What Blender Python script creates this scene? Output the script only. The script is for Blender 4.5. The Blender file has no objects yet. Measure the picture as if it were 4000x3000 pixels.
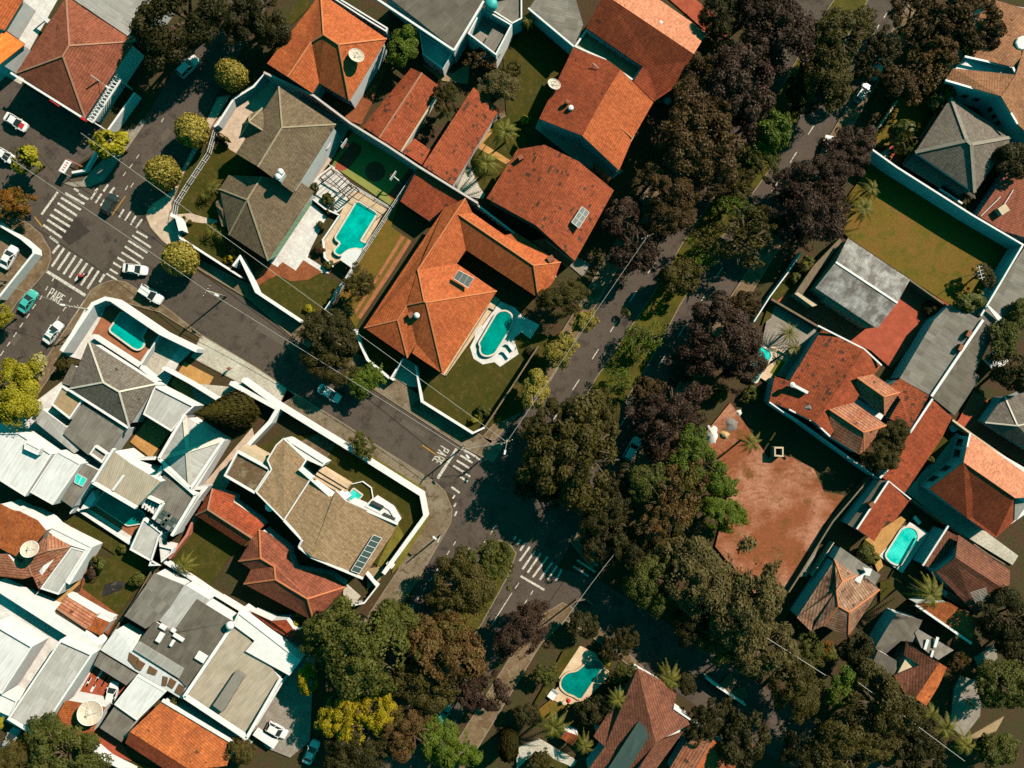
import bpy, math, random, re
import numpy as np
from mathutils import Vector, Matrix
S = bpy.context.scene
COL = S.collection
# ---------------- camera, sky, sun, exposure ----------------
PX, H = 0.02057, 130.0          # metres per photo unit on the ground, camera height
cam = bpy.data.objects.new('camera', bpy.data.cameras.new('camera'))
COL.objects.link(cam)
cam.location = (0, 0, H); cam.rotation_euler = (0, 0, 0)
cam.data.sensor_width = 36.0; cam.data.lens = 36.0 * H / (8848 * PX); cam.data.clip_end = 2000
S.camera = cam
SUN_EL, SUN_AZ = math.radians(38.5), math.atan2(0.77, 0.63)
w = bpy.data.worlds.new('World'); S.world = w; w.use_nodes = True
nt = w.node_tree; bg = nt.nodes['Background']
sky = nt.nodes.new('ShaderNodeTexSky'); sky.sky_type = 'NISHITA'; sky.sun_disc = False
sky.sun_elevation = SUN_EL; sky.sun_rotation = SUN_AZ
tint = nt.nodes.new('ShaderNodeMix'); tint.data_type = 'RGBA'; tint.blend_type = 'MULTIPLY'
tint.inputs[0].default_value = 1.0; tint.inputs[7].default_value = (0.05, 0.92, 0.60, 1)
nt.links.new(sky.outputs[0], tint.inputs[6]); nt.links.new(tint.outputs[2], bg.inputs[0])
bg.inputs[1].default_value = 0.075
sl = bpy.data.lights.new('sun', 'SUN'); sun = bpy.data.objects.new('sun', sl); COL.objects.link(sun)
sl.energy = 5.0; sl.angle = math.radians(0.5); sl.color = (1.0, 0.83, 0.66)
sun.location = (60, 50, 90)
sun.rotation_euler = Vector((-math.sin(SUN_AZ) * math.cos(SUN_EL), -math.cos(SUN_AZ) * math.cos(SUN_EL), -math.sin(SUN_EL))).to_track_quat('-Z', 'Y').to_euler()
S.view_settings.view_transform = 'Standard'; S.view_settings.look = 'None'
S.view_settings.exposure = 0.4; S.view_settings.gamma = 1
S.render.engine = 'CYCLES'
S.cycles.max_bounces = 6; S.cycles.diffuse_bounces = 0; S.cycles.glossy_bounces = 2
S.cycles.transmission_bounces = 3; S.cycles.transparent_max_bounces = 4
S.cycles.use_denoising = False
# ---------------- photo units to points at a real height ----------------
OX = OY = 0.0; SC = 1.0
def T(x, y, sc=1.0):
    global OX, OY, SC
    OX, OY, SC = x * 2.212, y * 2.212, sc
def F(): T(0, 0, 4.0)
def P(u, v, z=0.0):
    k = PX * (H - z) / H
    return Vector(((OX + u * SC - 4424) * k, -(OY + v * SC - 3318) * k, z))
def pts(s, z=0.0):
    out = []
    for t in s.split():
        a = [float(x) for x in t.split(',')]
        out.append(P(a[0], a[1], a[2] if len(a) > 2 else z))
    return out
# ---------------- materials ----------------
MATS = {}
def nodes(name, rough=0.85, spec=0.2):
    m = bpy.data.materials.new(name); m.use_nodes = True
    t = m.node_tree; b = t.nodes['Principled BSDF']
    b.inputs['Roughness'].default_value = rough
    b.inputs['Specular IOR Level'].default_value = spec
    MATS[name] = m
    return m, t, b
def lk(t, a, b): t.links.new(a, b)
def math_(t, op, a, b=None, c=None):
    n = t.nodes.new('ShaderNodeMath'); n.operation = op
    for i, x in enumerate((a, b, c)):
        if x is None: continue
        if isinstance(x, (int, float)): n.inputs[i].default_value = x
        else: lk(t, x, n.inputs[i])
    return n.outputs[0]
def mixc(t, fac, a, b, mode='MIX'):
    n = t.nodes.new('ShaderNodeMix'); n.data_type = 'RGBA'; n.blend_type = mode
    for i, x in ((0, fac), (6, a), (7, b)):
        if isinstance(x, (int, float)): n.inputs[i].default_value = x
        elif isinstance(x, tuple): n.inputs[i].default_value = (*x, 1)
        else: lk(t, x, n.inputs[i])
    return n.outputs[2]
def noise(t, vec, scale, detail=4, rough=0.6):
    n = t.nodes.new('ShaderNodeTexNoise'); n.inputs['Scale'].default_value = scale
    n.inputs['Detail'].default_value = detail; n.inputs['Roughness'].default_value = rough
    lk(t, vec, n.inputs['Vector']); return n.outputs[0]
def ramp(t, x, a, b):
    n = t.nodes.new('ShaderNodeMapRange'); n.inputs[1].default_value = a; n.inputs[2].default_value = b
    lk(t, x, n.inputs[0]); return n.outputs[0]
def bump(t, b, h, st=0.4, d=0.05):
    n = t.nodes.new('ShaderNodeBump'); n.inputs['Strength'].default_value = st; n.inputs['Distance'].default_value = d
    lk(t, h, n.inputs['Height']); lk(t, n.outputs[0], b.inputs['Normal'])
def pos(t): return t.nodes.new('ShaderNodeNewGeometry').outputs['Position']
def ground_mat(name, c1, c2, big=0.25, fine=3.0, c3=None, rough=0.9, spec=0.15, bst=0.4, mid=(0.42, 0.6)):
    m, t, b = nodes(name, rough, spec); p = pos(t)
    f = ramp(t, noise(t, p, big, 6, 0.7), *mid)
    g = noise(t, p, fine, 5, 0.75)
    c = mixc(t, f, c1, c2)
    if c3: c = mixc(t, ramp(t, noise(t, p, big * 3.1, 5, 0.7), 0.52, 0.64), c, c3)
    g2 = ramp(t, g, 0.25, 0.75)
    c = mixc(t, 0.75, c, mixc(t, g2, (0.45, 0.45, 0.45), (1.5, 1.5, 1.5)), 'MULTIPLY')
    lk(t, c, b.inputs['Base Color']); bump(t, b, g, bst)
    return m
def tile_mat(name, c1, c2, row=0.42, col=0.26, spots=0.0, line=0.5, moss=(0.05, 0.035, 0.025)):
    m, t, b = nodes(name, 0.8, 0.2); p = pos(t)
    uv = t.nodes.new('ShaderNodeUVMap').outputs[0]
    sp = t.nodes.new('ShaderNodeSeparateXYZ'); lk(t, uv, sp.inputs[0])
    fu = math_(t, 'DIVIDE', sp.outputs[0], col); fv = math_(t, 'DIVIDE', sp.outputs[1], row)
    cb = t.nodes.new('ShaderNodeCombineXYZ')
    lk(t, math_(t, 'FLOOR', fu), cb.inputs[0]); lk(t, math_(t, 'FLOOR', fv), cb.inputs[1])
    wn = t.nodes.new('ShaderNodeTexWhiteNoise'); wn.noise_dimensions = '2D'; lk(t, cb.outputs[0], wn.inputs[0])
    r = wn.outputs[0]
    c = mixc(t, ramp(t, noise(t, p, 0.35, 6, 0.7), 0.38, 0.62), c1, c2)
    c = mixc(t, 1.0, c, mixc(t, r, (0.8, 0.78, 0.77), (1.2, 1.2, 1.2)), 'MULTIPLY')
    c = mixc(t, 0.4, c, mixc(t, ramp(t, noise(t, p, 2.2, 5, 0.8), 0.3, 0.7), (0.65, 0.65, 0.65), (1.35, 1.35, 1.35)), 'MULTIPLY')
    sv = t.nodes.new('ShaderNodeMapping'); lk(t, uv, sv.inputs[0]); sv.inputs['Scale'].default_value = (2.2, 0.22, 1)
    c = mixc(t, 0.5, c, mixc(t, ramp(t, noise(t, sv.outputs[0], 1.0, 5, 0.7), 0.32, 0.68), (0.68, 0.66, 0.65), (1.28, 1.28, 1.28)), 'MULTIPLY')
    frv = math_(t, 'FRACT', fv)
    ln = math_(t, 'LESS_THAN', frv, 0.3)
    c = mixc(t, math_(t, 'MULTIPLY', ln, line), c, mixc(t, 1.0, c, (0.35, 0.3, 0.3), 'MULTIPLY'))
    # weathered dark tiles, clustered
    cs = t.nodes.new('ShaderNodeCombineXYZ')
    lk(t, math_(t, 'FLOOR', math_(t, 'DIVIDE', sp.outputs[0], 0.62)), cs.inputs[0]); lk(t, math_(t, 'FLOOR', math_(t, 'DIVIDE', sp.outputs[1], row * 1.1)), cs.inputs[1])
    ws = t.nodes.new('ShaderNodeTexWhiteNoise'); ws.noise_dimensions = '2D'; lk(t, cs.outputs[0], ws.inputs[0])
    k = math_(t, 'ADD', ws.outputs[0], math_(t, 'MULTIPLY', ramp(t, noise(t, p, 0.5, 3, 0.6), 0.35, 0.65), 0.35))
    th = 1.36 - spots * 0.30
    c = mixc(t, math_(t, 'MULTIPLY', math_(t, 'GREATER_THAN', k, th), 0.85), c, moss)
    c = mixc(t, math_(t, 'MULTIPLY', ramp(t, noise(t, p, 0.16, 5, 0.75), 0.55, 0.75), 0.1 + 0.25 * spots), c, moss)
    lk(t, c, b.inputs['Base Color'])
    h = math_(t, 'ADD', math_(t, 'MULTIPLY', frv, 0.6), math_(t, 'MULTIPLY', math_(t, 'SINE', math_(t, 'MULTIPLY', fu, 6.283)), 0.4))
    bump(t, b, h, 0.12, 0.02)
    return m
def corr_mat(name, c1, c2, pitch=0.34, sheet=(1.05, 2.3), var=0.55, stain=(0.06, 0.05, 0.045), sa=0.4, rib=0.32):
    m, t, b = nodes(name, 0.85, 0.15); p = pos(t)
    uv = t.nodes.new('ShaderNodeUVMap').outputs[0]
    sp = t.nodes.new('ShaderNodeSeparateXYZ'); lk(t, uv, sp.inputs[0])
    cb = t.nodes.new('ShaderNodeCombineXYZ')
    lk(t, math_(t, 'FLOOR', math_(t, 'DIVIDE', sp.outputs[0], sheet[0])), cb.inputs[0])
    lk(t, math_(t, 'FLOOR', math_(t, 'DIVIDE', sp.outputs[1], sheet[1])), cb.inputs[1])
    wn = t.nodes.new('ShaderNodeTexWhiteNoise'); wn.noise_dimensions = '2D'; lk(t, cb.outputs[0], wn.inputs[0])
    c = mixc(t, math_(t, 'MULTIPLY', wn.outputs[0], var), c1, c2)
    st = ramp(t, noise(t, p, 0.4, 7, 0.75), 0.45, 0.7)
    c = mixc(t, math_(t, 'MULTIPLY', st, sa), c, stain)
    sv = t.nodes.new('ShaderNodeMapping'); lk(t, uv, sv.inputs[0]); sv.inputs['Scale'].default_value = (3.0, 0.25, 1)
    c = mixc(t, 0.45, c, mixc(t, ramp(t, noise(t, sv.outputs[0], 1.0, 4, 0.7), 0.3, 0.7), (0.55, 0.55, 0.55), (1.35, 1.35, 1.35)), 'MULTIPLY')
    s = math_(t, 'SINE', math_(t, 'MULTIPLY', sp.outputs[0], 6.283 / pitch))
    c = mixc(t, rib, c, mixc(t, ramp(t, s, -1, 1), (0.55, 0.55, 0.55), (1.25, 1.25, 1.25)), 'MULTIPLY')
    lk(t, c, b.inputs['Base Color']); bump(t, b, s, 0.1, 0.02)
    return m
def plain(name, c, rough=0.6, spec=0.3, var=0.25, sc=1.2, metal=0.0, coat=0.0):
    m, t, b = nodes(name, rough, spec); p = pos(t)
    n = ramp(t, noise(t, p, sc, 6, 0.7), 0.3, 0.7)
    lk(t, mixc(t, var, c, mixc(t, n, tuple(x * 0.45 for x in c), tuple(min(1, x * 1.2) for x in c))), b.inputs['Base Color'])
    b.inputs['Metallic'].default_value = metal; b.inputs['Coat Weight'].default_value = coat
    return m
def pave_mat(name, c1, c2, size=(1.0, 1.0), joint=(0.2, 0.18, 0.15), ja=0.6, jw=0.03, ang=0.575):
    m, t, b = nodes(name, 0.85, 0.15); p = pos(t)
    mp = t.nodes.new('ShaderNodeMapping'); lk(t, p, mp.inputs[0]); mp.inputs['Rotation'].default_value = (0, 0, ang)
    br = t.nodes.new('ShaderNodeTexBrick'); lk(t, mp.outputs[0], br.inputs[0])
    br.offset = 0.0; br.inputs['Scale'].default_value = 1.0; br.inputs['Brick Width'].default_value = size[0]
    br.inputs['Row Height'].default_value = size[1]; br.inputs['Mortar Size'].default_value = jw
    br.inputs['Color1'].default_value = (*c1, 1); br.inputs['Color2'].default_value = (*c2, 1)
    br.inputs['Mortar'].default_value = (*[a * (1 - ja) + j * ja for a, j in zip(c1, joint)], 1)
    c = mixc(t, 0.6, br.outputs[0], mixc(t, ramp(t, noise(t, p, 0.6, 7, 0.75), 0.3, 0.7), (0.55, 0.52, 0.5), (1.25, 1.25, 1.25)), 'MULTIPLY')
    c = mixc(t, 0.4, c, mixc(t, ramp(t, noise(t, p, 5, 3, 0.7), 0.3, 0.7), (0.6, 0.6, 0.6), (1.3, 1.3, 1.3)), 'MULTIPLY')
    lk(t, c, b.inputs['Base Color']); return m
def leaf_mat(name, c1, c2, c3=None, fac=0.25):
    m, t, b = nodes(name, 0.6, 0.3)
    a = t.nodes.new('ShaderNodeAttribute'); a.attribute_name = 'tint'
    oi = t.nodes.new('ShaderNodeObjectInfo')
    x = math_(t, 'ADD', math_(t, 'MULTIPLY', a.outputs['Fac'], 0.8), math_(t, 'MULTIPLY', oi.outputs['Random'], 0.3))
    c = mixc(t, x, c1, c2)
    tc = t.nodes.new('ShaderNodeTexCoord')
    if c3: c = mixc(t, ramp(t, noise(t, tc.outputs['Object'], 1.6, 3, 0.6), 0.5, 0.64), c, c3)
    lk(t, c, b.inputs['Base Color'])
    tr = t.nodes.new('ShaderNodeBsdfTranslucent'); lk(t, c, tr.inputs[0])
    mx = t.nodes.new('ShaderNodeMixShader'); mx.inputs[0].default_value = fac
    lk(t, b.outputs[0], mx.inputs[1]); lk(t, tr.outputs[0], mx.inputs[2])
    lk(t, mx.outputs[0], t.nodes['Material Output'].inputs[0]); return m
def water_mat(name, c1, c2):
    m, t, b = nodes(name, 0.06, 0.5); p = pos(t)
    b.inputs['IOR'].default_value = 1.33
    br = t.nodes.new('ShaderNodeTexBrick'); mp = t.nodes.new('ShaderNodeMapping'); lk(t, p, mp.inputs[0]); mp.inputs['Rotation'].default_value = (0, 0, .575); lk(t, mp.outputs[0], br.inputs[0])
    br.offset = 0; br.inputs['Scale'].default_value = 1; br.inputs['Brick Width'].default_value = .5; br.inputs['Row Height'].default_value = .5; br.inputs['Mortar Size'].default_value = .035
    br.inputs['Color1'].default_value = (1, 1, 1, 1); br.inputs['Color2'].default_value = (.86, .86, .86, 1); br.inputs['Mortar'].default_value = (.62, .68, .68, 1)
    c = mixc(t, ramp(t, noise(t, p, 0.35, 5, 0.65), 0.38, 0.62), tuple(x * .72 for x in c1), c2)
    lk(t, mixc(t, 0.8, c, br.outputs[0], 'MULTIPLY'), b.inputs['Base Color'])
    bump(t, b, noise(t, p, 2.2, 3, 0.6), 0.15, 0.05); return m

# roofs
tile_mat('tile_brown', (0.31, 0.098, 0.058), (0.235, 0.074, 0.044), spots=0.25)
tile_mat('tile_orange', (0.50, 0.132, 0.046), (0.43, 0.108, 0.038), spots=0.0, row=0.38)
tile_mat('tile_orange_sunlit', (0.85, 0.24, 0.05), (0.72, 0.19, 0.04), spots=0.0, row=0.36)  # orange tile brightened as if sunlit, for one north-east slope
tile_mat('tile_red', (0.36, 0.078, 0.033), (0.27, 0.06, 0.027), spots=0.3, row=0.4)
tile_mat('tile_vignetted', (0.225, 0.088, 0.056), (0.17, 0.066, 0.042), spots=0.35, row=0.46, line=0.7)  # tile colour darkened to imitate lens falloff over the east roofs
tile_mat('tile_salmon_sunlit', (0.62, 0.255, 0.155), (0.54, 0.215, 0.13), spots=0.15, row=0.4, line=0.35)  # carries the sun on north-east slopes in its brighter colour
tile_mat('tile_mottled', (0.20, 0.10, 0.065), (0.40, 0.25, 0.175), spots=0.6, row=0.5, line=0.75)  # base also darkened for lens falloff; the mottling is the tile's own
tile_mat('tile_spotted', (0.38, 0.088, 0.038), (0.30, 0.07, 0.03), spots=0.8, row=0.42)
tile_mat('tile_old', (0.36, 0.125, 0.07), (0.46, 0.21, 0.13), spots=0.5, row=0.5, line=0.75)
tile_mat('tile_rust', (0.55, 0.16, 0.05), (0.36, 0.10, 0.035), spots=0.3, row=0.4)
tile_mat('tile_olive', (0.185, 0.138, 0.09), (0.15, 0.112, 0.076), spots=0.1, row=0.42, line=0.35)
tile_mat('tile_tan', (0.34, 0.235, 0.145), (0.315, 0.215, 0.13), spots=0.0, row=0.42, line=0.3)
tile_mat('tile_grey', (0.19, 0.165, 0.145), (0.155, 0.135, 0.118), spots=0.15, row=0.42, line=0.4)
tile_mat('tile_umber', (0.40, 0.19, 0.10), (0.30, 0.14, 0.075), spots=0.3, row=0.42, line=0.5)
corr_mat('corr_grey', (0.20, 0.18, 0.16), (0.34, 0.32, 0.30))
corr_mat('corr_dark', (0.135, 0.118, 0.10), (0.22, 0.20, 0.175))
corr_mat('corr_pale', (0.46, 0.45, 0.45), (0.60, 0.60, 0.61), sa=0.3, stain=(0.2, 0.18, 0.16), rib=0.16)
corr_mat('corr_white', (0.70, 0.72, 0.76), (0.78, 0.80, 0.84), sa=0.25, stain=(0.42, 0.40, 0.38), var=0.4, rib=0.07)
corr_mat('corr_beige', (0.46, 0.40, 0.32), (0.54, 0.47, 0.39), sa=0.3, stain=(0.2, 0.17, 0.13))
corr_mat('corr_worn', (0.15, 0.13, 0.125), (0.34, 0.33, 0.33), sheet=(1.1, 1.8), var=0.5, sa=0.8, stain=(0.62, 0.62, 0.64))
corr_mat('corr_silver', (0.36, 0.35, 0.34), (0.46, 0.45, 0.45), sa=0.3)
# walls and ground
plain('white_wall', (0.80, 0.82, 0.86), 0.75, 0.2, 0.3, 0.9)
plain('cream_wall', (0.62, 0.50, 0.36), 0.8, 0.2, 0.3, 0.7)
plain('lilac_wall', (0.62, 0.53, 0.52), 0.8, 0.2, 0.3, 0.7)
plain('stone_wall', (0.22, 0.17, 0.12), 0.9, 0.1, 0.6, 1.5)
plain('white_cap', (0.72, 0.67, 0.60), 0.8, 0.2, 0.4, 1.5)
plain('cap_grey', (0.30, 0.27, 0.235), 0.8, 0.2, 0.4, 1.5)
plain('cap_orange', (0.62, 0.22, 0.10), 0.8, 0.2, 0.4, 2)
plain('cap_brown', (0.42, 0.22, 0.15), 0.8, 0.2, 0.4, 2)
plain('cap_olive', (0.36, 0.30, 0.21), 0.8, 0.2, 0.4, 2)
plain('pink_wall', (0.55, 0.20, 0.14), 0.8, 0.2, 0.35, 1.0)
ground_mat('soil', (0.075, 0.045, 0.026), (0.055, 0.05, 0.02), 0.12, 2.5, (0.05, 0.055, 0.02))
ground_mat('asphalt', (0.106, 0.086, 0.074), (0.088, 0.071, 0.060), 0.12, 4.0, (0.058, 0.047, 0.041), 0.9, 0.15, 0.2, (0.38, 0.62))
ground_mat('concrete', (0.25, 0.205, 0.155), (0.17, 0.125, 0.08), 0.22, 3.5, (0.12, 0.085, 0.05))
ground_mat('pale_concrete', (0.56, 0.53, 0.47), (0.46, 0.42, 0.36), 0.2, 3.0)
ground_mat('dirt_pave', (0.20, 0.14, 0.085), (0.13, 0.085, 0.05), 0.25, 3.0, (0.25, 0.2, 0.14))
ground_mat('lawn', (0.046, 0.050, 0.007), (0.068, 0.056, 0.010), 0.35, 5.0, (0.095, 0.070, 0.020))
ground_mat('lawn_bright', (0.155, 0.145, 0.022), (0.20, 0.18, 0.035), 0.3, 5.0, (0.12, 0.09, 0.03))
ground_mat('lawn_dry', (0.15, 0.105, 0.016), (0.19, 0.105, 0.024), 0.14, 4.0, (0.105, 0.098, 0.012), mid=(0.4, 0.62))
ground_mat('red_earth', (0.27, 0.088, 0.040), (0.44, 0.205, 0.135), 0.09, 2.6, (0.19, 0.08, 0.03), mid=(0.44, 0.58))
ground_mat('red_soil', (0.30, 0.10, 0.045), (0.22, 0.07, 0.03), 0.3, 2.2)
ground_mat('median_grass', (0.095, 0.088, 0.012), (0.062, 0.062, 0.010), 0.3, 3.0, (0.09, 0.062, 0.02))
def track_mat(name, base):
    m = MATS[base].copy(); m.name = name; MATS[name] = m; t = m.node_tree; b = t.nodes['Principled BSDF']; src = b.inputs['Base Color'].links[0].from_socket
    w_ = t.nodes.new('ShaderNodeTexWave'); w_.wave_type = 'RINGS'; w_.inputs['Scale'].default_value = .30; w_.inputs['Distortion'].default_value = 14; w_.inputs['Detail'].default_value = 4; w_.inputs['Detail Scale'].default_value = .7
    mp = t.nodes.new('ShaderNodeMapping'); lk(t, pos(t), mp.inputs[0]); mp.inputs['Location'].default_value = (-45, 22, 0); lk(t, mp.outputs[0], w_.inputs[0])
    f = math_(t, 'MULTIPLY', ramp(t, w_.outputs['Fac'], .62, .9), ramp(t, noise(t, pos(t), .3, 5, .75), .45, .62))
    lk(t, mixc(t, math_(t, 'MULTIPLY', f, .5), src, (.15, .062, .024)), b.inputs['Base Color'])
track_mat('red_tracks', 'red_earth')
pave_mat('white_pave', (0.78, 0.78, 0.80), (0.72, 0.72, 0.73), (0.9, 0.9), (0.5, 0.4, 0.3), 0.35)
pave_mat('pink_pave', (0.66, 0.52, 0.42), (0.58, 0.45, 0.36), (0.6, 0.6), (0.4, 0.3, 0.22), 0.3)
pave_mat('terracotta', (0.42, 0.165, 0.085), (0.36, 0.14, 0.075), (0.4, 0.4), (0.3, 0.15, 0.09), 0.4)
pave_mat('red_pave', (0.46, 0.105, 0.06), (0.40, 0.09, 0.05), (0.6, 0.6), (0.3, 0.08, 0.05), 0.4)
pave_mat('ochre_pave', (0.60, 0.33, 0.12), (0.52, 0.28, 0.10), (0.5, 0.5), (0.35, 0.2, 0.08), 0.4)
pave_mat('cream_pave', (0.76, 0.58, 0.42), (0.70, 0.52, 0.36), (0.5, 0.5), (0.5, 0.34, 0.2), 0.4)
pave_mat('grey_pave', (0.34, 0.31, 0.28), (0.28, 0.25, 0.22), (1.2, 1.2), (0.12, 0.1, 0.08), 0.5)
pave_mat('tan_pave', (0.42, 0.31, 0.19), (0.36, 0.26, 0.15), (0.8, 0.8), (0.2, 0.14, 0.08), 0.4)
ground_mat('paint', (0.78, 0.75, 0.70), (0.34, 0.31, 0.28), 2.6, 7.0, (0.13, 0.11, 0.095), 0.85, 0.1, 0.1, (0.42, 0.66))
plain('paint_yellow', (0.55, 0.30, 0.05), 0.8, 0.1, 0.6, 3.0)
plain('kerb', (0.30, 0.24, 0.18), 0.9, 0.1, 0.5, 1.5)
plain('kerb_white', (0.70, 0.68, 0.64), 0.9, 0.1, 0.5, 1.2)
plain('court_green', (0.27, 0.29, 0.085), 0.85, 0.1, 0.3, 0.8)
plain('court_red', (0.36, 0.085, 0.05), 0.85, 0.1, 0.3, 0.8)
water_mat('water_cyan', (0.0, 0.46, 0.42), (0.0, 0.58, 0.53))
water_mat('water_bright', (0.0, 0.80, 0.74), (0.06, 0.86, 0.80))
water_mat('water_teal', (0.0, 0.29, 0.26), (0.0, 0.36, 0.32))
water_mat('water_deep', (0.0, 0.20, 0.19), (0.0, 0.27, 0.25))
# small things
plain('metal_dark', (0.05, 0.05, 0.05), 0.5, 0.4, 0.3, 3)
plain('metal_grey', (0.42, 0.41, 0.40), 0.5, 0.4, 0.3, 3)
plain('metal_white', (0.78, 0.80, 0.84), 0.45, 0.4, 0.15, 3)
plain('pole_concrete', (0.42, 0.40, 0.36), 0.85, 0.2, 0.3, 3)
plain('dish_mesh', (0.62, 0.52, 0.42), 0.6, 0.3, 0.4, 3)
plain('wood', (0.16, 0.09, 0.05), 0.8, 0.2, 0.5, 3)
plain('bark', (0.12, 0.085, 0.06), 0.9, 0.1, 0.5, 3)
plain('bark_pale', (0.26, 0.21, 0.16), 0.9, 0.1, 0.5, 3)
plain('glass_dark', (0.02, 0.03, 0.032), 0.08, 0.6, 0.2, 2)
plain('glass_panel', (0.07, 0.11, 0.105), 0.12, 0.6, 0.3, 1.5)
plain('glass_green', (0.16, 0.25, 0.17), 0.2, 0.5, 0.3, 1.5)
plain('panel_grey', (0.27, 0.28, 0.27), 0.25, 0.5, 0.3, 1.5)
plain('car_white', (0.80, 0.83, 0.88), 0.25, 0.5, 0.04, 1, 0, 0.5)
plain('car_teal', (0.06, 0.46, 0.44), 0.25, 0.5, 0.04, 1, 0, 0.5)
plain('car_dark', (0.03, 0.045, 0.045), 0.25, 0.5, 0.1, 1, 0, 0.5)
plain('car_silver', (0.45, 0.50, 0.50), 0.3, 0.5, 0.05, 1, 0.3, 0.5)
plain('rubber', (0.02, 0.02, 0.02), 0.9, 0.1, 0.1, 3)
plain('red_paint', (0.55, 0.03, 0.03), 0.5, 0.3, 0.15, 2)
plain('lamp_red', (0.4, 0.02, 0.02), 0.3, 0.5, 0.1, 2)
plain('lamp_clear', (0.7, 0.7, 0.68), 0.15, 0.5, 0.1, 2)
plain('tank_teal', (0.03, 0.42, 0.42), 0.5, 0.4, 0.2, 1)
plain('skin', (0.42, 0.24, 0.16), 0.6, 0.3, 0.1, 5)
plain('hair', (0.03, 0.02, 0.015), 0.7, 0.2, 0.2, 5)
plain('cloth_red', (0.50, 0.035, 0.035), 0.9, 0.1, 0.2, 5)
plain('cloth_dark', (0.03, 0.035, 0.05), 0.9, 0.1, 0.3, 5)
plain('cloth_black', (0.035, 0.03, 0.03), 0.5, 0.4, 0.6, 2)
plain('fabric_white', (0.80, 0.82, 0.86), 0.85, 0.1, 0.15, 1)
plain('brick', (0.30, 0.12, 0.07), 0.9, 0.1, 0.5, 4)
plain('sand_pile', (0.50, 0.36, 0.20), 0.95, 0.05, 0.4, 1.5)
plain('lime_pile', (0.74, 0.72, 0.70), 0.95, 0.05, 0.3, 1.5)
plain('ash_pile', (0.24, 0.22, 0.21), 0.95, 0.05, 0.5, 1.5)
# foliage
leaf_mat('leaf_olive', (0.0465, 0.0405, 0.0063), (0.0969, 0.0776, 0.0136))
leaf_mat('leaf_dark', (0.0214, 0.0212, 0.0039), (0.0535, 0.0466, 0.0087))
leaf_mat('leaf_green', (0.0528, 0.0924, 0.0066), (0.1320, 0.1848, 0.0138))
leaf_mat('leaf_mid', (0.0512, 0.0631, 0.0095), (0.1162, 0.1215, 0.0201))
leaf_mat('leaf_yellow', (0.1300, 0.1283, 0.0070), (0.4400, 0.3800, 0.0175))
leaf_mat('leaf_ball', (0.1500, 0.1283, 0.0200), (0.5000, 0.3990, 0.0720))
leaf_mat('leaf_pale', (0.1500, 0.1500, 0.0450), (0.4200, 0.3800, 0.1530))
leaf_mat('leaf_grey', (0.0721, 0.0611, 0.0195), (0.1730, 0.1381, 0.0456))
leaf_mat('leaf_purple', (0.0240, 0.0144, 0.0090), (0.1000, 0.0576, 0.0375), (0.0440, 0.0192, 0.0112))
leaf_mat('leaf_bronze', (0.0436, 0.0270, 0.0085), (0.1188, 0.0711, 0.0206), (0.0713, 0.0374, 0.0121))
leaf_mat('leaf_brown', (0.0765, 0.0413, 0.0110), (0.1785, 0.0975, 0.0303), (0.0935, 0.0750, 0.0110))
leaf_mat('leaf_flame', (0.1600, 0.0630, 0.0072), (0.3600, 0.1530, 0.0180), (0.2000, 0.1350, 0.0120))
leaf_mat('leaf_gold', (0.2000, 0.1615, 0.0048), (0.4600, 0.3610, 0.0090))
leaf_mat('leaf_palm', (0.0450, 0.0522, 0.0060), (0.2200, 0.1980, 0.0270))
def MT(n): return MATS[n]

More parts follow.
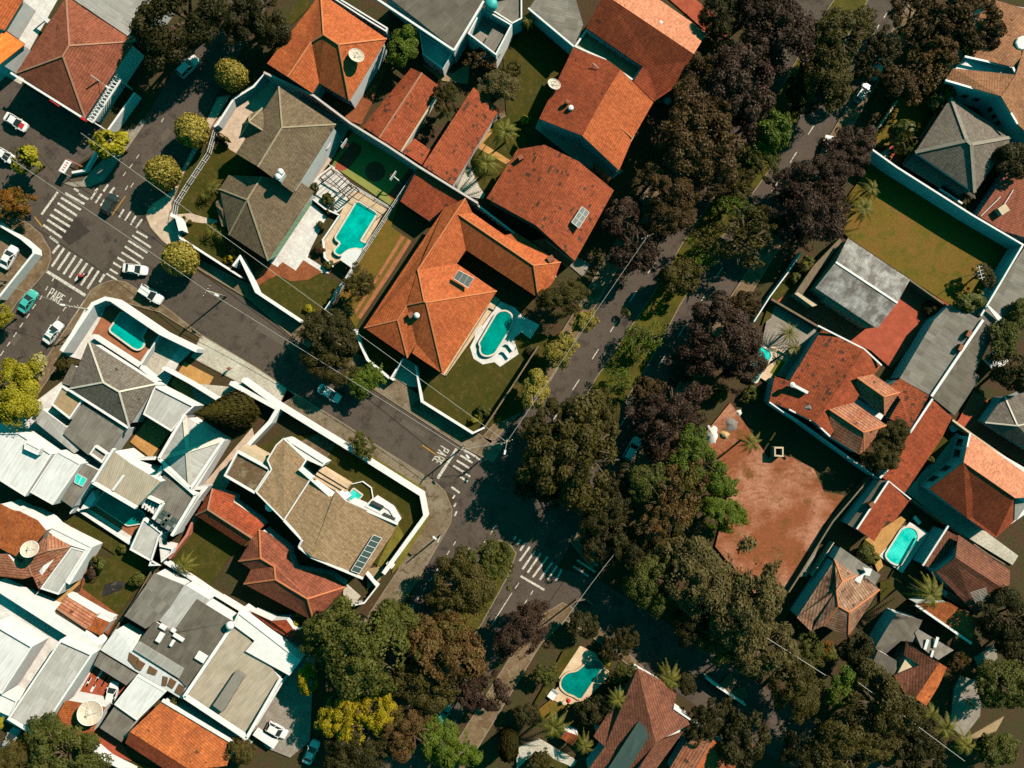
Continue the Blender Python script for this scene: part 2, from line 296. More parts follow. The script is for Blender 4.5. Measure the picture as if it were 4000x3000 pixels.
# ---------------- mesh helpers ----------------
LOC = {}
class MB:
    def __init__(s): s.v = []; s.f = []; s.uv = []
    def face(s, ps, uv=None):
        i = len(s.v); s.v += [tuple(p) for p in ps]; s.f.append(list(range(i, i + len(ps))))
        s.uv.append(uv)
    def quad(s, a, b, c, d): s.face([a, b, c, d])
    def hexa(s, b, t):                       # bottom ring, top ring (ccw from above)
        n = len(b)
        s.face(list(reversed(b))); s.face(t)
        for i in range(n): s.face([b[i], b[(i + 1) % n], t[(i + 1) % n], t[i]])
    def box(s, c, size, ang=0.0, tilt=None):
        cx, cy, cz = c; sx, sy, sz = (x / 2 for x in size); ca, sa = math.cos(ang), math.sin(ang)
        R = lambda x, y, z: (cx + x * ca - y * sa, cy + x * sa + y * ca, cz + z)
        s.hexa([R(-sx, -sy, -sz), R(sx, -sy, -sz), R(sx, sy, -sz), R(-sx, sy, -sz)],
               [R(-sx, -sy, sz), R(sx, -sy, sz), R(sx, sy, sz), R(-sx, sy, sz)])
    def bar(s, a, b, w, h=None):             # square bar between two points
        a, b = Vector(a), Vector(b); h = h or w; d = b - a
        if d.length < 1e-5: return
        up = Vector((0, 0, 1)) if abs(d.normalized().z) < 0.95 else Vector((1, 0, 0))
        x = d.cross(up).normalized() * (w / 2); y = x.cross(d).normalized() * (h / 2)
        A = [a - x - y, a + x - y, a + x + y, a - x + y]; B = [p + d for p in A]
        s.face(A); s.face(list(reversed(B)))
        for i in range(4): s.face([A[i], B[i], B[(i + 1) % 4], A[(i + 1) % 4]])
    def tube(s, path, rad, n=8, cap=True):
        path = [Vector(p) for p in path]; rad = rad if isinstance(rad, (list, tuple)) else [rad] * len(path)
        rings = []
        for i, p in enumerate(path):
            d = (path[min(i + 1, len(path) - 1)] - path[max(i - 1, 0)]).normalized()
            up = Vector((0, 0, 1)) if abs(d.z) < 0.95 else Vector((1, 0, 0))
            x = d.cross(up).normalized(); y = x.cross(d).normalized()
            rings.append([p + (x * math.cos(6.2832 * k / n) + y * math.sin(6.2832 * k / n)) * rad[i] for k in range(n)])
        b = len(s.v)
        for r in rings: s.v += [tuple(q) for q in r]
        for i in range(len(rings) - 1):
            for k in range(n):
                s.f.append([b + i * n + k, b + i * n + (k + 1) % n, b + (i + 1) * n + (k + 1) % n, b + (i + 1) * n + k]); s.uv.append(None)
        if cap:
            s.f.append([b + k for k in range(n)][::-1]); s.uv.append(None)
            s.f.append([b + (len(rings) - 1) * n + k for k in range(n)]); s.uv.append(None)
    def lathe(s, c, prof, n=20, axis=None):   # prof: (radius, height) pairs
        c = Vector(c); M = Vector((0, 0, 1)).rotation_difference(Vector(axis)).to_matrix() if axis else Matrix.Identity(3)
        b = len(s.v)
        for r, h in prof:
            for k in range(n):
                s.v.append(tuple(c + M @ Vector((r * math.cos(6.2832 * k / n), r * math.sin(6.2832 * k / n), h))))
        for i in range(len(prof) - 1):
            for k in range(n):
                s.f.append([b + i * n + k, b + i * n + (k + 1) % n, b + (i + 1) * n + (k + 1) % n, b + (i + 1) * n + k]); s.uv.append(None)
    def build(s, name, mat, parent=None, smooth=False):
        o = LOC.get(parent.name, Vector()) if parent else Vector()
        me = bpy.data.meshes.new(name)
        me.from_pydata([(x - o[0], y - o[1], z - o[2]) for x, y, z in s.v], [], s.f)
        if any(s.uv):
            l = me.uv_layers.new(name='UVMap'); i = 0
            for f, u in zip(s.f, s.uv):
                for k in range(len(f)):
                    if u: l.data[i].uv = u[k]
                    i += 1
        me.materials.append(MT(mat) if isinstance(mat, str) else mat)
        if smooth:
            for p in me.polygons: p.use_smooth = True
        ob = bpy.data.objects.new(name, me); COL.objects.link(ob)
        if parent: ob.parent = parent
        LOC[ob.name] = o
        return ob
def tag(o, label, cat, group=None):
    o['label'] = label; o['category'] = cat
    if group: o['group'] = group
    return o
def thing(name, label, cat, loc=(0, 0, 0), group=None):
    o = bpy.data.objects.new(name, None); COL.objects.link(o); o.location = loc
    LOC[o.name] = Vector(loc); return tag(o, label, cat, group)
def struct(o): o['kind'] = 'structure'; return o
KIDS = {}
def copy_tree(o, parent=None):
    c = o.copy(); COL.objects.link(c); c.parent = parent
    for ch in list(o.children): copy_tree(ch, c)
    return c
def area2(ps): return sum(a[0] * b[1] - b[0] * a[1] for a, b in zip(ps, ps[1:] + ps[:1]))
def ccw(ps): return ps if area2(ps) > 0 else ps[::-1]
def offset_poly(ps, d, closed=True):          # shift ccw polygon inward by d (negative: outward)
    n = len(ps); out = []
    for i in range(n):
        p0, p, p1 = Vector(ps[i - 1][:2]), Vector(ps[i][:2]), Vector(ps[(i + 1) % n][:2])
        if not closed and i == 0: p0 = p - (p1 - p)
        if not closed and i == n - 1: p1 = p + (p - p0)
        e0, e1 = (p - p0).normalized(), (p1 - p).normalized()
        n0, n1 = Vector((-e0.y, e0.x)), Vector((-e1.y, e1.x))
        m = n0 + n1
        if m.length < 1e-3: m = n0
        m.normalize(); k = d / max(0.35, m.dot(n1))
        q = p + m * k; out.append(Vector((q.x, q.y, ps[i][2])))
    return out
SURF_N = [0]
def surf(name, mat, ps, z=None):
    SURF_N[0] += 1
    z = 0.06 + 0.004 * SURF_N[0] if z is None else z
    if isinstance(ps, str): ps = pts(ps, 0)
    ps = ccw([Vector((p[0], p[1], z)) for p in ps]); m = MB()
    m.face(ps)
    for a, b in zip(ps, ps[1:] + ps[:1]): m.face([(a[0], a[1], -0.02), (b[0], b[1], -0.02), b, a])
    return struct(m.build(name, mat))
def round_poly(ps, r=0.6, n=5):
    out = []; N = len(ps)
    for i in range(N):
        p0, p, p1 = (Vector(q) for q in (ps[i - 1], ps[i], ps[(i + 1) % N]))
        a = p + (p0 - p).normalized() * min(r, (p0 - p).length / 2.1); b = p + (p1 - p).normalized() * min(r, (p1 - p).length / 2.1)
        for k in range(n + 1):
            t = k / n; out.append(a * (1 - t) ** 2 + p * 2 * t * (1 - t) + b * t * t)
    return out
def wall(name, label, s, z=2.4, th=0.25, mat='white_wall', cat='wall', group=None, cap=None, closed=False):
    ps = pts(s, z) if isinstance(s, str) else s
    A, B = offset_poly(ps, th / 2, closed), offset_poly(ps, -th / 2, closed); m = MB(); n = len(ps)
    g = lambda p, zz: (p[0], p[1], zz)
    for i in range(n if closed else n - 1):
        j = (i + 1) % n; a, b, c, d = A[i], A[j], B[j], B[i]
        m.face([d, c, b, a]); m.face([g(a, 0), g(b, 0), b, a])
        m.face([d, c, g(c, 0), g(d, 0)])
        if not closed and i == 0: m.face([a, g(a, 0), g(d, 0), d])
        if not closed and i == n - 2: m.face([b, c, g(c, 0), g(b, 0)])
    c = sum(ps, Vector()) / n
    if cap:
        t = thing(name, label, cat, (c[0], c[1], 0), group); m.build('wall_body', mat, t); k = MB()
        for i in range(n - 1): k.bar(ps[i] + Vector((0, 0, .05)), ps[i + 1] + Vector((0, 0, .05)), th + .12, 0.1)
        k.build('coping', cap, t); return t
    return tag(m.build(name, mat), label, cat, group)
def fence(name, label, s, z=2.0, mat='metal_white', step=2.2, bars=3, cat='fence', solid=0.0):
    ps = pts(s, z); c = sum(ps, Vector()) / len(ps); t = thing(name, label, cat, (c[0], c[1], 0))
    r = MB(); q = MB()
    for a, b in zip(ps, ps[1:]):
        n = max(1, round((b - a).length / step))
        for k in range(n + 1):
            p = a.lerp(b, k / n); q.bar((p[0], p[1], 0), p, 0.09)
        for k in range(bars):
            zz = z * (1 - 0.85 * k / max(1, bars - 1)) - 0.05
            r.bar((a[0], a[1], zz), (b[0], b[1], zz), 0.06)
        L = (b - a).length; nn = int(L / 0.3)
        for k in range(nn):
            p = a.lerp(b, (k + .5) / nn); r.bar((p[0], p[1], 0.1), (p[0], p[1], z - 0.05), 0.025)
    r.build('rail', mat, t); q.build('post', mat, t); return t

# ---------------- houses ----------------
def newell(ps):
    n = Vector()
    for a, b in zip(ps, ps[1:] + ps[:1]):
        n += Vector(((a[1] - b[1]) * (a[2] + b[2]), (a[2] - b[2]) * (a[0] + b[0]), (a[0] - b[0]) * (a[1] + b[1])))
    return n.normalized()
def slope_uv(ps, n):
    h = Vector((-n.y, n.x, 0))
    if h.length < 0.03:
        h = Vector((0.839, -0.544, 0))
    h.normalize(); d = n.cross(h)
    return [(Vector(p).dot(h) + 50, Vector(p).dot(d) + 50) for p in ps]
def house(name, label, s, cat='house', group=None):
    p = pts(s)[0]; return thing(name, label, cat, (p[0], p[1], 0), group)
PITCH = 1.28
def roof(h, mat, vs, fs, e=3.2, r=5.0, wallm='white_wall', over=0.4, caps=None, th=0.14, base=0.0, name='roof', fascia=None, capw=0.26):
    V = {}
    raw = {t[0]: [float(x) for x in t[1:].split(',')] for t in vs.split()}
    z0 = min(a[2] for a in raw.values())
    for k, a in raw.items(): V[k] = P(a[0], a[1], z0 + (a[2] - z0) * (PITCH if mat.startswith('tile') else 1.0))
    m = MB(); edges = {}; F_ = []
    for f in fs.split():
        ps = [V[k] for k in f]; ks = list(f)
        if newell(ps).z < 0: ps, ks = ps[::-1], ks[::-1]
        n = newell(ps); uv = slope_uv(ps, n); F_.append((ks, n, ps))
        m.face(ps, uv)
        m.face([(p[0], p[1], p[2] - th) for p in ps[::-1]], uv[::-1])
        for a, b in zip(ks, ks[1:] + ks[:1]): edges.setdefault(frozenset((a, b)), []).append((a, b, n, ps))
    nxt = {}
    for e_, l in edges.items():
        if len(l) == 1:
            a, b = l[0][0], l[0][1]; nxt[a] = b
            A, B = V[a], V[b]; m.face([(A[0], A[1], A[2] - th), (B[0], B[1], B[2] - th), B, A])
    ro = m.build(name, mat, h)
    loops = []; seen = set()
    for s0 in nxt:
        if s0 in seen: continue
        L = []; k = s0
        while k not in seen and k in nxt: seen.add(k); L.append(k); k = nxt[k]
        loops.append(L)
    L = max(loops, key=lambda q: abs(area2([V[k] for k in q])))
    ring = [V[k] for k in L]
    if caps:
        c = MB(); ncap = 0
        for l in edges.values():
            if len(l) == 2:
                (a, b, n1, p1), (_, _, n2, p2) = l
                c1 = sum(p1, Vector()) / len(p1); 
                if (V[a] - c1).dot(n2) < 0.02 or n1.dot(n2) > 0.9995: continue
                mid = sum(p2, Vector()) / len(p2)
                up = Vector((0, 0, 0.03)); c.bar(V[a] + up, V[b] + up, capw, 0.12); ncap += 1
        if ncap: c.build('ridge_cap', caps, ro)
    if fascia:
        c = MB()
        for A, B in zip(ring, ring[1:] + ring[:1]): c.bar(A + Vector((0, 0, -.02)), B + Vector((0, 0, -.02)), 0.22, 0.24)
        c.build('fascia', fascia, h)
    if wallm:
        R_ = ccw(ring); W = offset_poly(R_, over); w_ = MB(); n = len(W)
        tp = [Vector((p[0], p[1], p[2] - th - 0.01)) for p in W]; bt = [Vector((p[0], p[1], base)) for p in W]
        for i in range(n):
            j = (i + 1) % n; w_.face([bt[i], bt[j], tp[j], tp[i]])
        w_.face(tp); w_.build('wall', wallm, h)
    return V
def flat(h, mat, s, z, wallm='white_wall', par=0.35, th=0.25, base=0.0, name='roof', wname='wall'):
    o = ccw(pts(s, z + par)); i_ = offset_poly(o, th); m = MB(); n = len(o)
    for a in range(n):
        b = (a + 1) % n
        g = lambda p, zz: (p[0], p[1], zz)
        m.face([g(o[a], base), g(o[b], base), o[b], o[a]]); m.face([o[a], o[b], i_[b], i_[a]])
        m.face([i_[a], i_[b], g(i_[b], z - .1), g(i_[a], z - .1)])
    m.build(wname, wallm, h)
    f = [Vector((p[0], p[1], z)) for p in i_]; q = MB()
    q.face(f, slope_uv(f, Vector((0.02, 0.013, 1)).normalized())); 
    q.face([(p[0], p[1], z - .1) for p in f[::-1]]); q.build(name, mat, h)
def block(h, mat, s, z, base=0.0, name='wall'):   # solid prism
    t = ccw(pts(s, z)); m = MB(); m.hexa([(p[0], p[1], base) for p in t], t)
    return m.build(name, mat, h)
def window(h, a, b, z0, z1, out=0.06, mat='glass_dark'):     # between two ground points on a wall, set proud of it
    a, b = Vector((a[0], a[1], 0)), Vector((b[0], b[1], 0)); d = (b - a).normalized(); n = Vector((d.y, -d.x, 0)) * out
    m = MB(); g = lambda p, z, k=1: (p[0] + n[0] * k, p[1] + n[1] * k, z)
    m.hexa([g(a, z0, -1), g(b, z0, -1), g(b, z0), g(a, z0)][::-1], [g(a, z1, -1), g(b, z1, -1), g(b, z1), g(a, z1)][::-1])
    w_ = m.build('window', mat, h); f = MB()
    for p, q, z, y in ((a, b, z0, z0), (a, b, z1, z1), (a, a, z0, z1), (b, b, z0, z1)): f.bar(g(p, z, 1.3), g(q, y, 1.3), 0.09)
    f.build('frame', 'white_cap', w_); return w_
# ================= ground, roads, pavements =================
g = MB(); g.face([(-320, -320, 0), (320, -320, 0), (320, 320, 0), (-320, 320, 0)])
struct(g.build('ground', 'soil'))
F()
def road(name, s, z): 
    m = MB(); m.face([Vector((p[0], p[1], z)) for p in ccw(pts(s))]); return struct(m.build(name, 'asphalt'))
road('cross_street', '-60,262 60,298 205,398 310,455 410,578 540,652 633,732 793,832 993,962 1080,1015 1060,1110 963,1062 943,1042 813,960 740,912 620,838 553,790 435,722 355,662 295,627 230,606 180,660 100,640 112,545 60,480 -60,425', 0.020)
road('side_street', '700,-190 622,-65 468,205 372,405 420,560 205,640 175,660 92,785 -20,952 -120,1100 -160,900 -60,770 40,655 105,582 112,540 200,400 312,258 360,180 470,0 560,-150', 0.024)
road('main_avenue', '2110,-200 2010,-40 1900,100 1800,275 1640,535 1560,665 1480,790 1320,1040 1250,1140 1185,1262 1130,1350 990,1560 900,1700 740,1700 905,1245 977,1130 975,1090 1010,1020 1060,960 1190,822 1300,640 1500,310 1660,70 1800,-160', 0.028)
road('lower_street', '1165,1215 1290,1250 1500,1385 1720,1530 2000,1712 1900,1790 1600,1590 1380,1440 1250,1350 1140,1300', 0.032)
def pavement(s, mat='concrete', z=0.13, name='pavement'):
    ps = ccw(pts(s)); m = MB(); t = [Vector((p[0], p[1], z)) for p in ps]; m.hexa([Vector((p[0], p[1], 0)) for p in ps], t)
    struct(m.build(name, mat))
    k = MB(); i_ = offset_poly(t, 0.16)
    for a in range(len(t)):
        b = (a + 1) % len(t); up = Vector((0, 0, .012))
        k.face([t[a] + up, t[b] + up, i_[b] + up, i_[a] + up]); k.face([t[a] - Vector((0, 0, z - .01)), t[b] - Vector((0, 0, z - .01)), t[b] + up, t[a] + up])
    return struct(k.build('kerb', 'kerb'))
# corner pavements round the crossing on the left
pavement('-20,468 20,470 62,480 92,508 110,540 112,560 104,582 80,612 38,655 -30,760 -80,760 -60,520', 'dirt_pave')
pavement('182,652 195,628 215,614 245,604 272,608 300,626 355,660 435,722 440,734 345,675 235,645 220,650 95,835 -10,990 -30,970 92,785', 'dirt_pave')
pavement('435,722 553,792 620,838 640,855 600,880 590,868 510,824 412,772', 'pale_concrete')
pavement('620,838 740,912 813,960 943,1042 963,1062 978,1100 975,1130 905,1250 760,1470 720,1440 860,1230 915,1115 905,1068 745,966 640,890 600,880', 'concrete')
pavement('418,575 540,648 633,730 793,832 993,962 1065,1000 1090,960 1040,940 900,850 800,780 660,700 540,615 430,560', 'concrete')
pavement('316,470 318,455 330,440 372,412 395,362 445,262 470,210 500,205 400,372 372,440 380,490 410,530 430,562 415,574 398,560 350,520 325,492', 'pink_pave')
pavement('135,395 160,404 195,404 225,392 240,372 285,310 318,262 308,258 270,300 195,372 178,392', 'grey_pave', name='corner_pavement')
pavement('1078,1165 1105,1178 1116,1195 1100,1240 1040,1350 950,1480 900,1560 880,1530 985,1330 1020,1250 1050,1190', 'median_grass', name='median')
pavement('1284,820 1403,645 1473,525 1571,380 1633,280 1760,60 1840,-60 1905,-60 1860,30 1701,300 1660,372 1581,480 1468,662 1400,790 1330,900 1270,980 1240,960 1230,920', 'median_grass', name='median')
pavement('1060,960 1190,822 1300,640 1400,470 1500,310 1590,170 1560,150 1460,310 1370,450 1260,640 1150,820 1040,945', 'dirt_pave')
pavement('1560,668 1642,540 1800,280 1900,105 2020,-80 2060,-60 1930,120 1835,285 1680,540 1590,690 1510,830 1400,1000 1320,1130 1280,1230 1230,1170 1330,1040 1490,790', 'dirt_pave')
pavement('1100,1420 1150,1340 1215,1300 1270,1330 1390,1440 1400,1470 1270,1370 1220,1340 1170,1390 1030,1620 980,1700 930,1690', 'dirt_pave')
# painted marks
mk = MB(); my = MB()
def dash(u1, v1, u2, v2, wd=0.16, m=mk):
    a, b = P(u1, v1), P(u2, v2); d = (b - a).normalized(); n = Vector((-d.y, d.x, 0)) * wd / 2; z = Vector((0, 0, 0.037))
    m.face([a - n + z, b - n + z, b + n + z, a + n + z])
def dashes(s, wd=0.16, m=mk):
    for q in s.split(';'):
        a = [float(x) for x in q.replace(',', ' ').split()]; dash(*a, wd, m)
T(0, 750)
dashes('565,10 730,105;530,50 700,155;500,95 665,205;470,150 630,250;435,195 605,300;410,240 570,345;375,285 535,395;430,385 505,440', 0.42)
dashes('640,-30 680,-5;680,15 765,65', 0.4)
dashes('455,530 515,455;450,645 555,485;500,675 605,520;550,710 655,550;600,740 710,580;650,770 755,615;700,805 805,650;755,835 855,680;860,780 905,710', 0.42)
dashes('1180,340 1275,395;1145,375 1305,480;1110,420 1275,525;1080,470 1240,575;1050,520 1210,620;1015,565 1080,605;980,610 1050,655;950,665 1020,710;920,705 1010,760', 0.36)
dashes('785,65 830,-5;825,95 880,15;870,120 905,65;1030,220 1070,150;1080,245 1130,170;1130,285 1175,205;1175,310 1230,235', 0.34)
dashes('500,0 360,195', 0.4); dashes('405,685 740,895', 0.55)
dashes('450,770 470,738;395,850 415,815;345,930 365,895;280,1010 310,970;230,1090 255,1052;172,1170 200,1130;118,1252 145,1212;62,1333 90,1293;5,1413 33,1372;-52,1495 -25,1455', 0.17)
dashes('545,1030 568,995;490,1110 513,1075;270,1432 295,1395;600,950 620,915', 0.15)
dashes('735,930 375,1475', 0.12)
dashes('970,200 1085,35', 0.14, my); dashes('300,215 365,300', 0.2, my)
T(0, 0)
dashes('1395,1055 1415,1020;1178,1370 1205,1335;1120,1450 1148,1415;1065,1520 1090,1485;1130,1620 1155,1580;1085,1640 1105,1605', 0.15)
dashes('895,1655 935,1595;950,1670 990,1620;820,1660 845,1630', 0.38)
T(2000, 750)
dashes('1235,608 1175,703;1075,857 1015,950;908,1115 848,1210;748,1358 692,1445;582,1620 522,1712;422,1868 358,1968', 0.17)
dashes('1820,650 1760,742;1662,898 1602,992;1492,1158 1435,1250;1330,1400 1270,1492;995,1930 935,2020', 0.17)
dashes('1845,905 1895,930;1845,905 1830,930', 0.14, my)
T(3000, 0)
dashes('403,1075 345,1165;247,1315 190,1405;90,1565 32,1655;550,845 505,915;1038,95 1000,155;960,215 905,305', 0.17)
T(2000, 0); dashes('2010,1068 1985,1105', 0.17)
T(1000, 1500)
dashes('1735,560 1570,815', 0.5)
dashes('1800,570 1905,630;1765,615 1870,680;1735,660 1840,725;1705,705 1810,770;1790,760 1850,800;1765,800 1830,845;1690,890 1760,940;1905,635 1950,665', 0.36)
dashes('1715,1140 1735,1100;1710,1060 1728,1030;1700,990 1718,960', 0.3)
dashes('1725,1360 1705,1395;1672,1440 1650,1475;1622,1518 1600,1552;1572,1595 1550,1630', 0.16)
dashes('1845,1415 1785,1510;2070,1220 2025,1300;1985,1340 1970,1370', 0.17)
dashes('1440,530 1640,665', 0.2, my)
T(1000, 2250)
dashes('1520,15 1505,40;1465,98 1447,128;1412,170 1394,205;1363,248 1345,282;1312,325 1295,355', 0.16)
dashes('1670,35 1615,110;2212,145 2030,430', 0.16)
T(2000, 1500)
dashes('15,1345 35,1315;45,1385 72,1345;70,1440 115,1370;65,1530 155,1405;90,1600 200,1440;135,1630 250,1460;180,1670 310,1490;240,1690 350,1540;310,1690 390,1570;380,1700 430,1600', 0.36)
dashes('660,1395 755,1450;630,1440 750,1515;600,1480 740,1570;560,1520 720,1625;530,1575 660,1660', 0.34)
T(2000, 2250)
dashes('60,60 25,110;182,125 160,162;135,200 108,240;85,278 68,302', 0.16); dashes('75,0 280,120', 0.4)
# the word PARE, twice
GL = {'P': ['0,0 0,1', '0,1 .6,1', '.6,1 .6,.52', '.6,.52 0,.52'], 'A': ['0,0 .3,1', '.3,1 .6,0', '.12,.35 .48,.35'],
      'R': ['0,0 0,1', '0,1 .6,1', '.6,1 .6,.52', '.6,.52 0,.52', '.2,.52 .6,0'], 'E': ['0,0 0,1', '0,1 .6,1', '0,.52 .5,.52', '0,0 .6,0']}
def word(text, u, v, ang, wd, ht, st=0.2):     # base-left corner, reading direction
    o = P(u, v); r = Vector((math.cos(ang), math.sin(ang), 0)); up = Vector((-r.y, r.x, 0)); z = Vector((0, 0, 0.037)); adv = wd / (len(text) - .3)
    for i, ch in enumerate(text):
        for sgi, sg in enumerate(GL[ch]):
            (a, b), (c, d) = [[float(x) for x in q.split(',')] for q in sg.split()]
            p = o + r * (i + a) * adv + up * b * ht; q = o + r * (i + c) * adv + up * d * ht
            t = (q - p).normalized(); n = Vector((-t.y, t.x, 0)) * st / 2; zz = z + Vector((0, 0, .0035 * sgi))
            mk.face([p - n - t * .08 + zz, q - n + t * .08 + zz, q + n + t * .08 + zz, p + n - t * .08 + zz])
T(0, 750); word('PARE', 408, 905, math.atan2(-0.5, 0.83), 2.75, 1.75)
T(1000, 1500); word('PARE', 1600, 535, math.atan2(-0.839, -0.50), 3.1, 1.6)
struct(mk.build('road_markings', 'paint')); struct(my.build('yellow_road_markings', 'paint_yellow'))

# ---- lots: lawns, courts, decks (each sheet a step above the last) ----
F()
surf('plaza', 'pale_concrete', '0,130 55,165 10,250 -10,260 -60,240 -60,100')
surf('plaza', 'white_pave', '60,-30 130,-10 30,170 -40,140 55,95 12,65')
surf('parking_lot', 'asphalt', '14,165 240,290 205,330 160,360 130,392 60,300 -60,262 -60,230')
T(0, 0)
surf('yard', 'concrete', '1000,1180 1265,1040 1060,1270 900,1300 860,1200')
T(700, 300)
surf('yard', 'pink_pave', '470,180 700,20 880,80 1480,420 1330,700 1180,900 1000,560 880,480 560,640 470,680 300,420')
surf('lawn', 'lawn', '20,830 240,640 330,560 490,660 680,800 560,1000 420,1400 560,1500 620,1640 400,1640 0,1380 -20,1320 0,900')
surf('garden_path', 'pink_pave', '-30,1190 100,1180 220,1215 330,1240 330,1265 200,1265 90,1250 -20,1275')
surf('patio', 'white_pave', '1140,1080 1275,1210 1235,1290 1130,1500 1110,1560 1240,1640 1300,1700 1180,1690 1090,1590 1020,1680 870,1620 850,1650 780,1600')
surf('patio', 'white_pave', '1150,900 1320,760 1560,990 1400,1150 1340,1190 1150,1050')
surf('pool_deck', 'cream_pave', '1490,1000 1570,985 1800,1140 1740,1220 1600,1490 1320,1620 1240,1560 1230,1410 1385,1200')
surf('sports_court', 'court_green', '1500,470 2045,770 1820,1110 1310,760')
surf('court_paint', 'court_red', '1345,800 1360,740 1500,560 1575,600 1570,660 1470,790 1410,815')
cc = P(1695, 820); surf('court_paint', 'court_red', [cc + Vector((math.cos(a / 24 * 6.283), math.sin(a / 24 * 6.283), 0)) * 1.8 for a in range(24)])
surf('court_paint', 'court_red', '1860,1080 1800,1020 1990,800 2040,770')
T(1000, 750)
surf('planting_bed', 'red_soil', '-30,850 -10,700 120,610 190,650 230,605 345,680 410,590 570,690 480,760 300,770 190,720 100,760')
surf('lawn', 'lawn', '-20,850 60,790 110,750 190,725 300,770 440,765 560,700 720,790 580,1020 380,1100 240,1010')
surf('lawn', 'lawn_dry', '1260,40 1165,300 1250,360 1345,420 900,1100 860,1180 720,900 820,640 1100,250')
surf('stone_track', 'terracotta', '1260,375 1285,395 1130,640 860,1060 840,1045 1100,640')
surf('stone_track', 'terracotta', '1315,410 1342,430 1180,690 905,1100 880,1085 1140,680')
surf('lawn', 'lawn', '870,1180 950,1200 1300,1440 1260,1500 1150,1610 990,1490 880,1220')
surf('driveway', 'pale_concrete', '1280,1430 1380,1490 1440,1690 1320,1680 1180,1590')
surf('lawn', 'lawn', '1560,1580 1640,1600 2050,960 2212,1150 2650,1280 2300,1900 1860,2090 1430,1820 1390,1650')
surf('pool_deck', 'cream_pave', '1600,1570 1640,1590 2110,930 2060,900')
surf('pool_deck', 'white_pave', '2110,945 2240,1000 2290,1060 2230,1280 2270,1400 2110,1510 2060,1470 1960,1490 1880,1440 1850,1340 1890,1260 1900,1180 1960,1150')
surf('pool_deck', 'white_pave', '2240,1040 2450,1150 2370,1270 2290,1210 2250,1250 2200,1200')
surf('lawn', 'lawn', '2395,925 2310,1040 2240,1000 2360,900')
T(2000, 750); surf('driveway', 'grey_pave', '560,560 675,625 610,735 500,640')
T(2000, 0)
surf('lawn', 'lawn', '40,130 530,400 230,1030 150,1180 -50,1000 -80,400')
surf('yard', 'ochre_pave', '860,540 850,600 1190,900 1300,880')
surf('lawn', 'lawn', '1490,640 1620,420 1700,330 1850,480 1560,890 1380,800')
surf('yard', 'pink_pave', '230,1030 640,1190 960,1480 850,1560 560,1400 200,1110')
surf('yard', 'red_pave', '1290,-60 1560,-20 1900,260 1880,340 1680,280')
T(1000, 0)
surf('yard', 'red_soil', '560,720 1000,500 1160,520 1000,900 910,1080 820,1050 480,820')
surf('yard', 'concrete', '1900,1700 1690,1600 1880,1300 2000,1040 2150,960 2212,1300')
surf('lawn', 'lawn', '1870,1300 2060,1060 2250,960 2350,1250 2230,1480 2130,1650 1950,1650 1850,1400')
surf('garden_path', 'ochre_pave', '1900,1230 2000,1100 2050,1140 1960,1240 2200,1390 2160,1420 1930,1290')
surf('yard', 'pale_concrete', '1690,1600 1850,1450 1930,1620 1980,1680 1960,1720 1820,1700')
surf('lawn', 'lawn', '180,350 470,60 420,-100 200,300 100,500 180,470')
surf('yard', 'tan_pave', '1440,560 1700,640 1850,540 1830,730 1600,700')
# white lot by the crossing
T(0, 750)
surf('yard', 'white_pave', '920,930 1690,1350 1550,1480 1400,1750 900,1500 600,1420 530,1370 740,1010')
surf('pool_deck', 'terracotta', '935,955 1385,1215 1200,1490 800,1230 890,1065')
surf('yard', 'pale_concrete', '1390,1235 1550,1350 1330,1640 1200,1530')
surf('yard', 'ochre_pave', '1600,1470 1850,1600 1700,1850 1480,1660')
T(0, 1500)
surf('yard', 'pale_concrete', '1640,-10 2050,30 1900,200 1700,160')
surf('yard', 'white_pave', '330,140 540,-20 640,0 900,420 700,680 500,560 160,480 -60,420 -60,380')
surf('patio', 'ochre_pave', '1290,285 1480,410 1310,640 1130,500')
surf('yard', 'pink_pave', '2180,380 2212,500 1900,980 1830,900 1760,870')
surf('pool_deck', 'terracotta', '880,880 1270,1110 1250,1230 1140,1310 770,1070')
surf('walkway', 'white_pave', '665,1090 770,1070 1140,1310 1135,1390')
T(600, 1700)
surf('lawn', 'lawn', '860,100 1130,20 1460,-20 2250,450 2330,620 2320,700 2000,1150 1900,1100 1800,800 1500,300 1050,100 900,200')
surf('driveway', 'dirt_pave', '1250,60 1440,-20 1570,80 1480,230')
surf('patio', 'tan_pave', '1310,215 1460,270 1690,430 1600,540 1270,290')
surf('planting_bed', 'dirt_pave', '2020,640 2090,610 2150,700 2110,760')
surf('planting_bed', 'lawn_bright', '2110,760 2165,860 1990,1120 1920,1170 1950,1080 2070,850')
surf('verge', 'lawn_bright', '1690,60 1780,110 2330,450 2360,520 2300,500 1800,190')
surf('verge', 'lawn_bright', '2330,700 2400,690 2130,1130 2060,1190 2080,1110')
surf('lawn', 'lawn_bright', '320,870 640,1070 490,1290 230,1160 140,1060')
surf('lawn', 'lawn', '340,700 850,900 640,1080 500,1290 700,1480 830,1520 480,1520 440,1280 150,1080')
surf('planting_bed', 'lawn_bright', '330,1200 490,1300 610,1370 600,1420 320,1240')
surf('planting_bed', 'ochre_pave', '500,1380 760,1520 700,1590 470,1450')
surf('yard', 'pale_concrete', '1650,1265 1790,1390 1740,1455 1640,1370')
surf('lawn', 'lawn', '1640,1370 1745,1460 1690,1540 1540,1510')
surf('yard', 'tan_pave', '1850,1150 1990,1130 1960,1250 1850,1330')
T(0, 1875)
surf('yard', 'red_soil', '560,330 800,580 960,900 1030,1170 940,1330 600,1140 700,950 780,600')
surf('lawn', 'lawn', '560,350 660,310 1140,590 1340,760 1150,1000 1030,1160 720,930 830,720 1000,640')
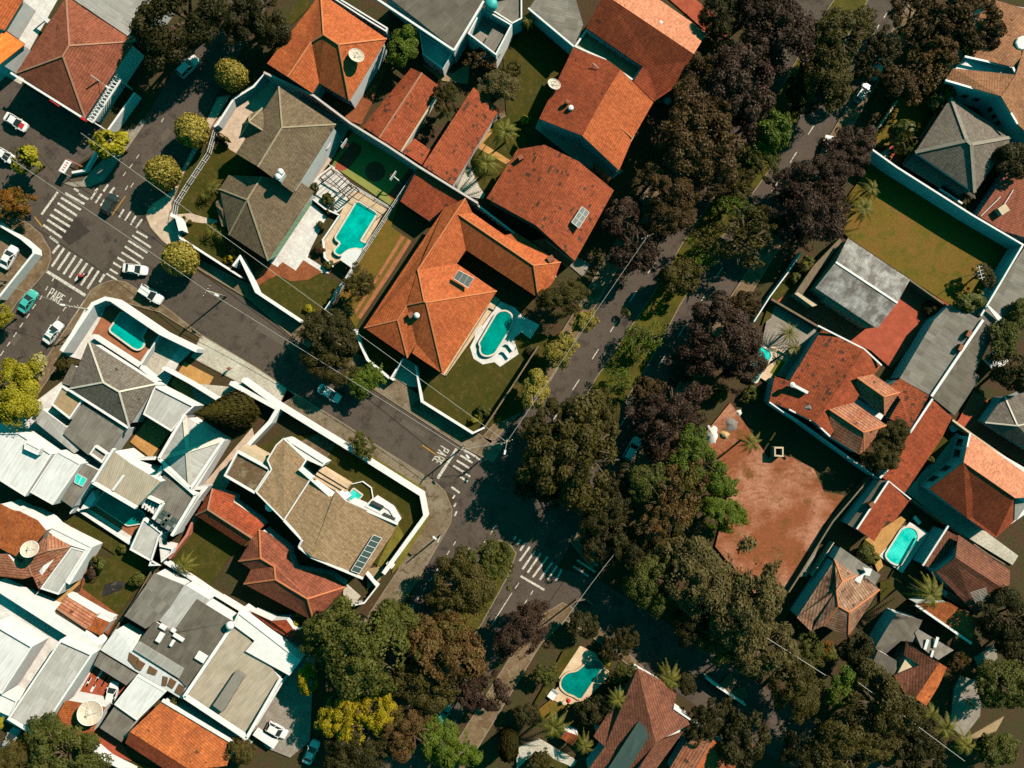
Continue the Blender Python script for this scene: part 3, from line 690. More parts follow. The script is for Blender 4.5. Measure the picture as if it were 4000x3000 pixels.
surf('yard', 'white_pave', '-60,1000 60,920 500,1140 740,1310 840,1380 860,1480 780,1800 100,2100 -60,2000')
surf('yard', 'ochre_pave', '450,1060 560,960 680,880 740,700 690,900 480,1100')
T(0, 2250)
surf('yard', 'red_pave', '820,780 1100,930 1000,1110 1060,1440 1150,1600 1050,1660 820,1480 780,1370 660,1060')
surf('yard', 'white_pave', '480,560 860,660 780,800 640,1090 380,1420 70,1250')
surf('walkway', 'pale_concrete', '1400,1060 1560,1060 2200,1420 2120,1480 2010,1440')
surf('lawn', 'lawn', '1040,1560 1500,1700 1100,1720')
T(1000, 2250); surf('driveway', 'grey_pave', '380,640 500,700 470,1420 300,1560 100,1480 -40,1320 0,1280')
# east side
T(3000, 375)
surf('lawn', 'lawn_dry', '590,1000 850,640 820,480 1110,640 2210,1300 2000,1659 1860,1980 1550,1800 1230,1590 690,1230 610,1150')
surf('lawn', 'lawn_dry', '1010,250 1100,40 1300,-20 1560,60 1230,520 860,420')
surf('garden_path', 'pink_pave', '950,510 1050,440 1110,430 1030,570')
surf('yard', 'red_pave', '1040,430 1230,470 1120,600 1030,560')
T(3000, 750)
surf('yard', 'red_pave', '1165,740 1560,980 1440,1110 1050,1520 880,1370 700,1290 30,920 100,760 500,860')
surf('yard', 'grey_pave', '20,940 430,1160 180,1620 0,1560 -60,1300')
surf('yard', 'cream_pave', '-130,1600 -60,1420 30,1330 150,1380 180,1450 40,1600 0,1650 -140,1560')
surf('lawn', 'lawn_bright', '10,1560 85,1440 145,1470 60,1590')
surf('lawn', 'lawn', '-60,1150 60,800 250,700 200,850 60,950 20,1090')
T(2000, 1500)
surf('red_field', 'red_tracks', '1620,480 1880,160 2000,330 2212,640 2280,560 2600,730 2690,930 2860,960 2700,1190 2550,1480 2400,1700 2300,1900 2100,1820 1750,1400 1850,1000')
T(3000, 1500)
surf('yard', 'red_pave', '1560,390 1640,300 1760,60 1980,180 2300,400 2300,760 1740,420')
surf('yard', 'pale_concrete', '1180,930 1620,420 1720,480 1430,790 1400,910 1720,1160 2150,1480 2100,1560 1560,1230')
surf('lawn', 'lawn', '1500,450 1560,500 1420,680 1350,640')
surf('patio', 'ochre_pave', '1140,1140 1180,1170 960,1480 985,1570 940,1620 830,1340')
surf('pool_deck', 'white_pave', '1215,1190 1380,1285 1150,1630 950,1480')
surf('lawn', 'lawn', '830,1340 910,1400 900,1470 780,1430')
surf('alley', 'grey_pave', '440,1370 560,1200 760,960 900,860 860,830 700,960 380,1400 270,1660 330,1659')
T(3000, 2250)
surf('lawn', 'lawn', '960,50 1050,20 1080,100 960,220')
surf('yard', 'tan_pave', '1700,1390 2030,1200 1960,1330 1760,1400')
surf('yard', 'grey_pave', '1650,860 1800,900 1830,1000 1820,1200 1680,1380 1560,1300 1600,950')
surf('yard', 'grey_pave', '1770,700 1950,580 1970,700 1830,830')
T(2000, 2250)
surf('pool_deck', 'cream_pave', '580,600 720,660 790,790 860,830 640,1060 460,1110 300,1040 420,930 400,850 450,800')
surf('lawn', 'lawn_dry', '180,1180 330,1060 430,1110 640,1070 420,1150 270,1250')
surf('lawn', 'lawn', '300,900 440,640 590,590 450,800 300,1030 180,1110')
surf('yard', 'red_soil', '1720,1440 1900,1380 2080,1450 1950,1659 1700,1680')
surf('walkway', 'pale_concrete', '40,1480 230,1400 560,1590 520,1640 200,1500 40,1660')
surf('walkway', 'dirt_pave', '1760,950 1880,830 1940,900 1890,990 2010,940 2030,1030 1990,1060')
T(2000, 2250); surf('lawn', 'lawn', '200,1580 260,1510 480,1640 460,1680')

F()
def patch_(s_, mat='asphalt_patch'):
    m = MB(); q = ccw(pts(s_)); m.face([Vector((p[0], p[1], .0335)) for p in q]); struct(m.build('road_patch', mat))
plain('asphalt_patch', (.055, .046, .042), .9, .1, .5, 1.2); plain('asphalt_pale', (.13, .11, .095), .9, .1, .5, 1.2)
for s_ in ('120,500 165,470 195,500 150,530', '300,470 320,455 328,466 309,481', '700,760 760,795 752,808 692,772', '1340,700 1352,682 1362,688 1350,708', '1228,862 1240,843 1252,850 1240,870', '930,1225 945,1200 958,1208 942,1232'): patch_(s_)
for s_ in ('560,700 640,748 634,760 552,712', '345,300 362,275 372,283 354,309', '20,740 34,718 46,726 32,748', '870,905 920,935 914,946 863,916'): patch_(s_, 'asphalt_pale')
for u, v in ((250, 520), (470, 665), (1000, 1130), (330, 360)):
    p = P(u, v, 0); m = MB(); m.lathe((p[0], p[1], .0), [(.36, .0), (.36, .042), (0, .043)], 16); tag(m.build('manhole_cover', 'metal_dark'), {250: 'iron manhole cover in the middle of the left crossing', 470: 'iron manhole cover on the cross street near the pale pavement', 1000: 'iron manhole cover beside the corner verge of the tan roof house', 330: 'iron manhole cover on the side street by the round trees'}[u], 'manhole cover')
# ================= houses =================
# --- north-west ---
T(0, 0)
h = house('hip_roof_house', 'brown tiled hip-roof building with lattice porch beside the car park', '600,395,0')
roof(h, 'tile_brown', 'N572,-30,5.2 W135,635,5.2 S735,1020,5.2 E1160,358,5.2 P600,395,7.6 Q545,485,7.6', 'NPE NWQP WSQ SEPQ', caps='cap_brown', over=.6)
m = MB(); m.bar(P(95, 630, 5.15), P(735, 1030, 5.1), .35, .25); m.build('gutter', 'metal_white', h)
m = MB(); m.bar(P(440, 868, 4.7), P(525, 925, 4.7), .2, .8); m.build('sign_board', 'red_paint', h); m = MB(); m.bar(P(705, 1018, 5), P(745, 1042, 5), .4, .6); m.build('sign_board', 'red_paint', h)
m = MB()
for k in range(15):
    a = k / 14; p = P(985, 655, 4.0).lerp(P(750, 1025, 4.0), a); q = P(1045, 690, 4.0).lerp(P(805, 1060, 4.0), min(1, a + .05)); m.bar(p, q, .14)
    q = P(1045, 690, 4.05).lerp(P(805, 1060, 4.05), max(0, a - .07)); m.bar(p + Vector((0, 0, .1)), q, .12)
for A, B in (((985, 655), (750, 1025)), ((1045, 690), (805, 1060)), ((985, 655), (1045, 690)), ((750, 1025), (805, 1060))): m.bar(P(*A, 4.05), P(*B, 4.05), .22)
for A in ((990, 665), (1040, 695), (760, 1025), (803, 1055)): p = P(*A, 4); m.bar((p[0], p[1], 0), p, .2)
m.build('lattice_porch', 'metal_white', h)
h = house('shed_roof', 'pale grey corrugated roof behind the brown hip-roof building, top left', '900,100,0', 'building')
roof(h, 'corr_silver', 'a620,-15,5.4 b1172,358,4.6 c1420,0,4.6 d850,-370,5.4', 'abcd', over=.3)
h = house('tiled_house', 'orange tiled roof cut by the top left corner of the picture', '60,60,0')
roof(h, 'tile_orange', 'a206,-12,4 b38,264,4 C-330,120,6 D-150,-180,6', 'abCD', over=.3)
h = house('tiled_house', 'bright orange tiled roof on the left edge beside the white terrace', '60,400,0')
roof(h, 'tile_orange_sunlit', 'a42,264,3.4 b215,382,3.4 C-10,560,5 D-180,440,5', 'abCD', over=.3)
h = house('awning', 'small white canopy standing on the white terrace, top left', '370,150,0', 'awning')
roof(h, 'corr_white', 'a318,115,2.4 b345,102,2.4 c436,172,2.2 d408,200,2.2', 'abcd', wallm=None)
m = MB()
for q in ((325, 117), (428, 172), (406, 192), (345, 108)): p = P(*q, 2.3); m.bar((p[0], p[1], .1), (p[0], p[1], 2.2), .1)
m.build('post', 'metal_grey', h)
# --- orange and brown roofs, top centre ---
T(1000, 0)
h = house('orange_tiled_house', 'bright orange hip-roof house with a mesh satellite dish, top centre left', '600,400,0')
roof(h, 'tile_orange', 'N560,-60,5.4 L95,548,5.4 W275,664,7 V480,362,7.2 R585,297,8.2 Q715,384,8.2 E1130,335,5.4 S808,872,5.4 p490,806,5.4 v545,716,5.4', 'NLWVR WVvp VvSQR NRQE QSE', caps='cap_orange', over=.5)
h = house('spotted_roof_wing', 'long red gable roof speckled with dark tiles behind the sports court', '1260,900,0')
roof(h, 'tile_spotted', 'a1338,588,3.4 R1436,630,4.7 b1597,755,3.4 c1255,1312,3.4 S1066,1192,4.7 d922,1090,3.4', 'aRSd RbcS', caps='cap_brown', over=.3)
m = MB(); m.bar(P(1560, 830, 3.5), P(1255, 1312, 3.5), .3, .3); m.build('parapet', 'cream_wall', h)
h = house('spotted_roof_wing', 'small red tiled annex between the two long speckled roofs', '1380,1300,0')
roof(h, 'tile_spotted', 'a1368,1196,2.7 b1505,1292,2.7 c1438,1426,3.1 d1262,1310,3.1', 'abcd', over=.2)
h = house('spotted_roof_wing', 'long narrow red single-pitch roof beside the two courtyard palms', '1800,1100,0')
roof(h, 'tile_spotted', 'a1880,755,4.6 b2105,945,3.2 c2045,1040,3.2 d1700,1600,3.2 e1440,1432,4.6', 'abcde', over=.3)
h = house('white_block', 'tall white building with patchy grey sheet roofs and a walled terrace, top centre', '1500,200,0', 'building')
roof(h, 'corr_dark', 'a1100,-60,6.0 b1705,418,6.0 c1840,205,6.5 d1965,10,6.5 e1500,-420,6.5', 'abcde', over=.1)
m = MB(); m.bar(P(1030, -15, 6.4), P(1712, 440, 6.4), .35, .6); m.bar(P(1712, 440, 6.4), P(1968, 15, 6.6), .35, .6); m.build('parapet', 'white_wall', h)
flat(h, 'white_pave', '1410,270 1705,450 1615,600 1440,470', 2.6, par=.6, name='terrace', wname='terrace_wall')
flat(h, 'grey_pave', '1955,62 2215,212 2075,478 1828,288', 3.2, par=2.2, name='courtyard', wname='courtyard_wall')
roof(h, 'corr_grey', 'a2045,245,4.6 b2160,312,4.6 c2072,462,4.3 d1962,385,4.3', 'abcd', wallm=None, name='lean_to_roof')
flat(h, 'corr_grey', '2000,0 2300,-60 2300,160 2215,205 2050,100', 4.2, name='upper_roof', wname='upper_wall')
for q in ((2030, 15),):
    p = P(*q, 7.2); m = MB(); m.lathe((p[0], p[1], 5.6), [(0, 0), (.95, 0), (1.1, .3), (1.05, 1.3), (.75, 1.55), (.3, 1.7), (0, 1.72)], 18)
    t = m.build('water_tank', 'tank_teal', smooth=True); tag(t, 'round teal water tank on the roof at the top edge', 'water tank')
h = house('side_building', 'low concrete passage roof with white walls behind the orange hip-roof house', '900,100,0', 'building')
flat(h, 'grey_pave', '700,-30 1140,240 1125,275 950,170 640,-30', 3.0, par=.5)
# --- east of it ---
T(2000, 0)
h = house('sheet_roof_building', 'grey sheet roof in two tones with a white wall above the small lawn, top centre', '350,200,0', 'building')
roof(h, 'corr_grey', 'a145,75,4.0 b250,-80,4.0 c550,-15,4.4 d615,212,4.4 e533,402,4.4', 'abcde', over=.1)
m = MB(); m.bar(P(140, 75, 4.1), P(533, 405, 4.5), .3, .5); m.build('parapet', 'white_wall', h)
h = house('gable_house', 'large brick-red gable house with its sunlit slope coloured salmon, top centre right', '1100,300,0')
roof(h, 'tile_red', 'A830,-30,6.6 B1572,466,6.6 c1385,770,4.4 d1225,878,3.9 e1050,705,4.3 f1130,577,4.6 g640,242,4.6 h770,-10,6.3', 'ABcdefgh', over=.4, wallm=None)  # slope away from the sun: shade put into a darker tile than the salmon side
roof(h, 'tile_salmon_sunlit', 'A830,-30,6.6 B1572,466,6.6 c1682,283,4.9 d1250,-20,4.9 e1000,-190,4.9', 'ABcde', over=.4, wallm=None)
block(h, 'cream_wall', '845,-5 1265,-5 1670,280 1385,740 1140,560 660,232', 3.9)
p = P(1280, 205, 6); m = MB(); m.lathe((p[0], p[1], 5), [(.3, 0), (.3, 1.1), (.42, 1.15), (.3, 1.5), (0, 1.6)], 12); m.build('vent', 'metal_white', h)
h = house('terrace', 'tan flat roof terrace with white parapet between the two red gable houses', '800,450,0', 'terrace')
flat(h, 'tan_pave', '640,250 1128,578 1050,702 845,560 800,520 535,402', 2.9, par=.7, th=.3)
h = house('gable_house', 'red gable house with a sunlit two-part slope coloured orange and thin antennas on its ridge', '700,900,0')
roof(h, 'tile_red', 'a530,410,5.5 b830,522,6.8 B937,600,7.5 M745,915,7.5 C608,1173,7.5 d235,1026,5.5', 'abBMCd', over=.4, wallm=None)  # darker side of the gable: shade put into a redder tile
roof(h, 'tile_orange', 'B937,600,7.5 M745,915,7.5 C608,1173,7.5 e925,1472,5.6 f1045,1190,5.6 g1222,885,5.6', 'BMCefg', over=.4, wallm=None, caps='cap_orange')  # brighter side: sunlight put into an orange tile
block(h, 'white_wall', '545,425 925,620 1200,885 920,1445 615,1160 260,1020', 5.3)
m = MB(); m.bar(P(748, 925, 7.5), P(1040, 1192, 5.8), .16, .12); m.build('ridge_cap', 'cap_orange', h)
m = MB(); m.bar(P(700, 545, 7.4), P(690, 640, 6.2), .1); m.bar(P(700, 545, 7.4), P(750, 590, 7.3), .1); m.bar(P(690, 640, 6.3), P(750, 590, 7.2), .06); m.build('antenna', 'metal_grey', h)
for q, r_ in (((508, 935), .5), ((475, 885), .45)):
    p = P(*q, 7); m = MB(); m.lathe((p[0], p[1], 6.0), [(r_ * .7, 0), (r_ * .7, 1.0), (r_, 1.05), (r_ * .8, 1.45), (0, 1.55)], 12); m.build('vent', 'metal_white' if q[0] > 500 else 'brick', h)
T(1400, 600)
h = house('speckled_gable_house', 'red gable house heavily speckled with dark tiles carrying six-pane solar panel', '1700,400,0')
roof(h, 'tile_spotted', 'a1372,-37,4.8 b1607,-77,5.8 B1900,65,6.7 C1535,620,6.7 d1108,385,4.6', 'abBCd', over=.4, wallm=None)
roof(h, 'tile_spotted', 'B1900,65,6.7 C1535,620,6.7 q1870,930,4.9 e2208,318,4.9', 'BCqe', over=.4, wallm=None, caps='cap_orange')
roof(h, 'tile_spotted', 'm1488,756,3.7 l1620,730,4.4 k1880,925,4.4 f1813,975,3.7', 'mlkf', over=.3, wallm='cream_wall', name='annex_roof')
block(h, 'cream_wall', '1390,-20 1890,90 2185,310 1850,910 1550,610 1140,385', 4.5)
roof(h, 'tile_orange', 'a2040,72,3.6 b2182,208,3.6 c2165,240,3.3 d2025,104,3.3', 'abcd', wallm='cream_wall', over=.1, name='porch_roof')
p = P(1400, 40, 5.5); m = MB(); m.box((p[0], p[1], 5.3), (.8, .8, 1.6), .5); m.build('chimney', 'brick', h)
def panel(label, a, b, c, d, nu, nv, z0, z1, mat='panel_grey', lift=.12):
    A, B, C_, D = P(*a, z1), P(*b, z1), P(*c, z0), P(*d, z0); cc = (A + B + C_ + D) / 4
    t = thing('solar_heater', label, 'solar panel', cc); L = Vector((0, 0, lift)); f = MB()
    for i in range(nu):
        for j in range(nv):
            q = lambda x, y: (A.lerp(B, x)).lerp(D.lerp(C_, x), y) + L
            x0, x1, y0, y1 = (i + .04) / nu, (i + .96) / nu, (j + .04) / nv, (j + .96) / nv
            m = MB(); r = [q(x0, y0), q(x1, y0), q(x1, y1), q(x0, y1)]; m.hexa([p - L * .6 for p in ccw(r)], ccw(r)); m.build('collector', mat, t)
    for k in range(nu + 1): f.bar(A.lerp(B, k / nu) + L, D.lerp(C_, k / nu) + L, .08)
    for k in range(nv + 1): f.bar(A.lerp(D, k / nv) + L, B.lerp(C_, k / nv) + L, .08)
    f.build('frame', 'metal_white', t); return t
panel('six-pane solar panel on the speckled red roof', (1930, 462), (1993, 512), (1905, 650), (1840, 598), 2, 3, 6.2, 6.2, 'panel_grey', .45)
# --- large orange house in the middle ---
h = house('orange_tiled_house', 'large orange tiled house with crossing hip roofs and pool garden, centre', '600,1200,0')
roof(h, 'tile_red', 'A522,108,4.2 B922,382,4.2 c745,466,3.5 d612,582,3.1 e362,412,3.1', 'ABcde', over=.3, name='garage_roof')
roof(h, 'tile_orange', 'M925,386,6.0 g745,466,4.6 w50,1505,4.4 K340,1437,5.8 L418,1310,6.1 R570,1277,7.3 N515,1005,6.3 n985,510,4.8 V865,524,5.8 v930,834,4.4 u850,950,4.4 e1196,1188,4.4 Q586,1286,7.3 s732,1905,4.4 b500,1642,4.9 t465,1725,4.7 k425,1765,4.4',
     'MgwKLRN MnVvuN NueQR Qes QRLbts LKkb Kwk', caps='cap_orange', over=.55, capw=.22)
roof(h, 'tile_orange', 'V865,524,5.8 X1516,966,5.8 n985,510,4.8 o1262,704,4.3 p1370,684,4.2 q1748,940,4.2 r1690,1102,4.2 s1556,1248,4.2 v930,834,4.2', 'VnopqX VXsv Xqrs', caps='cap_orange', over=.55, capw=.22, name='wing_roof')
panel('three-pane solar collector on the bright orange roof slope', (868, 1010), (997, 1078), (948, 1160), (823, 1080), 3, 1, 6.5, 7.1, 'panel_grey', .2)
p = P(455, 1395, 6.6); m = MB(); m.box((p[0], p[1], 6.0), (.9, .9, 1.9), .5); m.build('chimney', 'brick', h)
p = P(502, 1398, 7.2); m = MB(); m.lathe((p[0], p[1], 5.9), [(.35, 0), (.35, .9), (.55, 1.0), (.5, 1.3), (.25, 1.5), (0, 1.55)], 14); m.build('water_heater', 'metal_white', h, True)
p = P(1660, 912, 4.9); m = MB(); m.box((p[0], p[1], 4.8), (1.1, 1.0, 1.3), .55); m.build('chimney', 'brick', h)
# --- grey-olive house with the court ---
T(700, 300)
h = house('olive_roof_house', 'grey olive tiled house of two hip roofs with a turret, left of the pool deck', '800,700,0')
roof(h, 'tile_olive', 'N862,85,6.4 w490,662,6.4 Q682,778,8.3 R890,438,8.3 E1355,412,6.4 s985,1002,6.4', 'NwQR NRE RQsE', caps='cap_olive', over=.5)
roof(h, 'tile_olive', 'A715,862,5.9 Q590,1062,5.9 a425,850,3.8 b348,968,3.8 c430,1366,3.7 d770,1592,3.7 e1166,990,3.7 f1050,908,4.4', 'AabQ AQdef Qcd Qbc', caps='cap_olive', over=.5, name='lower_roof')
roof(h, 'tile_olive', 'T605,388,8.3 a610,325,7.4 b720,270,6.9 c742,474,6.9 d520,530,6.4 e546,412,6.9', 'Tab Tbc Tcd Tde Tea', caps='cap_olive', over=.3, name='turret_roof')
roof(h, 'tile_olive', 'T360,1152,3.5 U445,1132,3.5 a350,1050,2.9 b315,1080,2.9 c318,1115,2.9 d338,1190,2.9 e368,1292,2.9 f405,1292,2.9', 'TUabc TcdefU', over=.3, name='porch_roof')
m = MB()
A, B = P(1130, 1062, 4.0), P(765, 1592, 4.0); C_, D = P(1150, 1090, 3.6), P(840, 1552, 3.6)
for k in range(12):
    q = [A.lerp(B, (k + .04) / 12), A.lerp(B, (k + .96) / 12), C_.lerp(D, (k + .96) / 12), C_.lerp(D, (k + .04) / 12)]
    m.hexa([p - Vector((0, 0, .06)) for p in ccw(q)], ccw(q))
m.build('glass_awning', 'glass_green', h)
for q in ((870, 815), (848, 858)):
    p = P(*q, 8.9); m = MB(); m.lathe((p[0], p[1], 7.4), [(.45, 0), (.45, 1.1), (.55, 1.15), (.5, 1.4), (0, 1.5)], 14); m.build('vent', 'metal_white', h, True)
p = P(888, 870, 7.6); m = MB(); m.box((p[0], p[1], 7.5), (.7, 1.5, 1.8), -.6); m.build('chimney', 'white_wall', h)
h = house('white_canopy', 'row of white scalloped canopies along the olive roof house', '1200,700,0', 'canopy')
for c_ in ((1285, 590, 1345, 500), (1195, 710, 1280, 640), (1115, 830, 1170, 770)):
    m = MB(); u, v = c_[0], c_[1]; r = []
    for k in range(13):
        a = math.pi * k / 12; r.append(P(u - 60 + 125 * k / 12 * .62 + 38 * math.sin(a), v + 62 - 150 * k / 12 + 18 * math.sin(a), 2.9 + .25 * math.sin(a)))
    r.append(P(u + 8, v - 98, 2.9)); r = ccw(r); m.hexa([p - Vector((0, 0, .1)) for p in r], r); m.build('awning', 'fabric_white', h)
block(h, 'white_wall', '1310,485 1342,490 1330,560 1085,930 1045,900', 1.6, name='bench_wall')
# --- white complex on the left ---
T(0, 1500)
h = house('grey_hip_house', 'grey tiled hip-roof house with white ridge caps beside the small pool', '900,100,0')
roof(h, 'tile_grey', 'n765,-375,4.9 w600,40,4.9 s1115,365,4.9 e1350,0,4.9 P893,-15,6.7 Q1030,66,6.7', 'nwP nPQe eQs sQPw', caps='white_cap', over=.4, capw=.28)
roof(h, 'tile_grey', 'a620,-172,4.2 b700,-120,4.2 c620,20,4.0 d530,-5,4.0', 'abcd', over=.2, name='side_roof')
m = MB(); m.bar(P(595, 45, 4.7), P(1115, 378, 4.7), .4, .5); m.build('parapet', 'white_wall', h)
h = house('sheet_roof_building', 'long grey corrugated roof with worn white patches below the grey hip-roof house', '800,400,0', 'building')
roof(h, 'corr_grey', 'a715,172,4.2 b1085,385,4.2 c870,705,3.8 d545,430,3.8', 'abcd', over=.15)
roof(h, 'corr_pale', 'a345,205,3.6 b572,372,3.6 c545,430,3.4 d700,560,3.2 e640,600,3.2 f270,300,3.2', 'abcdef', over=.15, name='front_roof')
flat(h, 'tan_pave', '530,12 715,140 600,305 440,178', 4.0, par=.3, name='terrace', wname='terrace_wall')
flat(h, 'grey_pave', '820,530 930,605 880,685 770,605', 4.3, par=.5, name='shaft', wname='shaft_wall')
h = house('white_block', 'flat bluish white roof on the left edge with a small white rooftop hut', '200,700,0', 'building')
flat(h, 'corr_white', '-60,420 160,420 450,605 215,972 -60,800', 5.0, par=.25)
flat(h, 'corr_white', '215,490 350,560 325,615 205,560', 6.0, base=4.9, par=.15, name='hut_roof', wname='hut_wall')
h = house('white_block', 'flat white roof box with a stepped lower sheet roof beside the left-edge white roof', '500,800,0', 'building')
flat(h, 'corr_white', '495,578 700,690 455,1045 258,935', 5.2, par=.15)
roof(h, 'corr_grey', 'a712,680,4.2 b845,745,4.2 c625,1070,4.0 d528,1000,4.0', 'abcd', over=.1, name='lower_roof')
panel('bright white and cyan skylight sheet on the narrow grey roof', (665, 770), (755, 820), (715, 885), (645, 850), 2, 1, 4.25, 4.25, 'water_bright', .1)
h = house('sheet_roof_building', 'square pale corrugated roof between the grey hip roof and the teal-ribbed roof', '1450,200,0', 'building')
flat(h, 'corr_pale', '1335,15 1680,190 1590,275 1480,412 1235,262', 4.2, par=.3)
h = house('ribbed_hip_house', 'pale corrugated hip roof with broad white ribs under the leaning conifer', '1625,570,0')
roof(h, 'corr_pale', 'n1597,275,4.8 w1385,640,4.8 s1645,900,4.8 e1925,480,4.8 P1622,575,6.4', 'nwP wsP seP enP', caps='white_cap', over=.3, capw=.75)
m = MB()
for A, B in (((1597, 268), (1378, 645)), ((1378, 645), (1650, 905)), ((1650, 905), (1935, 480))): m.bar(P(*A, 5), P(*B, 5), .5, .6)
m.build('parapet', 'white_wall', h)
h = house('sheet_roof_building', 'pale corrugated roof above the dark long pool, inside white parapets', '1050,800,0', 'building')
roof(h, 'corr_beige', 'a975,575,6.8 b1130,690,6.8 c1390,845,6.7 d1180,1062,6.3 e812,845,6.4 f925,655,6.7', 'abcdef', over=.1)
m = MB()
for A, B in (((808, 850), (1180, 1068)), ((990, 560), (808, 850))): m.bar(P(*A, 6.8), P(*B, 6.8), .4, .8)
m.build('parapet', 'white_wall', h)
m = MB(); m.bar(P(1070, 790, 7.0), P(975, 920, 6.8), .4, .2); m.build('duct', 'metal_white', h)
h = house('sheet_roof_building', 'grey corrugated roof with two banks of skylight panes, right of the long pool', '1450,1050,0', 'building')
roof(h, 'corr_grey', 'a1415,790,4.6 b1700,965,4.6 c1495,1300,4.2 d1330,1165,4.2 e1405,1030,4.4 f1262,960,4.5', 'abcdef', over=.1)
m = MB()
for A, B in (((1410, 712), (1700, 960)), ((1700, 960), (1490, 1308)), ((1258, 960), (1410, 1030)), ((1410, 1030), (1330, 1165)), ((1410, 712), (1255, 965))): m.bar(P(*A, 4.9), P(*B, 4.9), .5, .7)
m.build('parapet', 'white_wall', h)
for u, v in ((1345, 1105), (1425, 1165)):
    for a in range(3):
        for b_ in range(3):
            x, y = u + a * 38 - b_ * 24 + 30, v - 40 + a * 22 + b_ * 36; m = MB()
            q = ccw(pts(f'{x},{y} {x+31},{y+18} {x+11},{y+48} {x-20},{y+30}', 4.75)); m.hexa([p - Vector((0, 0, .2)) for p in q], q)
            m.build('skylight', 'glass_panel' if (a + b_) % 3 else 'panel_grey', h)
h = house('white_block', 'small white annex with pergola and tilted grey sheets at the end of the long pool', '1250,1350,0', 'building')
flat(h, 'corr_pale', '1240,1160 1405,1290 1370,1330 1350,1400 1300,1560 1350,1560 1118,1432', 3.4, par=.3)
flat(h, 'white_pave', '1365,1390 1500,1420 1480,1470 1370,1562 1300,1500', 2.8, par=.5, name='terrace', wname='terrace_wall')
flat(h, 'white_pave', '1265,955 1410,1025 1350,1150 1240,1040', 3.6, par=.5, name='pergola_floor', wname='pergola_wall')
m = MB()
for k in range(5): m.bar(P(1262 + k * 26, 990 + k * 14, 3.9), P(1232 + k * 26, 1070 + k * 14, 3.9), .28)
m.build('pergola', 'white_wall', h)
for s_, z in (('1170,640 1330,635 1345,655 1120,660', 3.0), ('690,1090 770,960 800,920 830,990 770,1070', 2.2)):
    h = house('white_wall_block', 'white curved wall with scalloped top over the courtyard' if z > 2.5 else 'white shower block and plinth at the end of the long dark pool', s_.split()[0], 'wall')
    block(h, 'white_wall', s_, z, name='wall_body')
# --- tan modern house and its neighbours ---
T(600, 1700)
h = house('tan_roof_house', 'modern house with broad tan roof planes and white fascia on the corner lot', '1500,700,0')
roof(h, 'tile_tan', 'a1125,28,5.9 b1320,213,5.9 c1270,290,6.1 D1352,385,6.5 E1127,735,6.5 f888,492,5.8 g1020,296,5.8 h985,215,5.9 i1062,85,5.9', 'abcDEfghi', over=.35, fascia='metal_white')
roof(h, 'tile_tan', 'D1352,385,6.2 a1540,535,6.7 b1572,480,6.9 T1658,570,7.1 U1362,1047,7.1 c1258,965,6.7 d1285,906,6.7 E1127,735,6.2', 'DabTUcdE', over=.35, fascia=None, name='middle_roof')
roof(h, 'tile_tan', 'T1658,570,7.1 a2110,765,6.2 b2065,855,6.1 c1810,1232,5.9 U1362,1047,7.1', 'TabcU', over=.35, name='bright_roof')
m = MB()
for A, B in (((1258, 290), (1540, 538)), ((1572, 480), (1660, 572)), ((1660, 572), (2112, 768)), ((1127, 735), (1285, 906)), ((1285, 906), (1256, 965)), ((1256, 965), (1362, 1052)), ((1362, 1052), (1810, 1238))): m.bar(P(*A, 6.9), P(*B, 6.6), .35, .35)
m.bar(P(1352, 385, 6.75), P(1127, 735, 6.75), .2, .2)
m.build('fascia', 'metal_white', h)
flat(h, 'dirt_pave', '720,135 1015,295 872,508 605,352', 5.0, par=.5, th=.3, name='flat_roof', wname='parapet_wall')
block(h, 'cream_wall', '775,85 990,210 985,270 740,140', 4.4, name='side_wall')
flat(h, 'white_wall', '1150,30 1485,240 1458,272 1320,212 1125,25', 4.2, par=.2, name='porch_roof', wname='porch_wall')
flat(h, 'white_wall', '1900,548 2045,640 2112,755 1820,615', 4.0, par=.2, name='corner_terrace', wname='corner_wall')
m = MB()
for k in range(8):
    A, B = P(1440 - k * 18, 270 + k * 34, .3 + .28 * (8 - k)), P(1695 - k * 18, 425 + k * 28, .3 + .28 * (8 - k)); d = (B - A).normalized(); n = Vector((d.y, -d.x, 0)) * .85
    q = ccw([A, B, B + n, A + n]); m.hexa([(p[0], p[1], .1) for p in q], q)
m.build('steps', 'cream_pave', h)
for q in ((2035, 705), (1935, 600)):
    p = P(*q, 4.3); m = MB(); m.box((p[0], p[1], 4.3), (2.2, .55, .5), -.45); m.build('vent', 'metal_dark', h)
p = P(1000, 622, 5.5); m = MB(); m.lathe((p[0], p[1], 4.2), [(0, 0), (.75, 0), (.8, 1.1), (.5, 1.3), (0, 1.4)], 18)
tag(m.build('water_tank', 'metal_white', smooth=True), 'round white water tank beside the tan roof house', 'water tank')
p = panel('strip of seven dark solar collectors on the tan roof', (1903, 858), (1976, 886), (1780, 1192), (1708, 1166), 1, 7, 6.75, 6.75, 'glass_panel', .3)
h = house('red_tiled_house', 'rambling red tiled house with stepped hip roofs below the tan roof house', '1000,1100,0')
roof(h, 'tile_red', 'a510,460,3.6 b702,525,3.6 c688,575,3.8 d893,718,3.6 w360,692,3.6 R468,640,5.0 S852,890,5.0 U915,815,4.7 g765,955,3.6 e955,780,3.8', 'awR aRcb RSUedc RwgS', caps='cap_brown', over=.35)
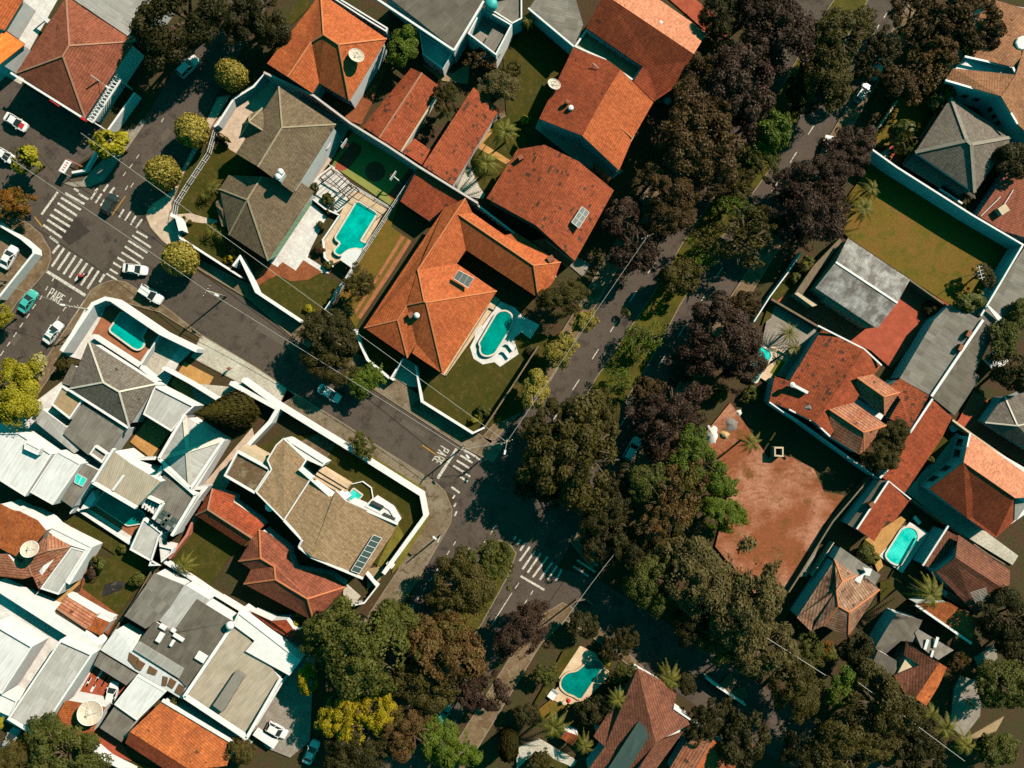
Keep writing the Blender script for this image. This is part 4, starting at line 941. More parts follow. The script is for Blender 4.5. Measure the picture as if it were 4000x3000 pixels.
roof(h, 'tile_brown', 'U915,815,4.9 R926,1062,5.4 S1045,1133,5.4 T1056,1246,5.5 V1330,1412,5.6 v985,845,3.9 x1178,992,3.8 y1172,1050,3.8 z1215,1152,3.8 a1515,1200,3.7 b1668,1305,3.7 h735,1087,3.7 i840,1162,3.7 j778,1284,3.7 k1385,1610,3.7 W852,890,4.8',
     'URSTVbazyxv UWhR RhiS SijT TjkV Vkb', caps='cap_orange', over=.35, name='main_roof')
T(1000, 2250)
h = house('red_tiled_house', 'small red hip roof half hidden by the big tree at the lower left', '250,420,0')
roof(h, 'tile_red', 'a-60,300,3.0 b130,388,3.6 c262,380,3.6 d330,472,3.2 e500,440,3.0 f410,600,2.9 g150,460,2.9', 'abcdefg', over=.2)
# --- left edge, terracotta and white ---
T(0, 1875)
h = house('terracotta_house', 'weathered terracotta house with a mesh dish on the left edge', '200,450,0')
roof(h, 'tile_rust', 'A-30,190,5.4 B105,258,5.4 C170,272,5.4 D322,348,5.4 E400,440,5.4 f196,690,4.2 g-30,575,4.2', 'ABCDEfg', over=.3)
roof(h, 'tile_old', 'A420,462,4.8 b608,572,3.8 c335,942,3.4 d282,832,3.6 e200,856,3.5 f0,832,3.4 g-40,640,4.4 h60,640,4.4 i150,752,4.0 j222,672,4.2 K412,608,4.9', 'AbK Kbcdj AKj jdefghi', over=.3, name='lower_roof', caps='cap_brown')
flat(h, 'corr_pale', '612,578 742,612 505,992 345,940', 3.2, par=.15, name='slab_roof', wname='slab_wall')
h = house('white_wall_block', 'broad white wall and coping around the terracotta house with the dish', '500,500,0', 'wall')
flat(h, 'white_wall', '320,345 440,400 800,578 600,905 560,880 740,605 608,565 425,455 330,400', 3.4, par=.15, name='coping', wname='wall_body')
h = house('tiled_shed', 'small brown tiled outbuilding behind the white wall, left', '650,1150,0', 'shed')
roof(h, 'tile_old', 'a572,1005,3.0 b838,1162,3.0 C752,1285,3.7 D490,1108,3.7 e480,1150,3.2 f735,1310,3.2', 'abCD DCfe', over=.15, caps='cap_brown')
roof(h, 'tile_rust', 'a822,1180,2.9 b948,1232,2.9 c865,1345,2.6 d748,1288,2.6', 'abcd', over=.1, name='lean_to_roof')
block(h, 'white_wall', '580,985 640,1005 900,1155 985,1185 970,1215 845,1180 600,1040', 1.6, name='counter')
T(0, 2250)
h = house('white_block', 'large flat white roof with a teal shaded parapet cut by the left edge', '100,700,0', 'building')
flat(h, 'corr_white', '-60,410 280,610 15,1020 -60,1000', 4.4, par=.5)
flat(h, 'white_wall', '-60,1150 90,1215 150,1080 0,1010 -60,1010', 3.6, par=.4, name='terrace', wname='terrace_wall')
h = house('white_block', 'long pale grey flat roof with white parapets, lower left', '500,900,0', 'building')
flat(h, 'corr_pale', '520,550 802,675 320,1400 60,1240', 4.6, par=.45, th=.35)
h = house('white_wall_block', 'white party wall crossing behind the long pale grey roof', '300,250,0', 'wall')
block(h, 'white_wall', '-60,60 430,270 760,505 850,600 840,660 560,505 470,450 -60,110', 3.2, name='wall_body')
h = house('sheet_roof_building', 'wide grey corrugated roofs in light and dark sheets, lower left', '1500,450,0', 'building')
roof(h, 'corr_grey', 'a1335,-25,4.6 b1590,80,4.6 c1465,330,4.4 d1258,455,4.0 e1075,345,4.0', 'abcde', over=.15, name='light_roof')
roof(h, 'corr_pale', 'a1595,75,4.9 b1815,210,4.9 c1500,490,4.4 d1375,385,4.4 e1470,270,4.6', 'abcde', over=.15, name='pale_roof')
roof(h, 'corr_dark', 'a1700,200,5.0 b2015,395,5.0 c1615,960,4.4 d1205,560,4.4 e1330,390,4.6 f1495,490,4.8', 'abcdef', over=.15, name='dark_roof')
roof(h, 'corr_silver', 'a1205,565,4.65 b1590,800,4.65 c1545,885,4.6 d1155,640,4.6', 'abcd', over=.15, name='strip_roof', wallm=None)
roof(h, 'corr_white', 'a1000,462,3.9 b1198,575,3.9 c1150,640,4.0 d1628,960,4.0 e1570,1065,3.7 f868,640,3.7', 'abcdef', over=.1, name='front_roof')
for i, q in enumerate(('1115,660 1200,715 1165,790 1105,725', '1190,720 1255,760 1215,820 1165,795', '1290,775 1360,820 1340,860 1270,835', '1405,865 1450,880 1435,950 1400,945', '1470,880 1525,915 1490,975 1445,945', '1545,930 1600,965 1565,1035 1510,1000')):
    m = MB(); t_ = ccw(pts(q, 4.05)); m.hexa([p - Vector((0, 0, .12)) for p in t_], t_); m.build('patch_sheet', 'wood', h)
for q in ((1385, 530, .9, 1.6), (1740, 700, 1.8, 1.3), (1545, 530, 2.0, .5), (1490, 580, .5, 1.0), (1410, 440, 1.2, .6), (1500, 470, .8, .5)):
    p = P(q[0], q[1], 5); m = MB(); m.box((p[0], p[1], 5.0), (q[2], q[3], .5), -.55); m.build('skylight', 'metal_white', h)
p = P(1985, 430, 6.2); m = MB(); m.lathe((p[0], p[1], 5.0), [(.15, 0), (.15, .8), (.75, .9), (.7, 1.3), (.3, 1.6), (0, 1.65)], 16)
tag(m.build('water_tank', 'metal_white', smooth=True), 'small white water tank on the dark grey sheet roof, lower left', 'water tank')
h = house('carport', 'grey sheet carport roof over the white car on the red yard', '1000,780,0', 'carport')
roof(h, 'corr_grey', 'a862,655,3.2 b1185,850,3.2 c1092,945,3.0 d812,770,3.0', 'abcd', over=.1, wallm=None)
m = MB()
for q in ((870, 665), (1170, 850), (1090, 935), (822, 768), (960, 860)): p = P(*q, 3); m.bar((p[0], p[1], 0), (p[0], p[1], 2.95), .15)
m.build('post', 'metal_grey', h)
h = house('white_block', 'square white roof with a lower grey sheet roof beside the red yard', '1200,1050,0', 'building')
flat(h, 'corr_white', '1185,855 1435,1000 1182,1250 985,1110', 4.0, par=.12)
roof(h, 'corr_grey', 'a992,1122,3.4 b1165,1240,3.4 c1050,1435,3.0 d862,1312,3.0', 'abcd', over=.1, name='lower_roof')
h = house('tiled_house', 'burnt orange single-pitch roof under the large mesh dish, lower left', '650,1200,0')
roof(h, 'tile_rust', 'a570,1075,4.2 b910,1135,4.0 c790,1365,3.3 d640,1402,3.2 e390,1380,3.3', 'abcde', over=.2)
h = house('gable_house', 'long burnt orange gable roof with lichen, bottom left', '1500,1400,0')
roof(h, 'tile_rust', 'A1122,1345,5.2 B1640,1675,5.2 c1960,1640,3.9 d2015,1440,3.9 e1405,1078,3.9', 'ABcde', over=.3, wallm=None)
roof(h, 'tile_red', 'A1122,1345,5.2 B1640,1675,5.2 c1560,1760,4.2 d1080,1445,4.2', 'ABcd', over=.3, wallm=None, name='shaded_roof')  # far slope's shade put into the colour with a darker tile
block(h, 'white_wall', '1135,1350 1400,1095 1990,1440 1940,1630 1640,1690 1110,1440', 3.7)
m = MB(); m.bar(P(1405, 1072, 4.1), P(2015, 1436, 4.1), .4, .5); m.build('parapet', 'white_wall', h)
h = house('beige_roof_house', 'beige corrugated roof with white parapets and a raised monitor, lower left centre', '2000,800,0')
roof(h, 'corr_beige', 'a2035,395,4.6 b2420,890,4.6 c2130,1390,4.0 d1600,1035,4.0', 'abcd', over=.1)
m = MB()
for A, B in (((2035, 392), (1598, 1038)), ((1598, 1038), (2135, 1395)), ((2135, 1395), (2425, 890))): m.bar(P(*A, 4.8), P(*B, 4.8), .55, .8)
m.build('parapet', 'white_wall', h)
block(h, 'corr_grey', '2035,825 2110,870 1920,1180 1840,1120', 5.4, base=3.8, name='monitor')
flat(h, 'white_wall', '2060,310 2600,730 2500,860 2120,650 2200,560 2010,420', 4.9, par=.2, name='terrace', wname='terrace_wall')
# --- north-east corner ---
T(3000, 0)
h = house('brown_roof_house', 'tall brown tiled house with a teal-shaded gable wall, top right', '2000,500,0')
roof(h, 'tile_umber', 'a1695,476,6.2 b1745,330,6.2 c1895,-20,6.0 d2165,60,6.6 e2500,130,7.0 F2112,578,7.6', 'abcdeF', over=.3, wallm=None)
roof(h, 'tile_umber', 'a1530,692,6.0 b1600,590,6.4 C2140,645,7.4 D2015,832,7.4', 'abCD', over=.3, wallm=None, name='front_roof')
roof(h, 'tile_umber', 'C2140,645,7.4 D2015,832,7.4 e2152,1068,6.2 f2500,1400,5.6 g2500,300,7.0 H2210,420,7.4', 'CDefgH', over=.3, wallm=None, name='side_roof')
m = MB()
for A, B, z in (((1530, 695), (2015, 836), 6.7), ((2015, 836), (2152, 1072), 6.8), ((1697, 490), (2112, 582), 7), ((2112, 582), (2140, 645), 7.5)): m.bar(P(*A, z), P(*B, z), .3, .3)
m.build('fascia', 'metal_white', h)
block(h, 'white_wall', '1555,692 1700,470 1900,10 2400,100 2500,1300 2145,1050 2010,826', 5.9)
A, B = P(1555, 692, 5.9), P(2010, 826, 5.9); C_ = P(2145, 1050, 5.9)
for a in (.25, .5, .72): window(h, A.lerp(B, a), A.lerp(B, a + .1), 2.0, 3.4)
for a in (.15, .42, .68): window(h, B.lerp(C_, a), B.lerp(C_, a + .15), 1.6, 3.0)
for q in ((2205, 370),):
    p = P(*q, 7.8); m = MB(); m.lathe((p[0], p[1], 6.4), [(1.1, 0), (1.25, .1), (1.25, 1.3), (1.1, 1.4), (0, 1.4)], 8); m.build('water_tank', 'white_wall', h)
h = house('grey_hip_house', 'grey hip-roof house with broad pale ridge bands on the right side', '1735,1230,0')
roof(h, 'tile_grey', 'n1580,838,4.6 w1270,1315,4.6 s1785,1665,4.6 e2122,1182,4.6 P1718,1215,6.6 Q1755,1248,6.6', 'nwP nPQe eQs sQPw', caps='cap_grey', over=.5, capw=.55)
roof(h, 'tile_brown', 'a1560,800,3.3 b1600,830,3.3 c1265,1330,3.3 d1175,1425,3.0 e1160,1415,3.0', 'abcde', over=.1, wallm=None, name='skirt_roof')
roof(h, 'tile_grey', 'a1265,1335,3.2 b1790,1690,3.2 c1795,1720,3.1 d1540,1575,3.1 e1485,1625,2.9 f1165,1425,2.9', 'abcdef', over=.1, wallm=None, name='veranda_roof')
A, B = P(1500, 1620, 3), P(1700, 1750, 3); m = MB(); m.bar((A[0], A[1], 1.2), (B[0], B[1], 1.2), .3, 2.3); m.build('veranda_wall', 'white_wall', h)
window(h, P(1590, 1690, 2.6), P(1680, 1740, 2.6), 1.2, 2.2)
h = house('brown_sheet_house', 'low brown sheet roof with two thin white poles on the right edge', '2080,1900,0')
roof(h, 'tile_brown', 'a1810,1860,3.0 b2130,1400,3.4 c2400,1500,3.4 d2400,2100,3.0 e2040,2000,3.0', 'abcde', over=.3)
m = MB(); m.bar(P(1840, 1865, 3.3), P(2010, 1700, 3.5), .1); m.bar(P(2040, 1770, 3.5), P(2120, 1640, 3.5), .1); m.build('pole', 'metal_white', h)
p = P(2035, 1810, 4.0); m = MB(); m.box((p[0], p[1], 3.6), (1.6, 1.4, 1.0), .6); m.build('roof_box', 'cream_wall', h)
T(3000, 750)
h = house('metal_roof_shed', 'big shed roof of streaked silver and rusty sheets with a white ridge', '800,700,0', 'shed')
roof(h, 'corr_worn', 'a690,398,4.4 b1228,757,4.4 C1117,958,5.2 D585,606,5.2 e410,828,4.4 f942,1182,4.4', 'abCD DCfe', over=.2, caps='metal_white', wallm='cream_wall', capw=.35)
block(h, 'cream_wall', '500,895 610,965 690,1020 780,1080 890,1160 850,1170 495,925', 3.0, name='base_wall')
h = house('concrete_wall', 'L-shaped dark concrete wall with a beige end beside the silver shed', '350,850,0', 'wall')
block(h, 'stone_wall', '620,400 640,425 440,690 300,880 430,965 415,990 228,880 390,640', 2.6, name='wall_body')
block(h, 'cream_wall', '230,878 260,868 425,978 385,990', 2.9, name='wall_end')
h = house('sheet_roof_building', 'long grey corrugated roof with a white gutter line beside the red court', '1500,1300,0', 'building')
roof(h, 'corr_grey', 'a1575,968,3.6 b1855,1110,4.4 c1410,1762,4.4 d1138,1610,3.6 e1440,1100,3.6', 'abcde', over=.15)
m = MB(); m.bar(P(1855, 1105, 4.6), P(1410, 1765, 4.6), .45, .3); m.build('gutter', 'metal_white', h)
roof(h, 'corr_dark', 'a1862,1112,4.2 b1935,1265,3.5 c1790,1555,3.3 d1835,1600,3.2 e1615,1932,3.2 f1420,1775,4.2', 'abcdef', over=.15, name='lower_roof')
for q in ((1735, 1225), (1665, 1345)): p = P(*q, 5); m = MB(); m.box((p[0], p[1], 4.7), (.7, 1.1, .9), -.5); m.build('chimney', 'brick', h)
h = house('sheet_roof_building', 'long grey roof running up the right edge beside the teal lot wall', '2000,900,0', 'building')
roof(h, 'corr_grey', 'a2215,480,3.6 b2500,640,4.2 c2500,860,4.2 d1990,1225,3.8 e1820,1090,3.6', 'abcde', over=.15)
m = MB(); t_ = ccw(pts('1885,975 1915,985 2020,1085 1995,1120', 4.4)); m.hexa([p - Vector((0, 0, .2)) for p in t_], t_); m.build('skylight', 'metal_white', h)
T(3000, 1125)
h = house('red_tiled_house', 'red tiled house with dark-flecked slopes and two hipped dormers, right', '500,900,0')
roof(h, 'tile_spotted', 'a465,358,4.6 R828,530,6.3 S415,1165,6.3 b178,1045,4.6 c10,985,4.0 d60,760,4.0 e185,805,4.6', 'aRSbcde', over=.3, wallm=None)
roof(h, 'tile_red', 'R828,530,6.3 S415,1165,6.3 f532,1285,5.4 g978,668,5.4', 'RSfg', over=.3, wallm=None, caps='cap_brown', name='east_roof')
block(h, 'white_wall', '480,372 820,545 960,668 535,1260 420,1150 30,980 70,775 195,815', 3.9)
m = MB()
for A, B, z in (((430, 325), (828, 526), 5.6), ((828, 526), (980, 668), 6), ((10, 985), (260, 1160), 4), ((180, 1048), (410, 1165), 5.2), ((410, 1165), (535, 1282), 6)): m.bar(P(*A, z), P(*B, z), .25, .25)
m.build('fascia', 'metal_white', h)
roof(h, 'tile_old', 'A770,772,6.4 B1005,938,6.4 a910,745,5.4 b1138,900,5.4 c1008,1097,5.0 d762,905,5.0', 'AabB ABcd Bbc', caps='cap_orange', over=.2, name='dormer_roof')
roof(h, 'tile_old', 'A530,1045,6.4 B830,1245,6.4 a742,990,5.4 b1022,1185,5.4 c830,1412,4.8 d790,1440,4.8 e540,1285,4.8', 'AabB ABcde Bbc', caps='cap_orange', over=.2, name='dormer_roof')
roof(h, 'tile_spotted', 'a1140,782,4.4 b1392,932,4.4 c1230,1215,3.9 d1050,1128,3.9 e1145,965,4.3 f1060,840,4.4', 'abcdef', over=.2, name='wing_roof')
for q in ((365, 1040), (737, 1078)):
    p = P(*q, 6.2); m = MB(); m.lathe((p[0], p[1], 5.2), [(.85, 0), (.85, .5), (0, 1.1)], 4); m.build('skylight', 'panel_grey', h)
m = MB(); m.bar(P(200, 832, 5.6), P(340, 905, 5.8), .5, .7); m.lathe(P(203, 835, 5.9), [(.45, 0), (.45, .5), (0, .7)], 12); m.build('chimney', 'white_wall', h)
block(h, 'white_wall', '765,948 1000,1100 975,1142 738,988', 3.2, name='light_well')
h = house('long_red_roof', 'long narrow brick-red roof strip between the dormer house and white house', '1300,1300,0')
roof(h, 'tile_red', 'a1418,962,3.9 b1590,1118,3.2 c1500,1300,3.2 d1182,1770,3.2 e985,1635,3.7 f1230,1250,3.9', 'abcdef', over=.2)
m = MB(); m.bar(P(1418, 958, 4.1), P(1225, 1250, 4.1), .35, .3); m.bar(P(1040, 1560, 4), P(965, 1640, 4), .35, .3); m.build('gutter', 'metal_white', h)
h = house('gable_house', 'two-storey house with its sunlit slope coloured salmon and white windowed gable, right edge', '1800,1400,0')
roof(h, 'tile_salmon_sunlit', 'a1745,1255,6.4 B1690,1507,7.8 C2135,1815,7.8 d2500,1800,6.4', 'aBCd', over=.3, wallm=None)
roof(h, 'tile_red', 'B1690,1507,7.8 C2135,1815,7.8 d2020,1745,6.9 e1990,1830,6.4 f2130,2010,5.4 g1970,2160,5.0 h1720,1985,5.0 i1395,1735,5.0', 'BCfghi', over=.3, wallm=None, name='shaded_roof')  # darker red paints in the shade of this slope
block(h, 'white_wall', '1755,1285 1700,1507 1425,1735 1970,2130 2300,1900 2300,1600', 4.9)
A, B = P(1755, 1285, 4.9), P(1700, 1507, 4.9); C_ = P(1425, 1735, 4.9)
for a in (.12, .55): window(h, A.lerp(B, a), A.lerp(B, a + .3), 1.4, 3.2)
for a in (.2, .6): window(h, B.lerp(C_, a), B.lerp(C_, a + .2), 1.2, 3.2)
m = MB()
for A, B in (((1745, 1255), (1690, 1507)),): m.bar(P(*A, 6.6), P(*B, 7.7), .25, .2)
m.build('fascia', 'metal_white', h)
T(3000, 1500)
m = MB(); m.box(P(2140, 1080, 5.4), (3.2, 2.2, .25), .98); m.build('skylight', 'panel_grey', h)
h = house('pool_house', 'pool house with brick-red slope and grey shed slope beside the bright pool', '950,1050,0', 'pool house')
roof(h, 'tile_red', 'A1040,840,4.2 b1232,997,3.2 c1085,1195,3.2 d1030,1180,3.3 e918,1358,3.2 F768,1252,4.2 G900,1040,4.2', 'AbcdeFG', over=.2)
roof(h, 'corr_dark', 'a968,830,3.4 B1036,838,4.0 C764,1250,4.0 d688,1216,3.4', 'aBCd', over=.15, name='shed_roof')
m = MB(); m.bar(P(1040, 836, 4.35), P(765, 1252, 4.35), .3, .3); m.bar(P(1040, 838, 4.3), P(1232, 995, 3.4), .2, .2); m.build('gutter', 'metal_white', h)
p = P(902, 1045, 5); m = MB(); m.box((p[0], p[1], 4.5), (.9, .9, 1.0), .6); m.build('chimney', 'brick', h)
h = house('grey_hip_house', 'low grey tiled hip roof on the right edge beside the red yard', '2050,300,0')
roof(h, 'tile_grey', 'a1875,332,3.2 b2040,100,3.2 c2150,100,3.2 d2500,-60,3.2 e2500,720,3.2 P2155,360,4.4 Q2300,330,4.4', 'abP bcdQP dQe eQPa', caps='white_cap', over=.3)
# --- south-east ---
T(3000, 1875)
h = house('mottled_tile_house', 'mottled brown and cream tiled house of many hips with a grey annex', '600,1000,0')
roof(h, 'tile_mottled', 'N578,690,4.2 a770,822,4.2 C645,876,5.6 D592,955,5.9 G610,1087,5.9 H704,1140,5.7 w250,1190,4.2 s372,1308,4.2 t480,1260,4.3 v695,1358,4.0 e965,945,4.2 f870,860,4.3', 'NaC NCDGtsw CafeHGD GHvt Hev', caps='cap_orange', over=.3)
roof(h, 'corr_grey', 'a625,580,3.7 b975,822,3.7 c915,920,3.9 d760,815,3.9 e565,690,3.9', 'abcde', over=.15, name='annex_roof')
m = MB(); t_ = ccw(pts('820,755 900,770 880,830 830,820 775,945 715,915 760,845 845,800', 4.6)); m.hexa([p - Vector((0, 0, .2)) for p in t_], t_); m.build('patch_sheet', 'corr_white', h)
h = house('gable_house', 'brown-red gable roof with a teal shaded hip end beside the lot wall, lower right', '1800,750,0')
roof(h, 'tile_vignetted', 'a1645,475,5.2 B1620,668,6.4 C2085,972,6.4 d2092,782,5.2 e1940,680,5.2', 'aBCde', over=.3, wallm=None)
roof(h, 'tile_vignetted', 'B1620,668,6.4 C2085,972,6.4 d1800,1165,4.6 e1450,795,4.8', 'BCde', over=.3, wallm=None, name='shaded_roof')
roof(h, 'tile_vignetted', 'a1540,432,4.0 b1640,485,4.2 c1620,560,4.2 d1385,755,3.8 e1345,730,3.8', 'abcde', over=.1, name='side_roof')
block(h, 'white_wall', '1655,500 2080,790 2060,955 1800,1140 1470,790 1625,650', 4.5)
m = MB(); m.bar(P(1555, 395, 4.4), P(1335, 738, 4.0), .3, .3); m.build('gutter', 'metal_white', h)
h = house('red_tiled_house', 'mottled red single-pitch roof with a white fascia behind the leaning palm, lower right', '1550,1200,0')
roof(h, 'tile_rust', 'a1285,1070,3.6 b1560,1055,4.4 c1812,1200,4.4 d1757,1400,3.6', 'abcd', over=.15)
roof(h, 'tile_vignetted', 'a1560,960,4.0 b1870,1100,4.0 c1800,1175,3.4 d1540,1020,3.4', 'abcd', over=.1, name='rear_roof')
m = MB(); m.bar(P(1272, 1075, 3.8), P(1755, 1410, 3.8), .4, .35); m.build('fascia', 'metal_white', h)
h = house('sheet_roof_building', 'grey sheet roofs folded around a red tiled gable, lower right corner', '1250,1450,0', 'building')
roof(h, 'corr_dark', 'a1115,1150,3.6 b1335,1212,3.8 c1250,1400,4.2 d1150,1390,4.2 e1020,1500,3.8 f925,1450,3.6 g1030,1275,3.6', 'abcdefg', over=.15)
roof(h, 'corr_grey', 'a1298,1288,4.0 b1605,1470,3.7 c1470,1555,4.2 d1325,1450,4.4 e1270,1320,4.2', 'abcde', over=.15, name='east_roof')
roof(h, 'corr_dark', 'a950,1470,3.6 b1110,1560,3.6 c1110,1650,3.2 d1080,1720,3.2 e870,1660,3.2', 'abcde', over=.15, name='south_roof')
for q in ((1365, 1420, .5, 1.8), (1450, 1400, .5, 1.8), (1415, 1500, .4, 1.2)): p = P(q[0], q[1], 4.4); m = MB(); m.box((p[0], p[1], 4.45), (q[2], q[3], .2), -.3); m.build('skylight', 'metal_white', h)
T(3000, 2250)
h = house('red_tiled_house', 'red tiled gable with a pale corner slope among the trees, lower right corner', '1300,850,0')
roof(h, 'tile_vignetted', 'A1195,558,4.6 B1250,590,4.9 C1480,750,5.2 D1275,1060,5.2 e1185,1020,4.4 f1085,860,4.0 g1310,772,4.4 h1175,685,4.0', 'ABCDefgh', over=.25, wallm=None)
roof(h, 'tile_rust', 'C1480,750,5.2 D1275,1060,5.2 e1370,1122,4.2 f1470,960,4.2 g1547,790,4.2', 'CDefg', over=.25, wallm=None, name='east_roof', caps='cap_brown')
block(h, 'cream_wall', '1240,620 1470,765 1520,800 1360,1090 1280,1040 1110,860', 3.7)
T(2000, 2250)
h = house('red_tiled_house', 'large brown-red gable house with a green solar mat, bottom centre right', '1150,1200,0')
roof(h, 'tile_vignetted', 'A1085,795,6.6 B1240,1442,6.6 c1000,1760,5 d640,1700,4.4 e802,1475,4.6 f703,1385,4.4 g940,1010,4.8', 'ABcdefg', over=.4, wallm=None)
roof(h, 'tile_vignetted', 'A1085,795,6.6 B1240,1442,6.6 c1572,1262,4.6 d1398,1140,4.6 e1422,1022,4.6 f1285,900,5.0', 'ABcdef', over=.4, wallm=None, caps='cap_brown', name='east_roof')
roof(h, 'tile_vignetted', 'B1240,1442,6.6 c1000,1800,6 d1180,1760,4.8 e1480,1345,4.8', 'Bcde', over=.4, wallm=None, name='south_roof')
block(h, 'white_wall', '1080,830 1400,1020 1380,1140 1550,1265 1150,1760 660,1690 830,1475 730,1385', 4.3)
m = MB(); m.bar(P(1395, 1140, 4.8), P(1572, 1262, 4.8), .25, .3); m.build('fascia', 'metal_white', h)
q = ccw([P(1090, 1255, 6.55), P(1205, 1345, 6.9), P(1000, 1680, 6.6), P(830, 1660, 5.5)]); m = MB(); m.hexa([p - Vector((0, 0, .05)) for p in q], [p + Vector((0, 0, .12)) for p in q])
tag(m.build('solar_mat', 'glass_panel'), 'dark green solar heating mat on the big brown-red roof', 'solar panel')
h = house('gable_house', 'narrow red gable house beside the large one, at the bottom edge', '1650,1450,0')
roof(h, 'tile_old', 'a1590,1285,4.0 R1738,1420,5.2 S1560,1720,5.2 b1330,1720,4.0', 'aRSb', over=.3, wallm=None)
roof(h, 'tile_orange', 'R1738,1420,5.2 S1560,1720,5.2 c1720,1700,4.2 d1852,1450,4.2', 'RScd', over=.3, wallm=None, name='east_roof')
block(h, 'white_wall', '1600,1310 1740,1430 1840,1465 1700,1700 1380,1700', 3.7)
m = MB(); m.bar(P(1575, 1250, 4.4), P(1790, 1420, 4.4), .35, .4); m.build('parapet', 'white_wall', h)
h = house('hut', 'small orange tiled hut beside the bottom palms', '500,1400,0', 'hut')
roof(h, 'tile_orange', 'A455,1340,2.9 B580,1385,2.9 c520,1470,2.4 d425,1400,2.4', 'ABcd', over=.1)
# ================= trees =================
RNG = np.random.default_rng(7)
def leaf_mesh(name, P0, N, size, tint, aspect=1.5):
    n = len(P0); r = RNG
    t = r.normal(size=(n, 3)); t -= (t * N).sum(1, keepdims=True) * N; t /= np.linalg.norm(t, axis=1, keepdims=True) + 1e-9
    b = np.cross(N, t); s = size[:, None]
    bend = N * s * 0.25
    V = np.stack([P0 - t * s * aspect * .5, P0 + b * s * .5 + bend, P0 + t * s * aspect * .5, P0 - b * s * .5 + bend], 1).reshape(-1, 3)
    me = bpy.data.meshes.new(name); me.vertices.add(4 * n); me.loops.add(4 * n); me.polygons.add(n)
    me.vertices.foreach_set('co', V.astype(np.float32).ravel())
    me.loops.foreach_set('vertex_index', np.arange(4 * n, dtype=np.int32))
    me.polygons.foreach_set('loop_start', np.arange(0, 4 * n, 4, dtype=np.int32))
    me.polygons.foreach_set('loop_total', np.full(n, 4, dtype=np.int32))
    me.update(); me.validate()
    a = me.attributes.new('tint', 'FLOAT', 'FACE'); a.data.foreach_set('value', tint.astype(np.float32))
    me.materials.append(MT('leaf_olive')); return me
def unit(n):
    d = RNG.normal(size=(n, 3)); return d / np.linalg.norm(d, axis=1, keepdims=True)
def crown_mesh(name, lobes, n, size, spread=0.68, lr=(0.22, 0.42), flat=0.62, jitter=0.75, gap=0.0):
    d = unit(lobes); d[:, 2] = np.abs(d[:, 2]) * 1.1 - 0.28
    rad = spread * RNG.uniform(0.35, 1.0, lobes) ** 0.6
    ec = 1 + 0.22 * np.sin(np.arctan2(d[:, 1], d[:, 0]) * RNG.integers(2, 4) + RNG.uniform(0, 6))
    c = d * (rad * ec)[:, None]; R = RNG.uniform(*lr, lobes)
    lt = RNG.uniform(0, 1, lobes)
    idx = RNG.choice(lobes, n, p=R ** 2 / (R ** 2).sum())
    u = unit(n); u[:, 2] = np.where(u[:, 2] < -0.3, -u[:, 2], u[:, 2])
    k = RNG.uniform(0.72, 1.1, n)
    p = c[idx] + u * (R[idx] * k)[:, None]
    N = u + RNG.normal(size=(n, 3)) * jitter * 0.5; N[:, 2] += 0.35; N /= np.linalg.norm(N, axis=1, keepdims=True)
    p[:, 2] *= flat
    g = np.zeros(n)
    for _ in range(5): g += np.sin(p @ (unit(1)[0] * RNG.uniform(4, 9)) + RNG.uniform(0, 6))
    keep = g > -1.15 - 1.2 * (RNG.uniform(0, 1, n) < .15); p, N, idx = p[keep], N[keep], idx[keep]; n = len(p)
    t = np.clip(lt[idx] * 0.55 + RNG.uniform(0, .6, n) - 0.05, 0, 1)
    return leaf_mesh(name, p, N, size * RNG.uniform(0.55, 1.35, n), t)
def ball_mesh(name, n, size):
    u = unit(n); k = 1 + 0.06 * np.sin(u[:, 0] * 3 + n) * np.sin(u[:, 1] * 4) + 0.05 * np.sin(u[:, 0] * 9) * np.sin(u[:, 1] * 8) + RNG.normal(size=n) * 0.035
    N = u + RNG.normal(size=(n, 3)) * 0.45; N /= np.linalg.norm(N, axis=1, keepdims=True)
    p = u * k[:, None]; p[:, 2] *= 0.92
    return leaf_mesh(name, p, N, size * RNG.uniform(.6, 1.3, n), RNG.uniform(0, 1, n))
def cone_mesh(name, n, size, col=False):
    h = RNG.uniform(0, 1, n) ** (1.0 if col else 1.5); a = RNG.uniform(0, 6.283, n)
    prof = (np.minimum(1, (1 - h) * 3.2) * 0.95 if col else (1 - h) * 0.95 + 0.03) * (1 + 0.16 * np.sin(h * 60 + a * 3) * (not col) + RNG.normal(size=n) * .07)
    p = np.stack([np.cos(a) * prof, np.sin(a) * prof, h], 1)
    N = np.stack([np.cos(a), np.sin(a), np.full(n, .6)], 1) + RNG.normal(size=(n, 3)) * .35; N /= np.linalg.norm(N, axis=1, keepdims=True)
    return leaf_mesh(name, p, N, size * RNG.uniform(.6, 1.4, n), RNG.uniform(0, 1, n), 1.2)
BIG = [crown_mesh('crown', 120, 30000, 0.036, lr=(0.07, 0.24), spread=.86, jitter=1.0) for _ in range(5)]
MED = [crown_mesh('crown', 60, 12000, 0.06, lr=(0.1, 0.30), spread=.8, jitter=1.0) for _ in range(4)]
SMALL = [crown_mesh('crown', 12, 2600, 0.14, lr=(0.28, 0.48), spread=.62, flat=.75) for _ in range(4)]
LOOSE = [crown_mesh('crown', 110, 13000, 0.045, lr=(0.06, 0.17), spread=.92, flat=.5, jitter=1.3) for _ in range(4)]
THIN = [crown_mesh('crown', 60, 2600, 0.05, lr=(0.08, 0.2), spread=.92, flat=.5, jitter=1.4) for _ in range(2)]
BALL = [ball_mesh('crown', 5200, 0.105), ball_mesh('crown', 5200, 0.11)]
CONE = [cone_mesh('crown', 9000, 0.09)]; COLUMN = [cone_mesh('crown', 6000, 0.11, True)]
